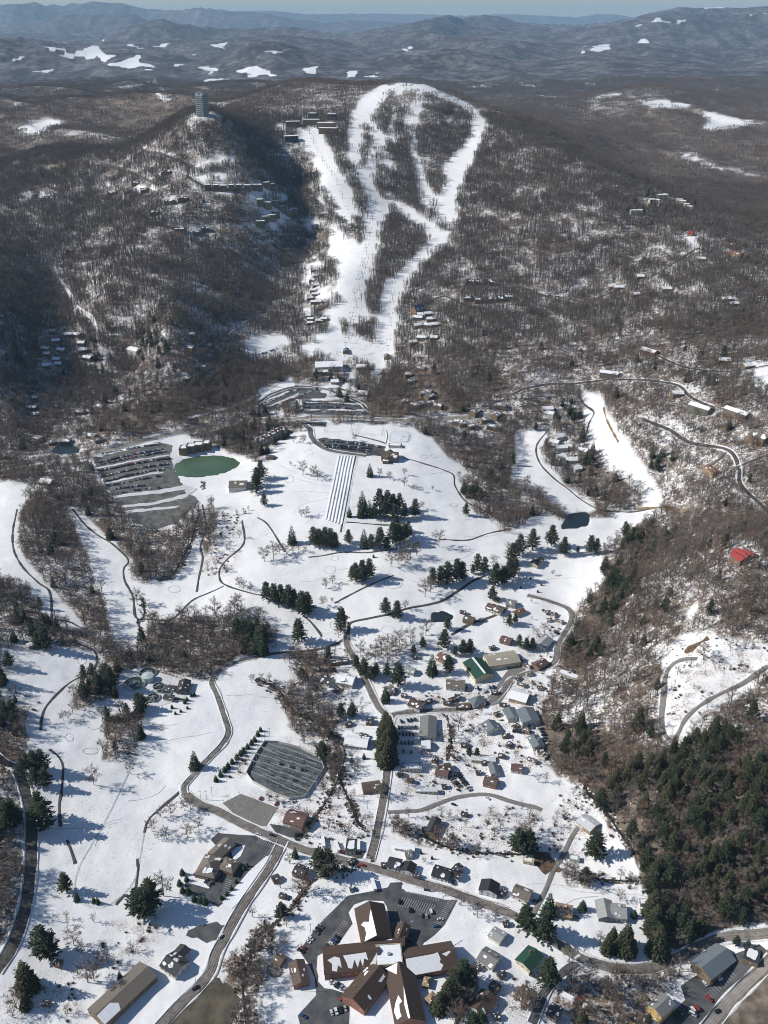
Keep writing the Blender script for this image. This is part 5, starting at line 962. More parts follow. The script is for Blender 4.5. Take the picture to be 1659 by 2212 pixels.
cabins(0, '00', [(1350,1195),(1400,1197),(1450,1200),(1500,1197),(1550,1195),(1605,1198),(1650,1195)], 13, 14, 10, 'dark', 'wood', 'dark condominium block in the terrace row below the tower', 'condominiums in the terrace row', 'apartment block', floors=4, snow=.8, name='condominium', flat=True)
cabins(0, '10', [(20,1195),(65,1180),(95,1190),(25,1290),(75,1310),(120,1300),(170,1335),(215,1360),(245,1350),(60,1400),(105,1390),(30,1430),(130,1370)], 13, 18, 12, 'dark', 'olive', 'dark condominium block in the shade below the tower hill', 'condominiums in the shade', 'apartment block', floors=4, snow=.9, name='condominium', flat=True, angs=(20, 35, 10))
cabins(0, '00', [(830,1235),(940,1225),(730,1245),(880,1180),(1180,1280),(1100,1300),(1330,1475),(1280,1500),(1170,1480),(300,1275),(1000,1370),(1080,1110),(700,940),(840,885)], 14, 20, 6, 'dark', 'wood', 'dark hillside house with snow on its roof, left slope', 'houses on the left slope', 'house', snow=.7, angs=(0, 15, -10))
cabins(0, '20', [(905,1290),(935,1292),(965,1260),(990,1258),(1085,1290),(1100,1300),(1130,1320),(1150,1335),(790,1360),(825,1358)], 13, 15, 9, 'grey', 'cream', 'tan condominium block on the wooded right shoulder', 'condominiums on the right shoulder', 'apartment block', floors=3, snow=.8, name='condominium', flat=True, angs=(0, -25))
# summit hotel blocks
for i, (ax, ay, bx, by, lab) in enumerate([(195,790,287,785,'low brown lodge block west of the top of the left run'),(308,778,412,774,'tan lodge block facing straight down the left run'),(400,797,512,800,'long brown lodge block with snow roof east of the left run'),(410,832,530,832,'lowest brown lodge block beside the left run'),(465,742,522,740,'tall dark lodge block behind the others'),(185,882,272,878,'dark flat block on the shaded edge west of the left run'),(345,735,392,735,'small dark block with a steep roof behind the tan block')]):
    house('lodge_block', '10', ax, ay, bx, by, 18, 13 if i != 2 else 14, 'snow', ('wood','tan','wood','wood','dark','dark','dark')[i], lab, snow=.95, flat=True, cat='lodge', floors=3, wstep=6, group='lodge blocks at the top of the left run')
# tower block on the hill
p = under(437, 252, 0); tz = float(H(p[0], p[1])); tow = empty('tower_block', (p[0], p[1] + 9, tz), R(-38)); tag(tow, 'tall pale grey ten-storey tower block alone on its hilltop', 'tower block')
TC = mat('pale_grey_concrete', (.24, .27, .285), .8, .1, .3); TG = mat('tower_glass', (.08, .11, .12), .2, spec=.5)
m = MB(); m.box(-13, 13, -9, 9, -8, 50); m.box(-12, -4, -7, 7, 50, 54); m.box(3, 11, -5, 7, 50, 53); m.box(-3, 2, -3, 3, 50, 56); m.build('wall', TC, tow)
fl = MB(); fl.box(-11, 11, -.9, .9, -.15, .15); FLB = fl.mesh('balcony', TC); wn_ = MB(); wn_.box(-1.7, 1.7, -.05, .1, -1, 1); TW = wn_.mesh('window', TG)
for f in range(10):
    z = 3 + f * 4.7
    for s in (-1, 1):
        inst('balcony', FLB, tow, (0, s * 10.0, z - 1.6))
        for i in range(6): put('window', TW, tow, -10.5 + i * 4.2, s * 9, z + .6, s * math.pi / 2)
        for i in range(3): put('window', TW, tow, s * 13, -6 + i * 6, z + .6, 0 if s > 0 else math.pi)
KEEP.append((p[0], p[1], 38))
# treatment plant tanks
M_CONC = mat('pale_concrete', (.36, .37, .36), .85, .15, .5); M_STEEL = mat('galvanised_steel', (.50, .52, .53), .5, .2, .8, .2); M_WATER = mat('tank_water', (.03, .045, .045), .12, spec=.5); M_TANK = mat('pale_tank_paint', (.42, .50, .50), .6, .1, .4)
def ring(mb, r, z0, z1, th=.4, n=36):
    for i in range(n):
        a, b = 2 * math.pi * i / n, 2 * math.pi * (i + 1) / n; o = [(r * math.cos(t), r * math.sin(t)) for t in (a, b)]; q = [((r - th) * math.cos(t), (r - th) * math.sin(t)) for t in (a, b)]
        mb.face([(*o[0], z0), (*o[1], z0), (*o[1], z1), (*o[0], z1)]); mb.face([(*q[1], z0), (*q[0], z0), (*q[0], z1), (*q[1], z1)]); mb.face([(*o[0], z1), (*o[1], z1), (*q[1], z1), (*q[0], z1)])
for (tx, ty, r, ang, lab) in ((872,1110,11,40,'largest round open treatment tank with a dark walkway'),(1030,1128,6.2,35,'middle round open treatment tank with a pale scraper arm'),(994,1200,6.4,110,'lower round open treatment tank with a white scraper arm'),(960,1040,9,20,'round tank half hidden behind the pale covered tank')):
    p = under(*TP('02', tx, ty), 1.4); e = empty('round_tank', (p[0], p[1], float(H(p[0], p[1]))), R(ang)); tag(e, lab, 'tank', 'open treatment tanks'); m = MB(); ring(m, r, -2, 1.6); m.build('tank_wall', M_CONC, e)
    m = MB(); m.prism([(r * .97 * math.cos(6.283 * i / 32), r * .97 * math.sin(6.283 * i / 32)) for i in range(32)], -1, .7); m.build('water', M_WATER, e); m = MB(); m.box(-r, r * .2, -.5, .5, 1.62, 1.9); m.box(-r, r * .2, -.55, -.47, 1.9, 2.7); m.box(-r, r * .2, .47, .55, 1.9, 2.7); m.build('walkway', M_STEEL, e); m = MB(); m.bar((0, 0, 0), (0, 0, 3), .9, .9, 10); m.build('hub', M_CONC, e); KEEP.append((p[0], p[1], r + 4))
    m = MB(); ring(m, r * .45, -1, 1.2, .25, 20); m.build('inner_ring', M_CONC, e)
p = under(*TP('02', 960, 1075), 3); e = empty('covered_tank', (p[0], p[1], float(H(p[0], p[1])))); tag(e, 'pale round covered tank standing tallest at the treatment plant', 'tank'); m = MB(); m.bar((0, 0, -2), (0, 0, 6), 6, 6, 28); m.build('tank_wall', M_TANK, e); m = MB(); m.bar((0, 0, 6.02), (0, 0, 7.2), 6.2, .8, 28); m.build('dome', M_TANK, e); KEEP.append((p[0], p[1], 10))
for (tx, ty, L, W) in ((1050,1165,20,5),(1150,1215,16,4),(900,1210,26,8)):
    p = under(*TP('02', tx, ty), .5); e = empty('basin', (p[0], p[1], float(H(p[0], p[1]))), R(-8)); tag(e, 'rectangular concrete basin of dark water at the treatment plant', 'basin', 'rectangular basins'); m = MB()
    for a in ((-L/2, L/2, -W/2, -W/2+.4), (-L/2, L/2, W/2-.4, W/2), (-L/2, -L/2+.4, -W/2+.4, W/2-.4), (L/2-.4, L/2, -W/2+.4, W/2-.4), (-.2, .2, -W/2+.4, W/2-.4)): m.box(*a, -2, 1)
    m.build('basin_wall', M_CONC, e); m = MB(); m.box(-L/2+.4, L/2-.4, -W/2+.4, W/2-.4, -1, .5); m.build('water', M_WATER, e); KEEP.append((p[0], p[1], L / 2 + 3))
# substation
SUBP = [(532,1672),(555,1628),(572,1604),(602,1606),(650,1618),(692,1640),(700,1662),(660,1722),(625,1728),(592,1716),(545,1690)]
sheet('gravel_yard', SUBP, mat('bluish_yard_gravel', (.15, .17, .168), .9, 0, .2, col2=(.09, .10, .10), detail=5), .3, maxe=6)
sw = empty('yard_wall', (0, 0, 0)); tag(sw, 'pale screen wall of concrete panels round the electric substation', 'wall'); SW = G([p[0] for p in SUBP], [p[1] for p in SUBP]); npn = 0
for i in range(len(SW)):
    a, b = SW[i], SW[(i + 1) % len(SW)]; L = np.hypot(*(b - a)[:2]); n = max(1, int(round(L / 5)))
    for k in range(n):
        q = a + (b - a) * k / n; r_ = a + (b - a) * (k + 1) / n; ang = math.atan2(r_[1] - q[1], r_[0] - q[0]); l_ = L / n; m = MB(); zq = float(H(q[0], q[1])); zr = float(H(r_[0], r_[1]))
        m.v += [(.02, -.12, -1), (l_ - .02, -.12, -1), (l_ - .02, .12, -1), (.02, .12, -1), (.02, -.12, 2.7), (l_ - .02, -.12, 2.7 + zr - zq), (l_ - .02, .12, 2.7 + zr - zq), (.02, .12, 2.7)]
        for f in ((0, 3, 2, 1), (4, 5, 6, 7), (0, 1, 5, 4), (1, 2, 6, 5), (2, 3, 7, 6), (3, 0, 4, 7)): m.f.append(f); m.m.append(0)
        o = m.build('panel', WM['pale'], sw); o.location = (q[0], q[1], zq); o.rotation_euler = (0, 0, ang)
def lattice_portal(w, h):
    m = MB()
    for x in (-w / 2, 0, w / 2):
        m.bar((x - .5, 0, 0), (x, 0, h), .12, .1, 4); m.bar((x + .5, 0, 0), (x, 0, h), .12, .1, 4)
        for k in range(4): m.bar((x - .45 + .1 * k, 0, h * k / 4), (x + .35 - .1 * k, 0, h * (k + 1) / 4), .06, .06, 3)
    for z in (h, h - .8): m.bar((-w / 2 - .6, 0, z), (w / 2 + .6, 0, z), .11, .11, 4)
    k = int(w / 1.2)
    for i in range(k): m.bar((-w / 2 + w * i / k, 0, h - .8), (-w / 2 + w * (i + .5) / k, 0, h), .05, .05, 3); m.bar((-w / 2 + w * (i + .5) / k, 0, h), (-w / 2 + w * (i + 1) / k, 0, h - .8), .05, .05, 3)
    return m.mesh('frame', M_STEEL)
PORT = lattice_portal(15, 9); im = MB()
for x in (-6, -4, -2, 2, 4, 6): im.bar((x, 0, 8.2), (x, 0, 6.8), .16, .16, 6)
INSU = im.mesh('insulator', mat('brown_porcelain', (.12, .07, .05), .3)); wm_ = MB()
for x in (-6, -4, -2, 2, 4, 6): wm_.bar((x, 0, 6.9), (x, 9.6, 6.9), .05, .05, 3)
WIRES = wm_.mesh('busbar', M_STEEL)
rows = [(548,1650),(570,1668),(572,1622),(596,1618),(626,1626),(655,1636),(680,1648),(676,1665),(668,1690),(645,1690),(622,1680),(595,1672),(560,1680),(600,1698),(628,1712),(650,1708),(588,1644),(615,1648),(643,1656),(560,1636),(585,1630),(612,1634),(640,1642),(668,1652),(575,1656),(602,1660),(630,1668),(655,1676),(585,1684),(612,1690),(638,1700)]
for i, (x, y) in enumerate(rows):
    p = under(x, y, 5); e = empty('switch_gantry', (p[0], p[1], float(H(p[0], p[1]))), R(-27)); tag(e, 'galvanised lattice gantry in the walled substation yard', 'gantry', 'gantries in the substation'); inst('frame', PORT, e); inst('insulator', INSU, e); inst('busbar', WIRES, e)
tm = MB(); tm.box(-2, 2, -1.4, 1.4, .3, 3.4); tm.box(-2.6, -2, -1.1, 1.1, .6, 3.0); tm.box(2, 2.6, -1.1, 1.1, .6, 3.0); TRB = tm.mesh('body', WM['lgrey']); tb = MB()
for x in (-1.2, 0, 1.2): tb.bar((x, 0, 3.4), (x, 0, 5), .18, .12, 6)
TRI = tb.mesh('bushing', INSU.materials[0])
for x, y in ((600,1648),(622,1655),(646,1660),(630,1682)):
    p = under(x, y, 2); e = empty('transformer', (p[0], p[1], float(H(p[0], p[1]))), R(-27)); tag(e, 'grey transformer with bushings between the substation gantries', 'transformer', 'substation transformers'); inst('body', TRB, e); inst('bushing', TRI, e)
pm_ = MB(); pm_.bar((0, 0, -1), (0, 0, 14), .16, .1, 6); PMAST = pm_.mesh('lightning_mast', M_STEEL)
for x, y in ((556,1660),(580,1610),(625,1625),(690,1655),(660,1712),(605,1700),(575,1700),(648,1632)):
    p = g1(x, y); o = inst('lightning_mast', PMAST, None, tuple(p)); tag(o, 'thin grey lightning mast in the substation yard', 'mast', 'substation masts')
# poles along the roads
pl = MB(); pl.bar((0, 0, -1), (0, 0, 10.5), .16, .11, 6); POLE = pl.mesh('pole', M_PBARK); pc_ = MB(); pc_.box(-1.2, 1.2, -.07, .07, 9.4, 9.6); ARM = pc_.mesh('crossarm', M_PBARK)
for t, x, y, wh in (('13',722,265,'beside the creek bend'),('13',1177,200,'beside the cream mobile home'),('13',658,590,'in front of the parked buses'),('13',1600,860,'beside the tall white house'),('13',355,1070,'west of the church car park'),('12',57,1475,'at the spruce row, taller of the pair'),('12',88,1455,'at the spruce row, thinner of the pair'),('12',1063,1290,'on the street opposite the long hall'),('03',1340,205,'above the bend of the access road'),('03',1375,180,'just east of the pole above the bend'),('03',1302,205,'just west of the pole above the bend'),('23',195,395,'in the meadow below the gravel track'),('23',330,455,'beside the gravel drive'),('22',1240,985,'on the cleared knoll'),('13',1225,830,'on the strip above the car park'),('13',1110,790,'beside the church sign'),('13',330,1445,'south of the brick annex'),('03',1270,1395,'at the wide bend near the bottom')):
    p = g1(*TP(t, x, y)); e = empty('utility_pole', tuple(p), R(20)); tag(e, 'wooden utility pole ' + wh, 'pole', 'utility poles'); inst('pole', POLE, e); inst('crossarm', ARM, e)
# chairlifts
M_CABLE = mat('lift_steel', (.10, .11, .12), .5, metal=.3)
tw_ = MB(); tw_.bar((0, 0, -1.5), (0, 0, 10), .38, .28, 6); tw_.box(-3, 3, -.22, .22, 9.9, 10.35); tw_.box(-3.1, -2.7, -1.2, 1.2, 9.6, 9.9); tw_.box(2.7, 3.1, -1.2, 1.2, 9.6, 9.9); LTW = tw_.mesh('tower', M_CABLE); cc = MB(); cc.bar((0, 0, 0), (0, 0, -2.6), .06, .06, 3); cc.box(-.9, .9, -.3, .3, -2.9, -2.6); cc.box(-.9, .9, .25, .35, -2.6, -1.8); LCH = cc.mesh('chair', M_CABLE)
for (a, b, n, lab) in (((660,272),(752,462),10,'chairlift climbing the left run beside its wood'),((858,196),(747,752),19,'long middle chairlift from the base to the summit'),((888,200),(838,758),17,'long east chairlift from its grey and orange station'),((795,560),(756,742),7,'short chairlift over the lower slope')):
    A = g1(*a); B = g1(*b); e = empty('chairlift', tuple(B)); tag(e, lab, 'chairlift', 'chairlifts'); ang = math.atan2((A - B)[1], (A - B)[0]) - math.pi / 2; tops = []
    for i in range(n):
        q = B + (A - B) * i / (n - 1); z = float(H(q[0], q[1])); o = inst('tower', LTW, e, (q[0] - B[0], q[1] - B[1], z - B[2]), ang); tops.append((q[0] - B[0], q[1] - B[1], z - B[2] + 10.1)); KEEP.append((q[0], q[1], 6))
    for s in (-2.9, 2.9):
        c = MB(); dx, dy = math.cos(ang) * s, math.sin(ang) * s
        for p_, q_ in zip(tops[:-1], tops[1:]): c.bar((p_[0] + dx, p_[1] + dy, p_[2]), (q_[0] + dx, q_[1] + dy, q_[2]), .06, .06, 3, cap=False)
        c.build('cable', M_CABLE, e)
        for k in range(len(tops) - 1):
            for f in (.25, .75): p_, q_ = tops[k], tops[k + 1]; inst('chair', LCH, e, (p_[0] + (q_[0] - p_[0]) * f + dx, p_[1] + (q_[1] - p_[1]) * f + dy, p_[2] + (q_[2] - p_[2]) * f), ang)
# tubing lanes
tl = empty('tubing_hill', tuple(g1(725, 1060))); tag(tl, 'five straight snow tubing lanes with low banks below the clubhouse', 'tubing hill'); o0 = tl.location.copy()
M_LANE = mat('shaded_groomed_lane', (.66, .67, .69), .7, .1, .4)
for i in range(6):
    u = i / 5; tp = (733 + 33 * u, 984 + 2 * u); bt = (704 + 34 * u, 1122 + 12 * u); Q = curve_pts([tp, bt], 6); d = (Q[-1] - Q[0]); d /= np.hypot(*d); nn = np.array([-d[1], d[0]]); V_ = []
    for q in Q:
        z = float(H(q[0], q[1])); 
        for off, hh in ((-1.1, .0), (-.5, 1.0), (.5, 1.0), (1.1, .0)): p_ = q + nn * off; V_.append((p_[0] - o0.x, p_[1] - o0.y, z + hh - o0.z))
    F_ = [(4 * a + k, 4 * a + k + 1, 4 * a + 5 + k, 4 * a + 4 + k) for a in range(len(Q) - 1) for k in range(3)]; link_mesh('lane_bank', V_, F_, M_SNOW, tl)
ribbon('conveyor_walk', [(768,986),(752,1060),(736,1150)], 2.6, M_TRACK, .5, label=None); 
def rail(name, pts, h, m, label, cat, post=4.0, loop=True, panel=True):
    W = G([p[0] for p in pts], [p[1] for p in pts])[:, :2]; e = empty(name, (W[0][0], W[0][1], float(H(*W[0])))); tag(e, label, cat); o0 = e.location; pm2 = MB(); pm2.box(-.07, .07, -.07, .07, -.5, h); PM = pm2.mesh('post', m); n = len(W)
    for i in range(n if loop else n - 1):
        a, b = W[i], W[(i + 1) % n]; L = np.hypot(*(b - a)); k = max(1, int(L / post)); r = MB()
        for j in range(k + 1):
            q = a + (b - a) * j / k; z = float(H(*q)); 
            if j < k: inst('post', PM, e, (q[0] - o0.x, q[1] - o0.y, z - o0.z))
            if j < k:
                q2 = a + (b - a) * (j + 1) / k; z2 = float(H(*q2))
                for f in (h, h * .5): r.bar((q[0] - o0.x, q[1] - o0.y, z - o0.z + f), (q2[0] - o0.x, q2[1] - o0.y, z2 - o0.z + f), .07, .07, 4)
        r.build('rail', m, e)
    return e
rail('fence', [(770,985),(754,1060),(738,1150)], 2.2, M_CABLE, 'dark safety fence along the east side of the tubing lanes', 'fence', loop=False)
# rink, courts and pool deck
M_ICE = mat('rink_ice', (.72, .75, .78), .35, .06, .3)
sheet('ice_rink', [(845,940),(848,936),(878,936),(884,940),(882,951),(878,955),(848,955),(843,951)], M_ICE, .5); rail('rink_boards', [(843,938),(848,934),(879,934),(886,939),(884,952),(879,957),(847,957),(841,952)], 1.3, M_CABLE, 'dark boards round the rounded ice rink', 'boards')
rail('fence', [(704,917),(760,917),(758,935),(700,935)], 3, M_CABLE, 'tall fence round the western snow-covered courts', 'fence'); rail('fence', [(775,919),(826,920),(824,942),(768,938)], 3, M_CABLE, 'tall fence round the eastern snow-covered courts', 'fence')
ribbon('bank_wall', [(766,940),(800,948),(825,955),(832,958)], 3, M_BROWN, .6, keep=False); ribbon('bank_wall', [(832,960),(836,944),(834,930)], 2, WM['pale'], .7, keep=False)
rail('fence', [(1300,1262),(1260,1290),(1236,1330)], 1.2, M_PBARK, 'low wooden fence along the wood edge of the snowfield', 'fence', loop=False, post=5); rail('fence', [(940,1905),(960,1918),(1090,1958)], 1.2, M_PBARK, 'low fence along the north side of the main road', 'fence', loop=False, post=5)
# church sign
p = g1(*TP('13', 1110, 800)); e = empty('church_sign', tuple(p), R(-12)); tag(e, 'dark monument sign on the snow strip above the church car park', 'sign'); m = MB(); m.box(-2.2, 2.2, -.25, .25, 0, 2.6); m.build('panel', WM['dark'], e); m = MB(); m.box(-2.7, -2.2, -.4, .4, -.3, 3.2); m.box(2.2, 2.7, -.4, .4, -.3, 3.2); m.build('pier', WM['brick'], e)
sheet('playground', [(575,2092),(585,2084),(605,2084),(612,2095),(606,2110),(590,2112),(578,2106)], M_GRAVEL, .3); sheet('snow_bank', [(560,2215-80),(572,2120),(590,2125),(560,2160)][:4], M_SNOWD, .1, keep=False)
# ---------------------------------------------------------------- woods
# ---------------------------------------------------------------- woods

def clear_of(x, y):
    if not KEEP: return np.ones(len(x), bool)
    K = np.array(KEEP); ok = np.ones(len(x), bool); cell = 40.0
    from collections import defaultdict
    D = defaultdict(list)
    for i, (a, b, r) in enumerate(K):
        for u in range(int((a - r) // cell), int((a + r) // cell) + 1):
            for v in range(int((b - r) // cell), int((b + r) // cell) + 1): D[(u, v)].append(i)
    ci = np.floor(x / cell).astype(int); cj = np.floor(y / cell).astype(int)
    for i in range(len(x)):
        for k in D.get((ci[i], cj[i]), ()):
            if (x[i] - K[k, 0]) ** 2 + (y[i] - K[k, 1]) ** 2 < K[k, 2] ** 2: ok[i] = False; break
    return ok
# where evergreens mix into the woods: (px, py, radius, share)
EVG = [(1530,1770,150,.68),(1560,1950,150,.5),(1430,1900,60,.6),(1340,1260,45,.6),(1310,1320,40,.5),(1275,1400,40,.35),(1230,1600,50,.5),(1370,1170,40,.7),(260,1500,50,.5),(180,1500,50,.5),(60,1340,60,.45),(20,1560,50,.4),(10,1750,50,.7),
 (560,930,70,.3),(330,740,40,.4),(200,770,30,.4),(1250,900,50,.4),(1200,980,40,.4),(1390,1160,40,.5),(280,1600,30,.2),(1400,420,40,.3),(1440,440,40,.3),(90,1180,50,.15),(1640,1700,60,.6),(1420,1000,30,.3),(1250,1030,60,.3),(1000,1060,40,.3),(20,800,60,.15),(430,740,60,.1),(545,1380,30,.7),(1410,2010,30,.8),(240,215+35,30,.1),(160,255,30,.5)]
def evg_share(x, y, z):
    px, py = view(x, y, z); s = np.full(len(x), .02)
    for a, b, r, w in EVG: s = np.maximum(s, w * np.exp(-((px - a) ** 2 + (py - b) ** 2) / (r * r)))
    return s
def stand(x, y, rn, dens=1.0, slack=0):
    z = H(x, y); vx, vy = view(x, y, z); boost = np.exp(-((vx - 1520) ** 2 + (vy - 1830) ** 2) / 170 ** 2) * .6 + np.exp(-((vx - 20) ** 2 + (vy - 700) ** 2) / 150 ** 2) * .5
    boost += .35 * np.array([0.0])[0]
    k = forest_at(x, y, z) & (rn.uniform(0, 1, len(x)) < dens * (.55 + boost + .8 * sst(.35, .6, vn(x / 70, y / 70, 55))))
    k &= (y > YN + 5); x, y, z = x[k], y[k], z[k]; k = clear_of(x, y); return x[k], y[k], z[k]
def thin(px, py):     # sparse or cleared parts of the right-hand spur and gullies
    d = np.ones(len(px))
    for a, b, r, w in ((1480,1480,90,.25),(1560,1400,80,.3),(1600,1290,70,.4),(1420,1560,40,.3),(1500,1330,60,.5),(1350,1480,120,.75),(640,1480,60,.6),(330,1180,40,.5),(900,620,30,.8)): d = np.minimum(d, 1 - (1 - w) * np.exp(-((px - a) ** 2 + (py - b) ** 2) / (r * r)))
    return d
x, y, rn = jgrid(-720, 720, 260, 1560, 7.0, 11); x, y, z = stand(x, y, rn); px, py = view(x, y, z); k = rn.uniform(0, 1, len(x)) < thin(px, py); x, y, z, px, py = x[k], y[k], z[k], px[k], py[k]
ev = rn.uniform(0, 1, len(x)) < evg_share(x, y, z)
NEARW = (x, y, z, px, py, ev)
invis = (px > -10) & (px < 1669) & (py < 2222)
dist = np.sqrt(x ** 2 + y ** 2 + (CAMZ - z) ** 2)
hero_b = [i for i in np.argsort(dist) if not ev[i] and invis[i]][:N_HERO_BARE]; hero_c = [i for i in np.argsort(dist) if ev[i] and invis[i]][:N_HERO_CON]
hs = set(hero_b) | set(hero_c); rest = np.array([i not in hs for i in range(len(x))])
scl = rn.uniform(.7, 1.25, len(x)) * np.where(ev & (px > 1250) & (py > 1550), 1.3, 1.0)
P3 = np.stack([x, y, z], -1)
m_ = rest & ~ev; scatter('bare_woodland', P3[m_], scl[m_], SINGLES, seed=3)
m_ = rest & ev; scatter('evergreen_woodland', P3[m_], scl[m_] * 1.05, CONS, seed=4)
def zone(px, py):
    if py > 1640: 
        if px > 1100: return 'in the dark wood at the foot of the right hill' if py < 1990 else 'in the brush below the bending road'
        return 'in the shady wood beside the left road' if px < 130 else 'along the creek near the church'
    if py > 1380:
        if px > 1100: return 'on the snowy spur above the workshops' if px > 1240 else 'beside the workshops'
        return 'round the treatment plant' if px < 480 else 'along the creek north of the substation' 
    if px > 1100: return 'on the hillside below the red-roofed house'
    return 'between the golf fairways' 
def tree_thing(nm, parts, loc, s, rz, label, cat, group, crown='crown'):
    e = empty(nm, loc, rz); e.scale = (s, s, s); tag(e, label, cat, group)
    inst('trunk', parts[1], e); inst(crown, parts[2], e); return e
HSG = []
for o in list(COL.objects):
    if o.parent is None and o.get('category') and o.get('category') not in ('tree', 'car', 'pickup', 'van', 'gantry', 'mast') and len(o['label'].split()) <= 11 and not o.get('group'):
        v = view(*o.location); HSG.append((float(v[0]), float(v[1]), o['label']))
def short(l):
    w = l.split()[:7]
    while w[-1] in ('a', 'the', 'of', 'with', 'and', 'on', 'in', 'at', 'by', 'its', 'beside', 'under', 'above', 'below', 'to', 'from', 'among', 'half', 'near', 'behind', 'between', 'long', 'small', 'dark', 'north', 'east', 'west', 'south'): w.pop()
    return ' '.join(w)
def nearest_label(px, py, r=75):
    best = min(HSG, key=lambda h: (h[0] - px) ** 2 + ((h[1] - py) * 1.4) ** 2); d = math.hypot(best[0] - px, (best[1] - py) * 1.4); return best if d < r else None
def beside(px, py, r=75):
    b = nearest_label(px, py, r)
    if b is None: return None
    dx, dy = px - b[0], (py - b[1]) * 1.4
    return (('east of the ' if dx > 0 else 'west of the ') if abs(dx) > abs(dy) else ('in front of the ' if dy > 0 else 'behind the ')) + short(b[2])
for o in list(COL.objects):
    if o.parent is None and o.get('group') and o.get('category') in ('shed', 'cabin', 'house', 'townhouse', 'apartment block') and o.type == 'EMPTY':
        v = view(*o.location); b_ = beside(float(v[0]), float(v[1]), 120)
        if b_:
            ws = o['label'].split(); cw = o['category'].split()[-1]; k_ = ws.index(cw) + 1 if cw in ws else 5
            o['label'] = ' '.join(ws[:k_] + b_.split())
for i in hero_b:
    zn = beside(px[i], py[i], 130) or zone(px[i], py[i]); sz = ('small', 'medium-sized', 'tall')[int(np.clip((scl[i] - .7) / .22, 0, 2))]; tree_thing('bare_tree', BARE[i % 5], (x[i], y[i], z[i]), 15 / 16 * scl[i], rn.uniform(0, 6), sz + ' leafless grey tree ' + zn, 'tree', 'leafless trees ' + zn)
for i in hero_c:
    zn = beside(px[i], py[i], 130) or zone(px[i], py[i]); sz = ('small', 'medium-sized', 'tall')[int(np.clip((scl[i] - .7) / .22, 0, 2))]; kd = ('pine', 'hemlock')[i % 2]; tree_thing('evergreen_tree', CON[kd][i % 3], (x[i], y[i], z[i]), .85 * scl[i], rn.uniform(0, 6), sz + (' dark ragged' if kd == 'pine' else ' yellowish dense') + ' evergreen ' + zn, 'tree', 'evergreens ' + zn)
x, y, rn = jgrid(-1600, 1600, 1560, 3000, 14.2, 12); x, y, z = stand(x, y, rn); ev = rn.uniform(0, 1, len(x)) < evg_share(x, y, z) * .9
k = ~ev; scatter('mountain_woodland', np.stack([x, y, z], -1)[k], rn.uniform(.75, 1.15, k.sum()), CL6, seed=5)
xe, ye, rn = jgrid(-1300, 1300, 1560, 3000, 9, 14); xe, ye, ze = stand(xe, ye, rn); k = rn.uniform(0, 1, len(xe)) < evg_share(xe, ye, ze) * .8 - .012; scatter('mountain_evergreens', np.stack([xe, ye, ze], -1)[k], rn.uniform(.6, 1.1, k.sum()), CONS, seed=6)
x, y, rn = jgrid(-3200, 3200, 3000, 6600, 27, 13); x, y, z = stand(x, y, rn); scatter('distant_woodland', np.stack([x, y, z], -1), rn.uniform(.8, 1.2, len(x)), CL10, seed=7)

# brush along the creeks and in the weedy meadows
rn = np.random.RandomState(77); n_ = 60000; bx_ = rn.uniform(-420, 420, n_); by_ = rn.uniform(300, 1400, n_); bz_ = H(bx_, by_); vx, vy = view(bx_, by_, bz_)
sd = np.zeros(n_)
for p in SCRUB: sd = np.maximum(sd, inside(p, vx, vy) * .2)
for cx_, cy_, w_ in CREEK_PTS: 
    k = (np.abs(bx_ - cx_) < w_ * 1.6) & (np.abs(by_ - cy_) < w_ * 1.6); sd[k] = np.maximum(sd[k], .75 * np.clip(1.7 - np.hypot(bx_[k] - cx_, by_[k] - cy_) / w_, 0, 1))
sd *= .35 + 1.3 * (vn(bx_ / 14, by_ / 14, 90) > .45)
k = (rn.uniform(0, 1, n_) < sd); k[k] = clear_of(bx_[k], by_[k]) | (sd[k] > .4)
scatter('creek_brush', np.stack([bx_, by_, bz_], -1)[k], rn.uniform(.5, 1.25, k.sum()), BUSH, seed=8)
# saplings standing about in the weedy meadows and yards
CL = [([(600,1400),(760,1400),(800,1520),(770,1700),(700,1760),(620,1560)],.10),([(880,1370),(1230,1380),(1190,1690),(860,1700)],.022),([(1050,1260),(1200,1290),(1200,1370),(1000,1380)],.03),([(500,1960),(640,1880),(640,2000),(540,2200),(470,2200)],.06),([(1000,2090),(1450,2090),(1400,2212),(960,2212)],.05),([(0,1960),(360,2000),(200,2200),(0,2212)],.02)]
for p, w_ in CL: sd = np.maximum(sd, inside(p, vx, vy) * w_ * 3.6)
k2 = (rn.uniform(0, 1, n_) < np.minimum(sd, .4) * .3); k2[k2] = clear_of(bx_[k2], by_[k2]); scatter('sapling_thicket', np.stack([bx_, by_, bz_], -1)[k2], rn.uniform(.3, .85, k2.sum()), SINGLES, seed=9)
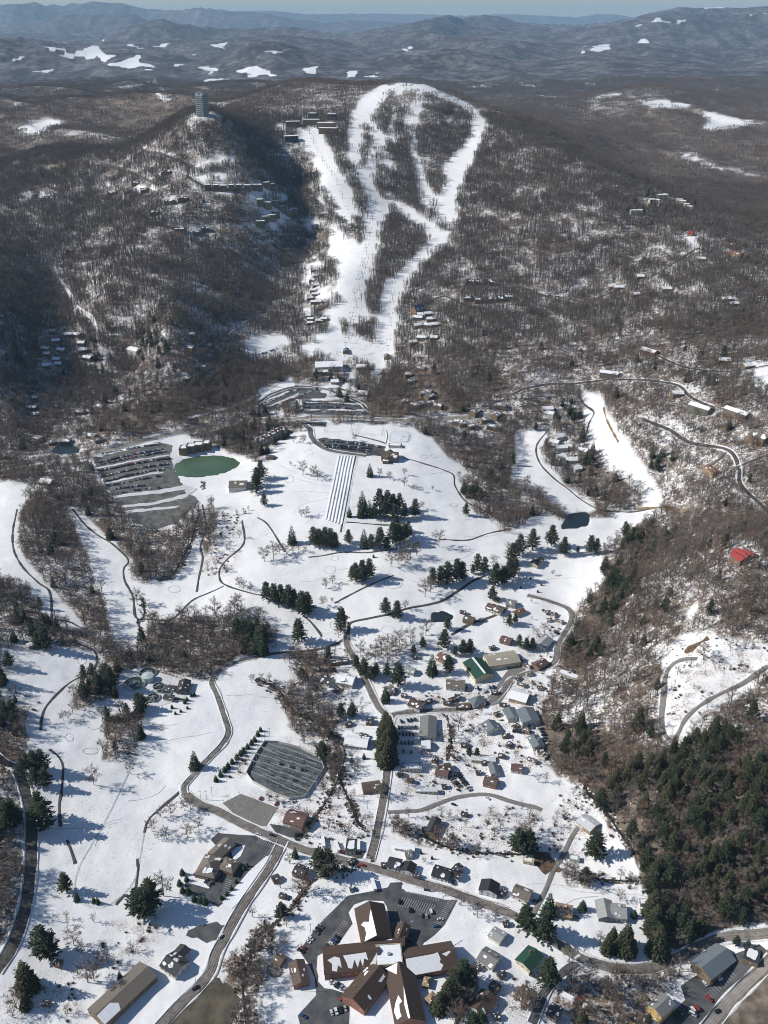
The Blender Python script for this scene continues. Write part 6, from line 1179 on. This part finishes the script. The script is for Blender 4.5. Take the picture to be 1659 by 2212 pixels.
# ---------------------------------------------------------------- vehicles
CARCOL = {'black': (.015,.015,.017), 'white': (.62,.63,.64), 'silver': (.35,.36,.37), 'grey': (.12,.125,.13), 'red': (.30,.03,.025), 'blue': (.03,.06,.16), 'dark': (.03,.035,.045)}
CM = {}
for k, v in CARCOL.items(): CM[k] = mat(k + '_car_paint', v, .3, spec=.5)
M_TYRE = mat('tyre_rubber', (.02, .02, .02), .9)
def car_meshes(kind):
    L, W, h1, h2 = {'car': (4.6, 1.8, .82, 1.42), 'suv': (4.9, 1.95, 1.0, 1.8), 'pickup': (5.6, 2.0, 1.0, 1.85), 'van': (5.4, 2.0, 1.2, 2.2)}[kind]
    b = MB(); x = L / 2; w = W / 2
    sec = [(-x, .35, h1 * .8), (-x + .15, .28, h1), (x - 1.2, .28, h1), (x - .1, .3, h1 * .78), (x, .4, h1 * .6)]
    for (x0, a0, t0), (x1, a1, t1) in zip(sec[:-1], sec[1:]):
        P0 = [(x0, -w, a0), (x0, w, a0), (x0, w * .95, t0), (x0, -w * .95, t0)]; P1 = [(x1, -w, a1), (x1, w, a1), (x1, w * .95, t1), (x1, -w * .95, t1)]
        for i in range(4): b.face([P0[i], P1[i], P1[(i + 1) % 4], P0[(i + 1) % 4]])
    b.face([(-x, -w, .35), (-x, w, .35), (-x, w * .95, h1 * .8), (-x, -w * .95, h1 * .8)]); b.face([(x, w, .4), (x, -w, .4), (x, -w * .95, h1 * .6), (x, w * .95, h1 * .6)])
    c0, c1 = {'car': (-x + .6, x - 1.25), 'suv': (-x + .15, x - 1.35), 'pickup': (-.6, x - 1.5), 'van': (-x + .1, x - 1.0)}[kind]; g = MB(); sl_ = {'car': .75, 'suv': .5, 'pickup': .4, 'van': .45}[kind]
    lo = [(c0, -w * .93), (c1, -w * .93), (c1, w * .93), (c0, w * .93)]; hi = [(c0 + sl_ * (.8 if kind == 'car' else .25), -w * .76), (c1 - sl_, -w * .76), (c1 - sl_, w * .76), (c0 + sl_ * (.8 if kind == 'car' else .25), w * .76)]
    g.prism(lo, h1 - .02, h2 - .06, 0, hi); r = MB(); r.prism([(p[0], p[1]) for p in hi], h2 - .06, h2)
    wh = MB(); wh.bar((0, -.11, 0), (0, .11, 0), .34, .34, 10); wh.face([(.34 * math.cos(6.283 * i / 10), -.11, .34 * math.sin(6.283 * i / 10)) for i in range(10)])
    return dict(body={k: b.mesh('body', CM[k]) for k in CM}, glass=g.mesh('windows', M_GLASS), roof={k: r.mesh('roof', CM[k]) for k in CM}, wheel=wh.mesh('wheel', M_TYRE), L=L, W=W)
CARS = {k: car_meshes(k) for k in ('car', 'suv', 'pickup', 'van')}
def vehicle(kind, colr, x, y, ang, label, group=None, z=None, wheels=True, cat=None):
    d = CARS[kind]; z = float(H(x, y)) + .32 if z is None else z; nm = {'car': 'parked_car', 'suv': 'parked_car', 'pickup': 'pickup_truck', 'van': 'parked_van'}[kind]
    e = empty(nm, (x, y, z), ang); tag(e, label, cat or {'car': 'car', 'suv': 'car', 'pickup': 'pickup', 'van': 'van'}[kind], group)
    inst('body', d['body'][colr], e); inst('windows', d['glass'], e); inst('roof', d['roof'][colr], e)
    if wheels:
        for sx in (-.31, .3):
            for sy in (-1, 1): inst('wheel', d['wheel'], e, (sx * d['L'], sy * d['W'] * .46, .34))
    return e
CC = ['black', 'dark', 'grey', 'silver', 'white', 'black', 'dark', 'grey', 'white', 'blue', 'red', 'black', 'silver']
# rows: (tile, x0,y0,x1,y1, pitch, fill, where)
ROWS = [('13',290,1190,425,1025,3.0,.85,'in the west row of the church car park'),('13',450,1180,545,1085,3.2,.6,'in the inner row beside the west wing of the church'),('13',485,1390,585,1445,2.9,.95,'backed up to the south-west wing of the church'),('13',490,1590,590,1560,3.2,.8,'in the lower church car park'),('13',615,795,665,785,3.3,.8,'at the top corner of the church car park'),
 ('13',1070,960,1110,965,4,.4,'in the middle of the church car park'),
 ('03',1270,690,1400,780,4,.45,'behind the restaurant'),('23',1250,1400,1370,1345,3.6,.6,'along the front of the long grey store'),('23',1040,1620,1200,1560,3.4,.7,'in the yard beside the yellow house'),
 ('12',940,1360,1050,1345,3.4,.8,'in the north row of the shaded car yard'),('12',925,1400,1040,1400,3.2,.85,'in the shaded car yard beside the long hall'),('12',930,1440,1040,1445,3.2,.7,'in the shaded car yard beside the long hall'),('12',920,1500,1030,1500,3.4,.7,'in the south of the shaded car yard'),('12',930,1550,1020,1560,3.6,.5,'in the south of the shaded car yard'),
 ('12',1565,1010,1640,1008,3.6,.7,'in front of the beige warehouse'),('12',1440,1150,1560,1135,4,.35,'on the gravel beside the green warehouse'),('22',20,1390,140,1400,3.2,.8,'in the yard below the two blue-grey workshops'),('22',10,1420,130,1440,3.2,.8,'in the yard below the two blue-grey workshops'),('22',190,1410,240,1530,4,.7,'among the junk east of the workshops'),
 ('22',275,775,310,800,3,.9,'beside the pale grey workshop'),('22',200,640,330,720,4,.7,'in the scrap yard by the road loop'),('22',215,650,345,735,4.5,.6,'in the scrap yard by the road loop'),
 ('13',1240,50,1330,130,3.2,.9,'in the double row of stored vehicles'),('13',1290,20,1390,150,3.2,.8,'in the double row of stored vehicles'),
 ('13',30,200,140,240,5,.4,'in the fenced yard beside the substation'),('12',1450,1130,1500,1180,5,.4,'beside the blue-grey pyramid-roofed house'),
 ('01',665,1283,1030,1222,2.9,.8,'in the left car park, topmost row'),('01',640,1338,1060,1252,2.65,.97,'in the left car park, second row'),('01',655,1352,1075,1268,2.65,.97,'in the left car park, third row'),('01',645,1395,1105,1312,2.65,.95,'in the left car park, fourth row'),
 ('01',660,1432,1085,1350,2.65,.97,'in the left car park, fifth row'),('01',690,1458,1060,1385,2.65,.95,'in the left car park, sixth row'),('01',700,1492,1030,1430,2.9,.7,'in the left car park, seventh row'),('01',730,1515,940,1488,2.65,.95,'in the left car park, eighth row'),('01',760,1540,1050,1502,2.9,.5,'in the left car park, lowest row'),
 ('11',430,1200,810,1240,2.9,.9,'in the upper row below the courts'),('11',445,1228,750,1252,2.9,.95,'in the middle row below the courts'),('11',460,1240,740,1268,2.9,.9,'in the lower row below the courts'),('11',255,1088,440,1092,2.9,.85,'along the highway above the golf slope'),
 ('11',310,962,680,975,2.9,.9,'in the top row of the base car park'),('11',315,985,645,998,2.9,.9,'in the middle row of the base car park'),('11',320,1012,640,1020,2.9,.85,'in the lower row of the base car park'),('11',30,965,290,860,2.9,.8,'in the slanting west rows of the base car park'),('11',60,1000,400,860,2.9,.8,'in the slanting west rows of the base car park'),
 ('11',530,860,600,880,3,.7,'beside the ticket house'),('11',520,830,560,850,3,.7,'beside the ticket house'),('11',20,640,150,598,3,.7,'on the snowy upper car park'),('11',690,1020,745,1025,3.5,.7,'at the foot of the access road')]
rc = random.Random(5); ALLC = []
for (t, x0, y0, x1, y1, pitch, fill, where) in ROWS:
    A, B = G([TP(t, x0, y0)[0], TP(t, x1, y1)[0]], [TP(t, x0, y0)[1], TP(t, x1, y1)[1]]); L = np.hypot(*(B - A)[:2]); n = max(1, int(L / pitch)); d = (B - A) / L; ang = math.atan2(d[1], d[0])
    for i in range(n + 1):
        if rc.random() > fill: continue
        q = A + d * (i * pitch); ALLC.append((q[0], q[1], ang + math.pi / 2 + rc.uniform(-.06, .06) + (math.pi if rc.random() < .4 else 0), rc.choice(CC), rc.choice(('car', 'suv', 'suv', 'car', 'pickup')), where))
LONE = [('13',560,1500,'red','suv',200,'dark red car apart in the lower church car park'),('13',305,1612,'blue','pickup',150,'blue pickup at the entrance of the lower church car park'),('13',1135,935,'white','suv',100,'white car topping the middle bay of the church car park'),('13',1195,985,'white','car',0,'white car at the east edge of the church car park'),('13',1170,1030,'blue','pickup',5,'dark blue pickup south of the white car at the east edge'),('13',1000,925,'black','suv',80,'black car in the middle bay of the church car park'),('13',1005,1125,'blue','suv',-10,'blue car beside the church porch'),('13',930,870,'black','suv',80,'black car in the north bay of the church car park'),
 ('13',270,440,'black','pickup',20,'black pickup in front of the maroon-roofed workshop'),('13',105,440,'dark','suv',-15,'dark car driving along the main road'),('13',835,160,'black','pickup',80,'dark pickup on the straight road by the brown house'),('13',1280,240,'black','car',-20,'dark car on the side lane'),('13',1500,200,'white','car',-40,'white car below the side lane bend'),('13',565,550,'red','suv',0,'red car beside the small flat-roofed office'),
 ('13',690,635,'red','pickup',-15,'dull red pickup on the main road at the junction'),('13',1275,745,'black','suv',80,'black car beside the long black-roofed house'),('13',15,435,'white','car',-20,'white car at the left end of the main road'),('03',1430,1095,'white','suv',60,'white car driving past the small car park'),('03',1270,1430,'black','pickup',35,'black pickup on the wide bend near the bottom'),('03',915,20+2*0,'white','van',0,''),
 ('23',1275,1500,'red','pickup',-50,'red pickup in the highway yard'),('23',1330,1580,'black','suv',25,'black car on the highway at the lower right'),('23',1345,1360,'white','suv',-45,'white car in front of the long grey store'),('23',130,1350,'black','suv',-30,'black car beside the green-roofed house'),('23',150,865,'dark','car',10,'dark car beside the taupe-roofed house'),('23',410,972,'dark','suv',0,'dark car beside the tan-roofed cottage'),('23',1170,1600,'white','van',-35,'white van in the yard beside the yellow house'),('23',440,1500,'red','car',-40,'red car behind the touring camper'),
 ('01',990,0,'white','van',0,''),('02',905,25,'white','van',-10,'lone white van in the empty lower car park'),('13',710,1250,'black','car',0,'')]
for t, x, y, c_, k_, a_, lab in LONE:
    if not lab: continue
    p = g1(*TP(t, x, y)); vehicle(k_, c_, p[0], p[1], R(a_), lab, z=float(p[2]) + .45)
ALLC.sort(key=lambda c: c[0] ** 2 + c[1] ** 2); NCAR = 270
for i, (x, y, a_, c_, k_, wh) in enumerate(ALLC[:NCAR]):
    kn = {'car': 'car', 'suv': 'tall car', 'pickup': 'pickup'}[k_]; vehicle(k_, c_, x, y, a_, '%s %s parked %s' % (c_, kn, wh), 'vehicles parked ' + wh, z=float(H(x, y)) + .45, wheels=i < 120)
m = MB(); V_, F_, MI = [], [], []; keys = list(CM); mats_ = [CM[k] for k in keys] + [M_GLASS]
for (x, y, a_, c_, k_, wh) in ALLC[NCAR:]:
    d = CARS[k_]; z = float(H(x, y)) + .45; ca, sa = math.cos(a_), math.sin(a_)
    for me, mi in ((d['body'][c_], keys.index(c_)), (d['glass'], len(keys)), (d['roof'][c_], keys.index(c_))):
        b = len(V_); V_ += [(x + v.co.x * ca - v.co.y * sa, y + v.co.x * sa + v.co.y * ca, z + v.co.z) for v in me.vertices]; F_ += [tuple(b + i for i in p.vertices) for p in me.polygons]; MI += [mi] * len(me.polygons)
me = bpy.data.meshes.new('distant_parked_cars'); me.from_pydata(V_, [], F_)
for q in mats_: me.materials.append(q)
me.polygons.foreach_set('material_index', MI); o = bpy.data.objects.new('distant_parked_cars', me); COL.objects.link(o); tag(o, kind='stuff')
# buses
bb_ = MB(); bb_.box(-5.5, 5.5, -1.25, 1.25, .45, 3.0); bb_.box(5.5, 6.6, -1.1, 1.1, .45, 1.7); BUSB = bb_.mesh('body', CM['white']); bw = MB(); bw.box(-5.2, 5.2, -1.28, 1.28, 1.7, 2.5); BUSW = bw.mesh('windows', M_GLASS); bs = MB(); bs.box(-5.55, 5.55, -1.3, 1.3, 3.0, 3.2); BUSR = bs.mesh('roof', M_SNOW)
for t, x, y, a_, lab in (('13',436,490,100,'white snow-topped bus at the west end of the yard, beside the garage'),('13',525,520,110,'white snow-topped bus just west of the small office'),('13',665,512,91,'white snow-topped bus just east of the small office'),('13',762,768,105,'white van-like bus at the top of the church car park')):
    p = g1(*TP(t, x, y)); e = empty('bus', (p[0], p[1], p[2] + .3), R(a_)); tag(e, lab, 'bus', 'parked buses'); inst('body', BUSB, e); inst('windows', BUSW, e); inst('roof', BUSR, e)
    for sx in (-3.6, 4.2):
        for sy in (-1, 1): inst('wheel', CARS['suv']['wheel'], e, (sx, sy * 1.1, .42))
# ---------------------------------------------------------------- single trees, measured by foot and tip: (tile, x, tip y, foot y, kind)
SOLO = [('12',235,85,205,'s'),('12',375,95,218,'p'),('12',412,108,222,'p'),('12',450,98,228,'p'),('12',485,105,238,'p'),('12',512,130,238,'p'),('12',600,113,205,'p'),('12',700,108,228,'s'),('12',745,142,238,'p'),('12',805,98,238,'p'),('12',848,160,245,'p'),('12',885,65,205,'p'),('12',925,75,205,'p'),('12',960,70,185,'p'),('12',985,60,165,'p'),('12',905,20,130,'p'),
 ('11',738,1340,1428,'s'),('11',690,1515,1650,'s'),('11',735,1575,1685,'s'),('11',800,1495,1640,'p'),('11',850,1500,1650,'p'),('11',888,1540,1655,'p'),('11',930,1535,1640,'p'),('11',770,1600,1700,'p'),('11',830,1590,1700,'p'),('11',960,1600,1700,'p'),('11',1030,1572,1690,'p'),('11',605,1620,1690,'s'),('11',55,1540,1620,'p'),('11',10,1340,1500,'p'),('11',35,1310,1450,'p'),('11',0,1400,1540,'p'),('11',1360,1600,1680,'p'),('11',1380,1480,1560,'s'),('11',680,1590,1690,'s'),('11',900,1610,1715,'p'),
 ('12',70,452,570,'p'),('12',120,465,590,'p'),('12',165,470,600,'p'),('12',215,470,620,'p'),('12',300,515,660,'p'),('12',335,520,665,'p'),('12',250,500,625,'p'),('12',645,330,450,'p'),('12',690,310,455,'p'),('12',735,302,425,'p'),('12',620,350,420,'p'),('12',840,555,660,'p'),('12',915,575,690,'p'),('12',555,615,770,'p'),('12',280,680,840,'p'),('12',15,700,900,'s'),('12',45,780,920,'s'),
 ('12',1145,362,470,'p'),('12',1195,350,470,'p'),('12',1240,320,465,'p'),('12',1300,285,445,'p'),('12',1335,320,440,'p'),('12',1405,340,400,'p'),('12',1435,270,380,'p'),('12',1480,290,395,'p'),('12',1550,330,475,'p'),('12',1600,350,470,'p'),('12',1640,280,440,'p'),('12',1530,480,570,'p'),
 ('22',50,145,280,'p'),('22',130,108,245,'p'),('22',255,60,220,'p'),('22',335,160,280,'p'),('22',425,220,265,'p'),('22',505,150,275,'p'),('22',545,170,270,'p'),('22',20,300,400,'p'),('22',20,660,720,'p'),('22',45,795,870,'p'),('22',90,815,895,'p'),('22',130,815,895,'p'),('22',0,200,330,'p'),
 ('12',1640,660,735,'p'),('12',1340,830,925,'p'),('12',1385,825,920,'p'),('12',1290,870,930,'p'),('12',1220,760,880,'p'),('12',1240,680,760,'p'),('12',1080,810,880,'p'),('12',1020,860,920,'p'),('12',1140,920,1045,'s'),('12',1245,930,1040,'p'),('12',920,980,1130,'p'),('12',850,980,1060,'p'),('12',780,980,1060,'p'),('12',700,950,1060,'p'),('12',745,1000,1090,'p'),('12',650,930,1010,'p'),('12',840,1125,1230,'s'),('12',625,1240,1330,'p'),('12',550,1240,1330,'p'),('12',300,1010,1090,'p'),('12',480,1400,1470,'p'),
 ('12',840,1285,1430,'h'),('12',860,1320,1470,'h'),('12',825,1350,1520,'h'),('12',855,1380,1550,'h'),('12',830,1430,1590,'h'),('12',860,1460,1620,'h'),('12',845,1500,1640,'h'),('12',875,1350,1480,'h'),('12',1380,1520,1580,'p'),('12',1430,1530,1590,'p'),('12',430,1490,1600,'p'),('12',700,1560,1600,'s'),('12',470,870,950,'p'),
 ('02',1265,1548,1659,'s'),('02',1540,680,840,'p'),('02',1590,670,850,'p'),('02',1630,690,860,'p'),('02',600,980,1060,'p'),('02',690,990,1130,'p'),('02',720,1000,1150,'p'),('02',640,1050,1170,'p'),('02',540,1110,1200,'p'),('02',900,1170,1270,'p'),('02',930,1180,1280,'p'),('02',300,740,890,'p'),('02',250,770,880,'p'),('02',60,900,1005,'p'),('02',5,950,1110,'s'),('02',15,1000,1100,'s'),('02',100,1175,1230,'s'),('02',180,1560,1659,'p'),('02',230,1545,1680,'p'),('02',280,1540,1680,'p'),('02',150,1590,1690,'p'),
 ('03',430,685,800,'p'),('03',985,690,900,'p'),('03',945,760,960,'p'),('03',900,790,950,'p'),('03',500,800,860,'s'),('03',610,830,870,'s'),('03',635,835,878,'s'),('03',290,1010,1210,'p'),('03',330,1080,1230,'p'),('03',180,1225,1430,'h'),('03',170,1465,1550,'h'),('03',270,120,330,'p'),('03',290,180,400,'p'),('03',230,0,110,'p'),('03',300,0,120,'p'),('03',60,180,400,'p'),('03',90,170,380,'p'),('03',30,200,360,'p'),('03',780,1320,1370,'s'),
 ('13',255,515,580,'s'),('13',415,530,680,'p'),('13',470,540,690,'p'),('13',165,880,965,'p'),('13',1140,565,590,'s'),('13',1070,530,555,'s'),('13',1400,1600,1690,'p'),('13',1340,1260,1400,'p'),('13',1290,1320,1440,'p'),('13',1370,1330,1420,'p'),('13',1240,1380,1520,'h'),('13',1190,1460,1570,'h'),('13',1450,1590,1690,'p'),
 ('23',85,900,1050,'p'),('23',200,945,1110,'p'),('23',235,820,950,'s'),('23',650,1030,1120,'h'),('23',730,1000,1180,'h'),('23',690,1085,1190,'h'),('23',612,1090,1190,'h'),('23',230,1250,1400,'p'),('23',535,380,580,'p'),('23',40,400,540,'p'),('23',105,410,550,'p'),('23',470,650,750,'p'),('23',1450,1090,1150,'p'),('23',1525,1105,1160,'s'),('23',910,790,950,'h'),('23',920,880,1060,'h'),('23',940,980,1200,'h'),('23',1070,950,1090,'p'),('23',880,1600,1659,'p'),('23',450,1570,1659,'h'),
 ('21',1270,750,835,'s'),('21',1302,758,835,'s'),('01',970,440,520,'s'),('01',930,520,600,'p'),('01',985,510,590,'p')]
whr = {'12': 'in the middle of the village and golf course', '11': 'on the upper golf slope', '22': 'at the edge of the right hill', '02': 'around the left fairways', '03': 'in the lower left', '13': 'near the church', '23': 'in the lower right yards', '21': 'on the right slope', '01': 'on the left hillside'}
kdn = {'s': 'narrow cone-shaped spruce', 'p': 'ragged dark green pine', 'h': 'dense yellowish-green conifer'}
CLUST = [(835,1090,'in the big grove beside the tubing lanes'),(700,1175,'in the grove at the foot of the tubing lanes'),(820,1165,'in the pine row below the big grove'),(780,1240,'in the isolated clump on the open course'),(600,1290,'in the long pine row on the left of the course'),(645,1370,'standing alone by the left green'),(735,1350,'where the cart paths meet'),(845,1325,'in the pair west of the dark pond'),(965,1245,'in the grove north of the dark pond'),(1040,1225,'in the grove at the top of the lane'),(1080,1250,'in the clump before the cream barn'),(1120,1190,'beside the cream barn'),(1200,1170,'in the tall group below the valley pond'),(1280,1190,'at the tip of the snowfield'),(560,1050,'in the column of pines beside the green pond'),(820,960+60,'alone below the clubhouse'),(840,1560,'in the tall evergreen row beside the straight road'),(560,1390,'at the corner of the wood by the cart path'),(240,1480,'in the pine screen west of the treatment plant'),(90,1360,'in the pines above the left fairway'),(80,1650,'beside the left road, upper group'),(95,1740,'beside the left road, lower group'),(320,1930,'in the large clump at the left fairway end'),(30,1750,'west of the left road')]
def cluster(px, py):
    b = min(CLUST, key=lambda c: (c[0] - px) ** 2 + ((c[1] - py) * 1.3) ** 2); return b[2] if math.hypot(b[0] - px, (b[1] - py) * 1.3) < 75 else None
used = {}
def place_tree(foot, tip, x, kd):
    pass
for (t, x, yt, yf, kd) in SOLO:
    px, py = TP(t, x, yf); tp_ = TP(t, x, yt); p = g1(px, py); dep = p[1] * cp - (p[2] - CAMZ) * sp; rngh = math.hypot(p[0], p[1]); el = math.atan2(CAMZ - p[2], rngh)
    h = (py - tp_[1]) * dep / FL / math.cos(el) ; h = min(max(h, 2.5), 30)
    kind = {'s': 'spruce', 'p': 'pine', 'h': 'hemlock'}[kd]; i = random.randrange(3); hh, tm_, cm_ = CON[kind][i]; s = h / hh
    nl = cluster(px, py) or beside(px, py, 85); sz = 'low ' if h < 11 else 'tall ' if h > 19 else ''; lab = sz + kdn[kd] + ' ' + (nl or whr[t]); 
    if lab in used and not lab.endswith('...'):
        lab2 = ('shorter ' if h < used[lab] else 'taller ') + lab
        lab = lab2 if lab2 not in used else lab
    lab = ' '.join(lab.split()[:16]); used[lab] = h
    e = empty('conifer', (p[0], p[1], p[2]), random.uniform(0, 6)); e.scale = (s * (1.25 if kd == 'p' else 1.1),) * 2 + (s,); tag(e, lab, 'tree', 'conifers ' + (nl or whr[t])); inst('trunk', tm_, e); inst('crown', cm_, e)
# clipped young spruces in rows
YS = [(1480,1648),(1505,1622),(1535,1592),(1558,1568),(1577,1550),(1605,1525),(1630,1500),(1650,1478)]
rows_ = [('02', x, y + 8, 7) for x, y in YS] + [('12', 12, 1450, 7), ('12', 30, 1420, 6)] + [('03', 1430, 52, 7), ('03', 1400, 85, 7), ('03', 1455, 25, 7), ('03', 1475, 5, 7)] + [('02', 1240, 1195, 5), ('02', 1213, 1222, 5), ('02', 1197, 1240, 5), ('02', 1115, 1272, 5), ('02', 1137, 1310, 4), ('02', 1172, 1296, 4), ('02', 1215, 1275, 4), ('02', 1260, 1190, 5)] + [('03', 1182, 690, 7), ('03', 1165, 760, 7), ('03', 1185, 805, 7), ('03', 1225, 815, 7), ('03', 1210, 730, 6), ('03', 1260, 860, 7), ('03', 1300, 870, 7), ('03', 1330, 880, 8)] + [('22', 118, 435, 4), ('22', 190, 475, 4), ('22', 57, 495, 4), ('22', 167, 520, 4), ('12', 762, 295, 5)] + [('23', 455, 920, 11), ('23', 790, 965, 8)] + [('03', x, y, 5) for x, y in ((1530,745),(1500,790),(1470,825),(1435,850),(1600,640),(1580,660))]
for t, x, y, h in rows_:
    p = g1(*TP(t, x, y)); hh, tm_, cm_ = CON['spruce'][0]; s = h / hh; e = empty('young_spruce', tuple(p), random.uniform(0, 6)); e.scale = (s * 1.5, s * 1.5, s); row = {'02': 'beside the access road or treatment plant', '03': 'round the restaurant grounds', '12': 'in the line west of the substation', '22': 'on the eastern snowfield', '23': 'beside the pale grey house'}[t]
    tag(e, 'small conical evergreen ' + row, 'tree', 'small evergreens ' + row); inst('trunk', tm_, e); inst('crown', cm_, e)
# single leafless trees: (tile, x, tip, foot)
BT = [('12',55,228,320),('12',115,195,305),('12',155,200,275),('12',197,212,275),('12',238,215,265),('12',275,210,250),('12',320,220,260),('12',1185,125,225),('12',1000,195,295),('12',965,250,350),('12',925,260,340),('12',875,270,355),('12',945,225,300),('12',1040,200,280),('12',448,430,495),('12',495,410,465),('12',435,550,615),('12',495,555,585),('12',970,575,630),('12',1100,700,800),('12',1000,755,840),('12',930,760,860),('12',815,810,920),('12',870,820,930),('12',895,815,890),('12',770,855,975),('12',680,845,930),('12',720,900,985),('12',935,860,920),('12',965,830,890),('12',850,880,980),('12',910,880,950),('12',535,750,815),
 ('12',1310,1325,1420),('12',1095,420,550),('12',1130,430,520),('12',400,1090,1180),('12',355,1110,1200),('12',330,960,1030),('12',1540,280,350),('12',1640,200,280),('12',570,1110,1170),
 ('11',305,1330,1418),('11',375,1355,1425),('11',400,1385,1450),('11',225,1330,1360),('11',800,1375,1430),('11',862,1395,1448),('11',962,1375,1418),('11',962,1430,1490),('11',1020,1480,1510),('11',1080,1505,1530),('11',1145,1490,1520),('11',245,1165,1210),('11',310,1155,1215),('11',125,1210,1255),('11',640,1150,1200),('11',1075,1590,1640),('11',330,1630,1690),('11',295,1640,1690),
 ('02',1550,425,490),('02',1578,440,500),('02',1625,460,510),('02',1545,520,640),('02',1520,560,640),('02',1400,560,680),('02',1180,620,700),('02',1010,640,720),('02',985,650,720),('02',890,500,600),('02',170,1250,1350),('02',410,1290,1350),('02',445,1290,1340),('02',480,1120,1200),
 ('03',610,0,110),('03',845,-30,38),('03',1110,230,310),('03',1195,205,275),('03',1235,200,270),('03',985,330,410),('03',1040,260,318),('03',1080,390,460),('03',1025,420,462),('03',1215,370,450),('03',1290,330,400),('03',1235,380,415),('03',1060,700,830),('03',480,1050,1150),('03',570,1270,1390),('03',610,1270,1380),('03',530,1130,1200),('03',700,1190,1270),('03',110,1450,1560),
 ('13',425,540,700),('13',495,560,700),('13',1090,585,615),('13',1435,895,970),('13',985,60,120),('13',820,100,180),('13',790,120,190),('13',280,720,800),('13',310,680,820),('13',1330,820,890),('13',1550,930,980),('13',215,560,620),
 ('22',210,720,790),('22',265,375,410),('23',370,1180,1260),('23',700,800,860),('23',570,1080,1140),('23',400,1290,1360),('23',490,1300,1400),('23',60,1380,1560),('23',120,1400,1580),('22',1240,850,960)]
usedb = {}
for t, x, yt, yf in BT:
    px, py = TP(t, x, yf); p = g1(px, py); dep = p[1] * cp - (p[2] - CAMZ) * sp; el = math.atan2(CAMZ - p[2], math.hypot(p[0], p[1])); h = (yf - yt) / 3 * dep / FL / math.cos(el); h = min(max(h, 4), 22)
    hh, tm_, cm_ = BARE[random.randrange(5)]; s = h / hh; nl = cluster(px, py) or beside(px, py, 85); lab = ('small ' if h < 8 else 'tall ' if h > 15 else '') + 'leafless spreading tree ' + (nl or 'standing ' + whr[t]); e = empty('bare_tree', tuple(p), random.uniform(0, 6)); e.scale = (s * 1.1, s * 1.1, s)
    tag(e, lab, 'tree', 'leafless trees ' + (nl or whr[t])); inst('trunk', tm_, e); inst('crown', cm_, e)
# skiers
M_SUIT = [mat(n_, c_, .8) for n_, c_ in (('dark_ski_suit', (.03, .03, .05)), ('red_ski_suit', (.4, .04, .04)), ('blue_ski_suit', (.04, .12, .4)), ('green_ski_suit', (.08, .25, .1)))]
def person_mesh(m):
    b = MB(); 
    for s in (-1, 1): b.bar((s * .22, 0, .03), (s * .1, .03, .85), .1, .15, 5); b.box(s * .2 - .06, s * .2 + .06, -.8, .8, 0, .04); b.bar((s * .2, 0, 1.4), (s * .42, -.25, 1.0), .08, .06, 5)
    b.bar((0, .03, .8), (0, -.02, 1.48), .19, .23, 7); b.bar((0, -.02, 1.46), (0, -.02, 1.56), .07, .07, 5); b.bar((0, -.03, 1.54), (0, -.03, 1.68), .09, .13, 7); b.bar((0, -.03, 1.68), (0, -.03, 1.8), .13, .05, 7); return b.mesh('person', m)
PM_ = [person_mesh(m) for m in M_SUIT]; rp = random.Random(3)
AR = [('11',560,760,500,700,16,'on the broad lower slope'),('11',440,580,620,650,26,'in the crowd at the foot of the middle chairlift'),('11',700,840,560,650,16,'beside the east lift station'),('11',700,800,690,840,14,'on the last slope above the ski school'),('11',540,700,60,300,12,'on the wide left part of the lower run'),('10',560,640,1520,1650,6,'where the left run joins the lower slope'),('11',860,980,20,400,8,'on the east run'),('11',470,640,1300,1640,8,'in the tubing lanes'),('11',890,960,1170,1200,6,'skating on the ice rink')]
for t, x0, x1, y0, y1, n, wh in AR:
    for i in range(n):
        p = g1(*TP(t, rp.uniform(x0, x1), rp.uniform(y0, y1))); o = inst('person', PM_[rp.choice((0, 0, 0, 1, 2, 3))], None, (p[0], p[1], p[2] + .05), rp.uniform(0, 6)); tag(o, 'small figure in winter clothes ' + wh, 'person', 'people ' + wh)

# tracks worn into the snow of the course
rt = random.Random(9)
for i in range(34):
    x0, y0 = rt.choice(((650,1230),(900,1230),(700,1060),(920,1060),(450,1600),(250,1700),(200,1800),(560,1540),(800,1290),(1180,1280),(650,1350),(850,2000),(1250,1950),(350,1600),(990,1120),(180,1250),(1330,950)))
    x0 += rt.uniform(-70, 70); y0 += rt.uniform(-40, 40); a = rt.uniform(-.5, .5) + (3.14 if rt.random() < .5 else 0); pts = [(x0, y0)]
    for k in range(4): a += rt.uniform(-.5, .5); pts.append((pts[-1][0] + math.cos(a) * 26, pts[-1][1] + math.sin(a) * 16))
    if all(0 < q[0] < 1659 and 900 < q[1] < 2212 for q in pts): ribbon('snow_track', pts, .8, M_RIM, .16, keep=False, wob=.6, step=4)
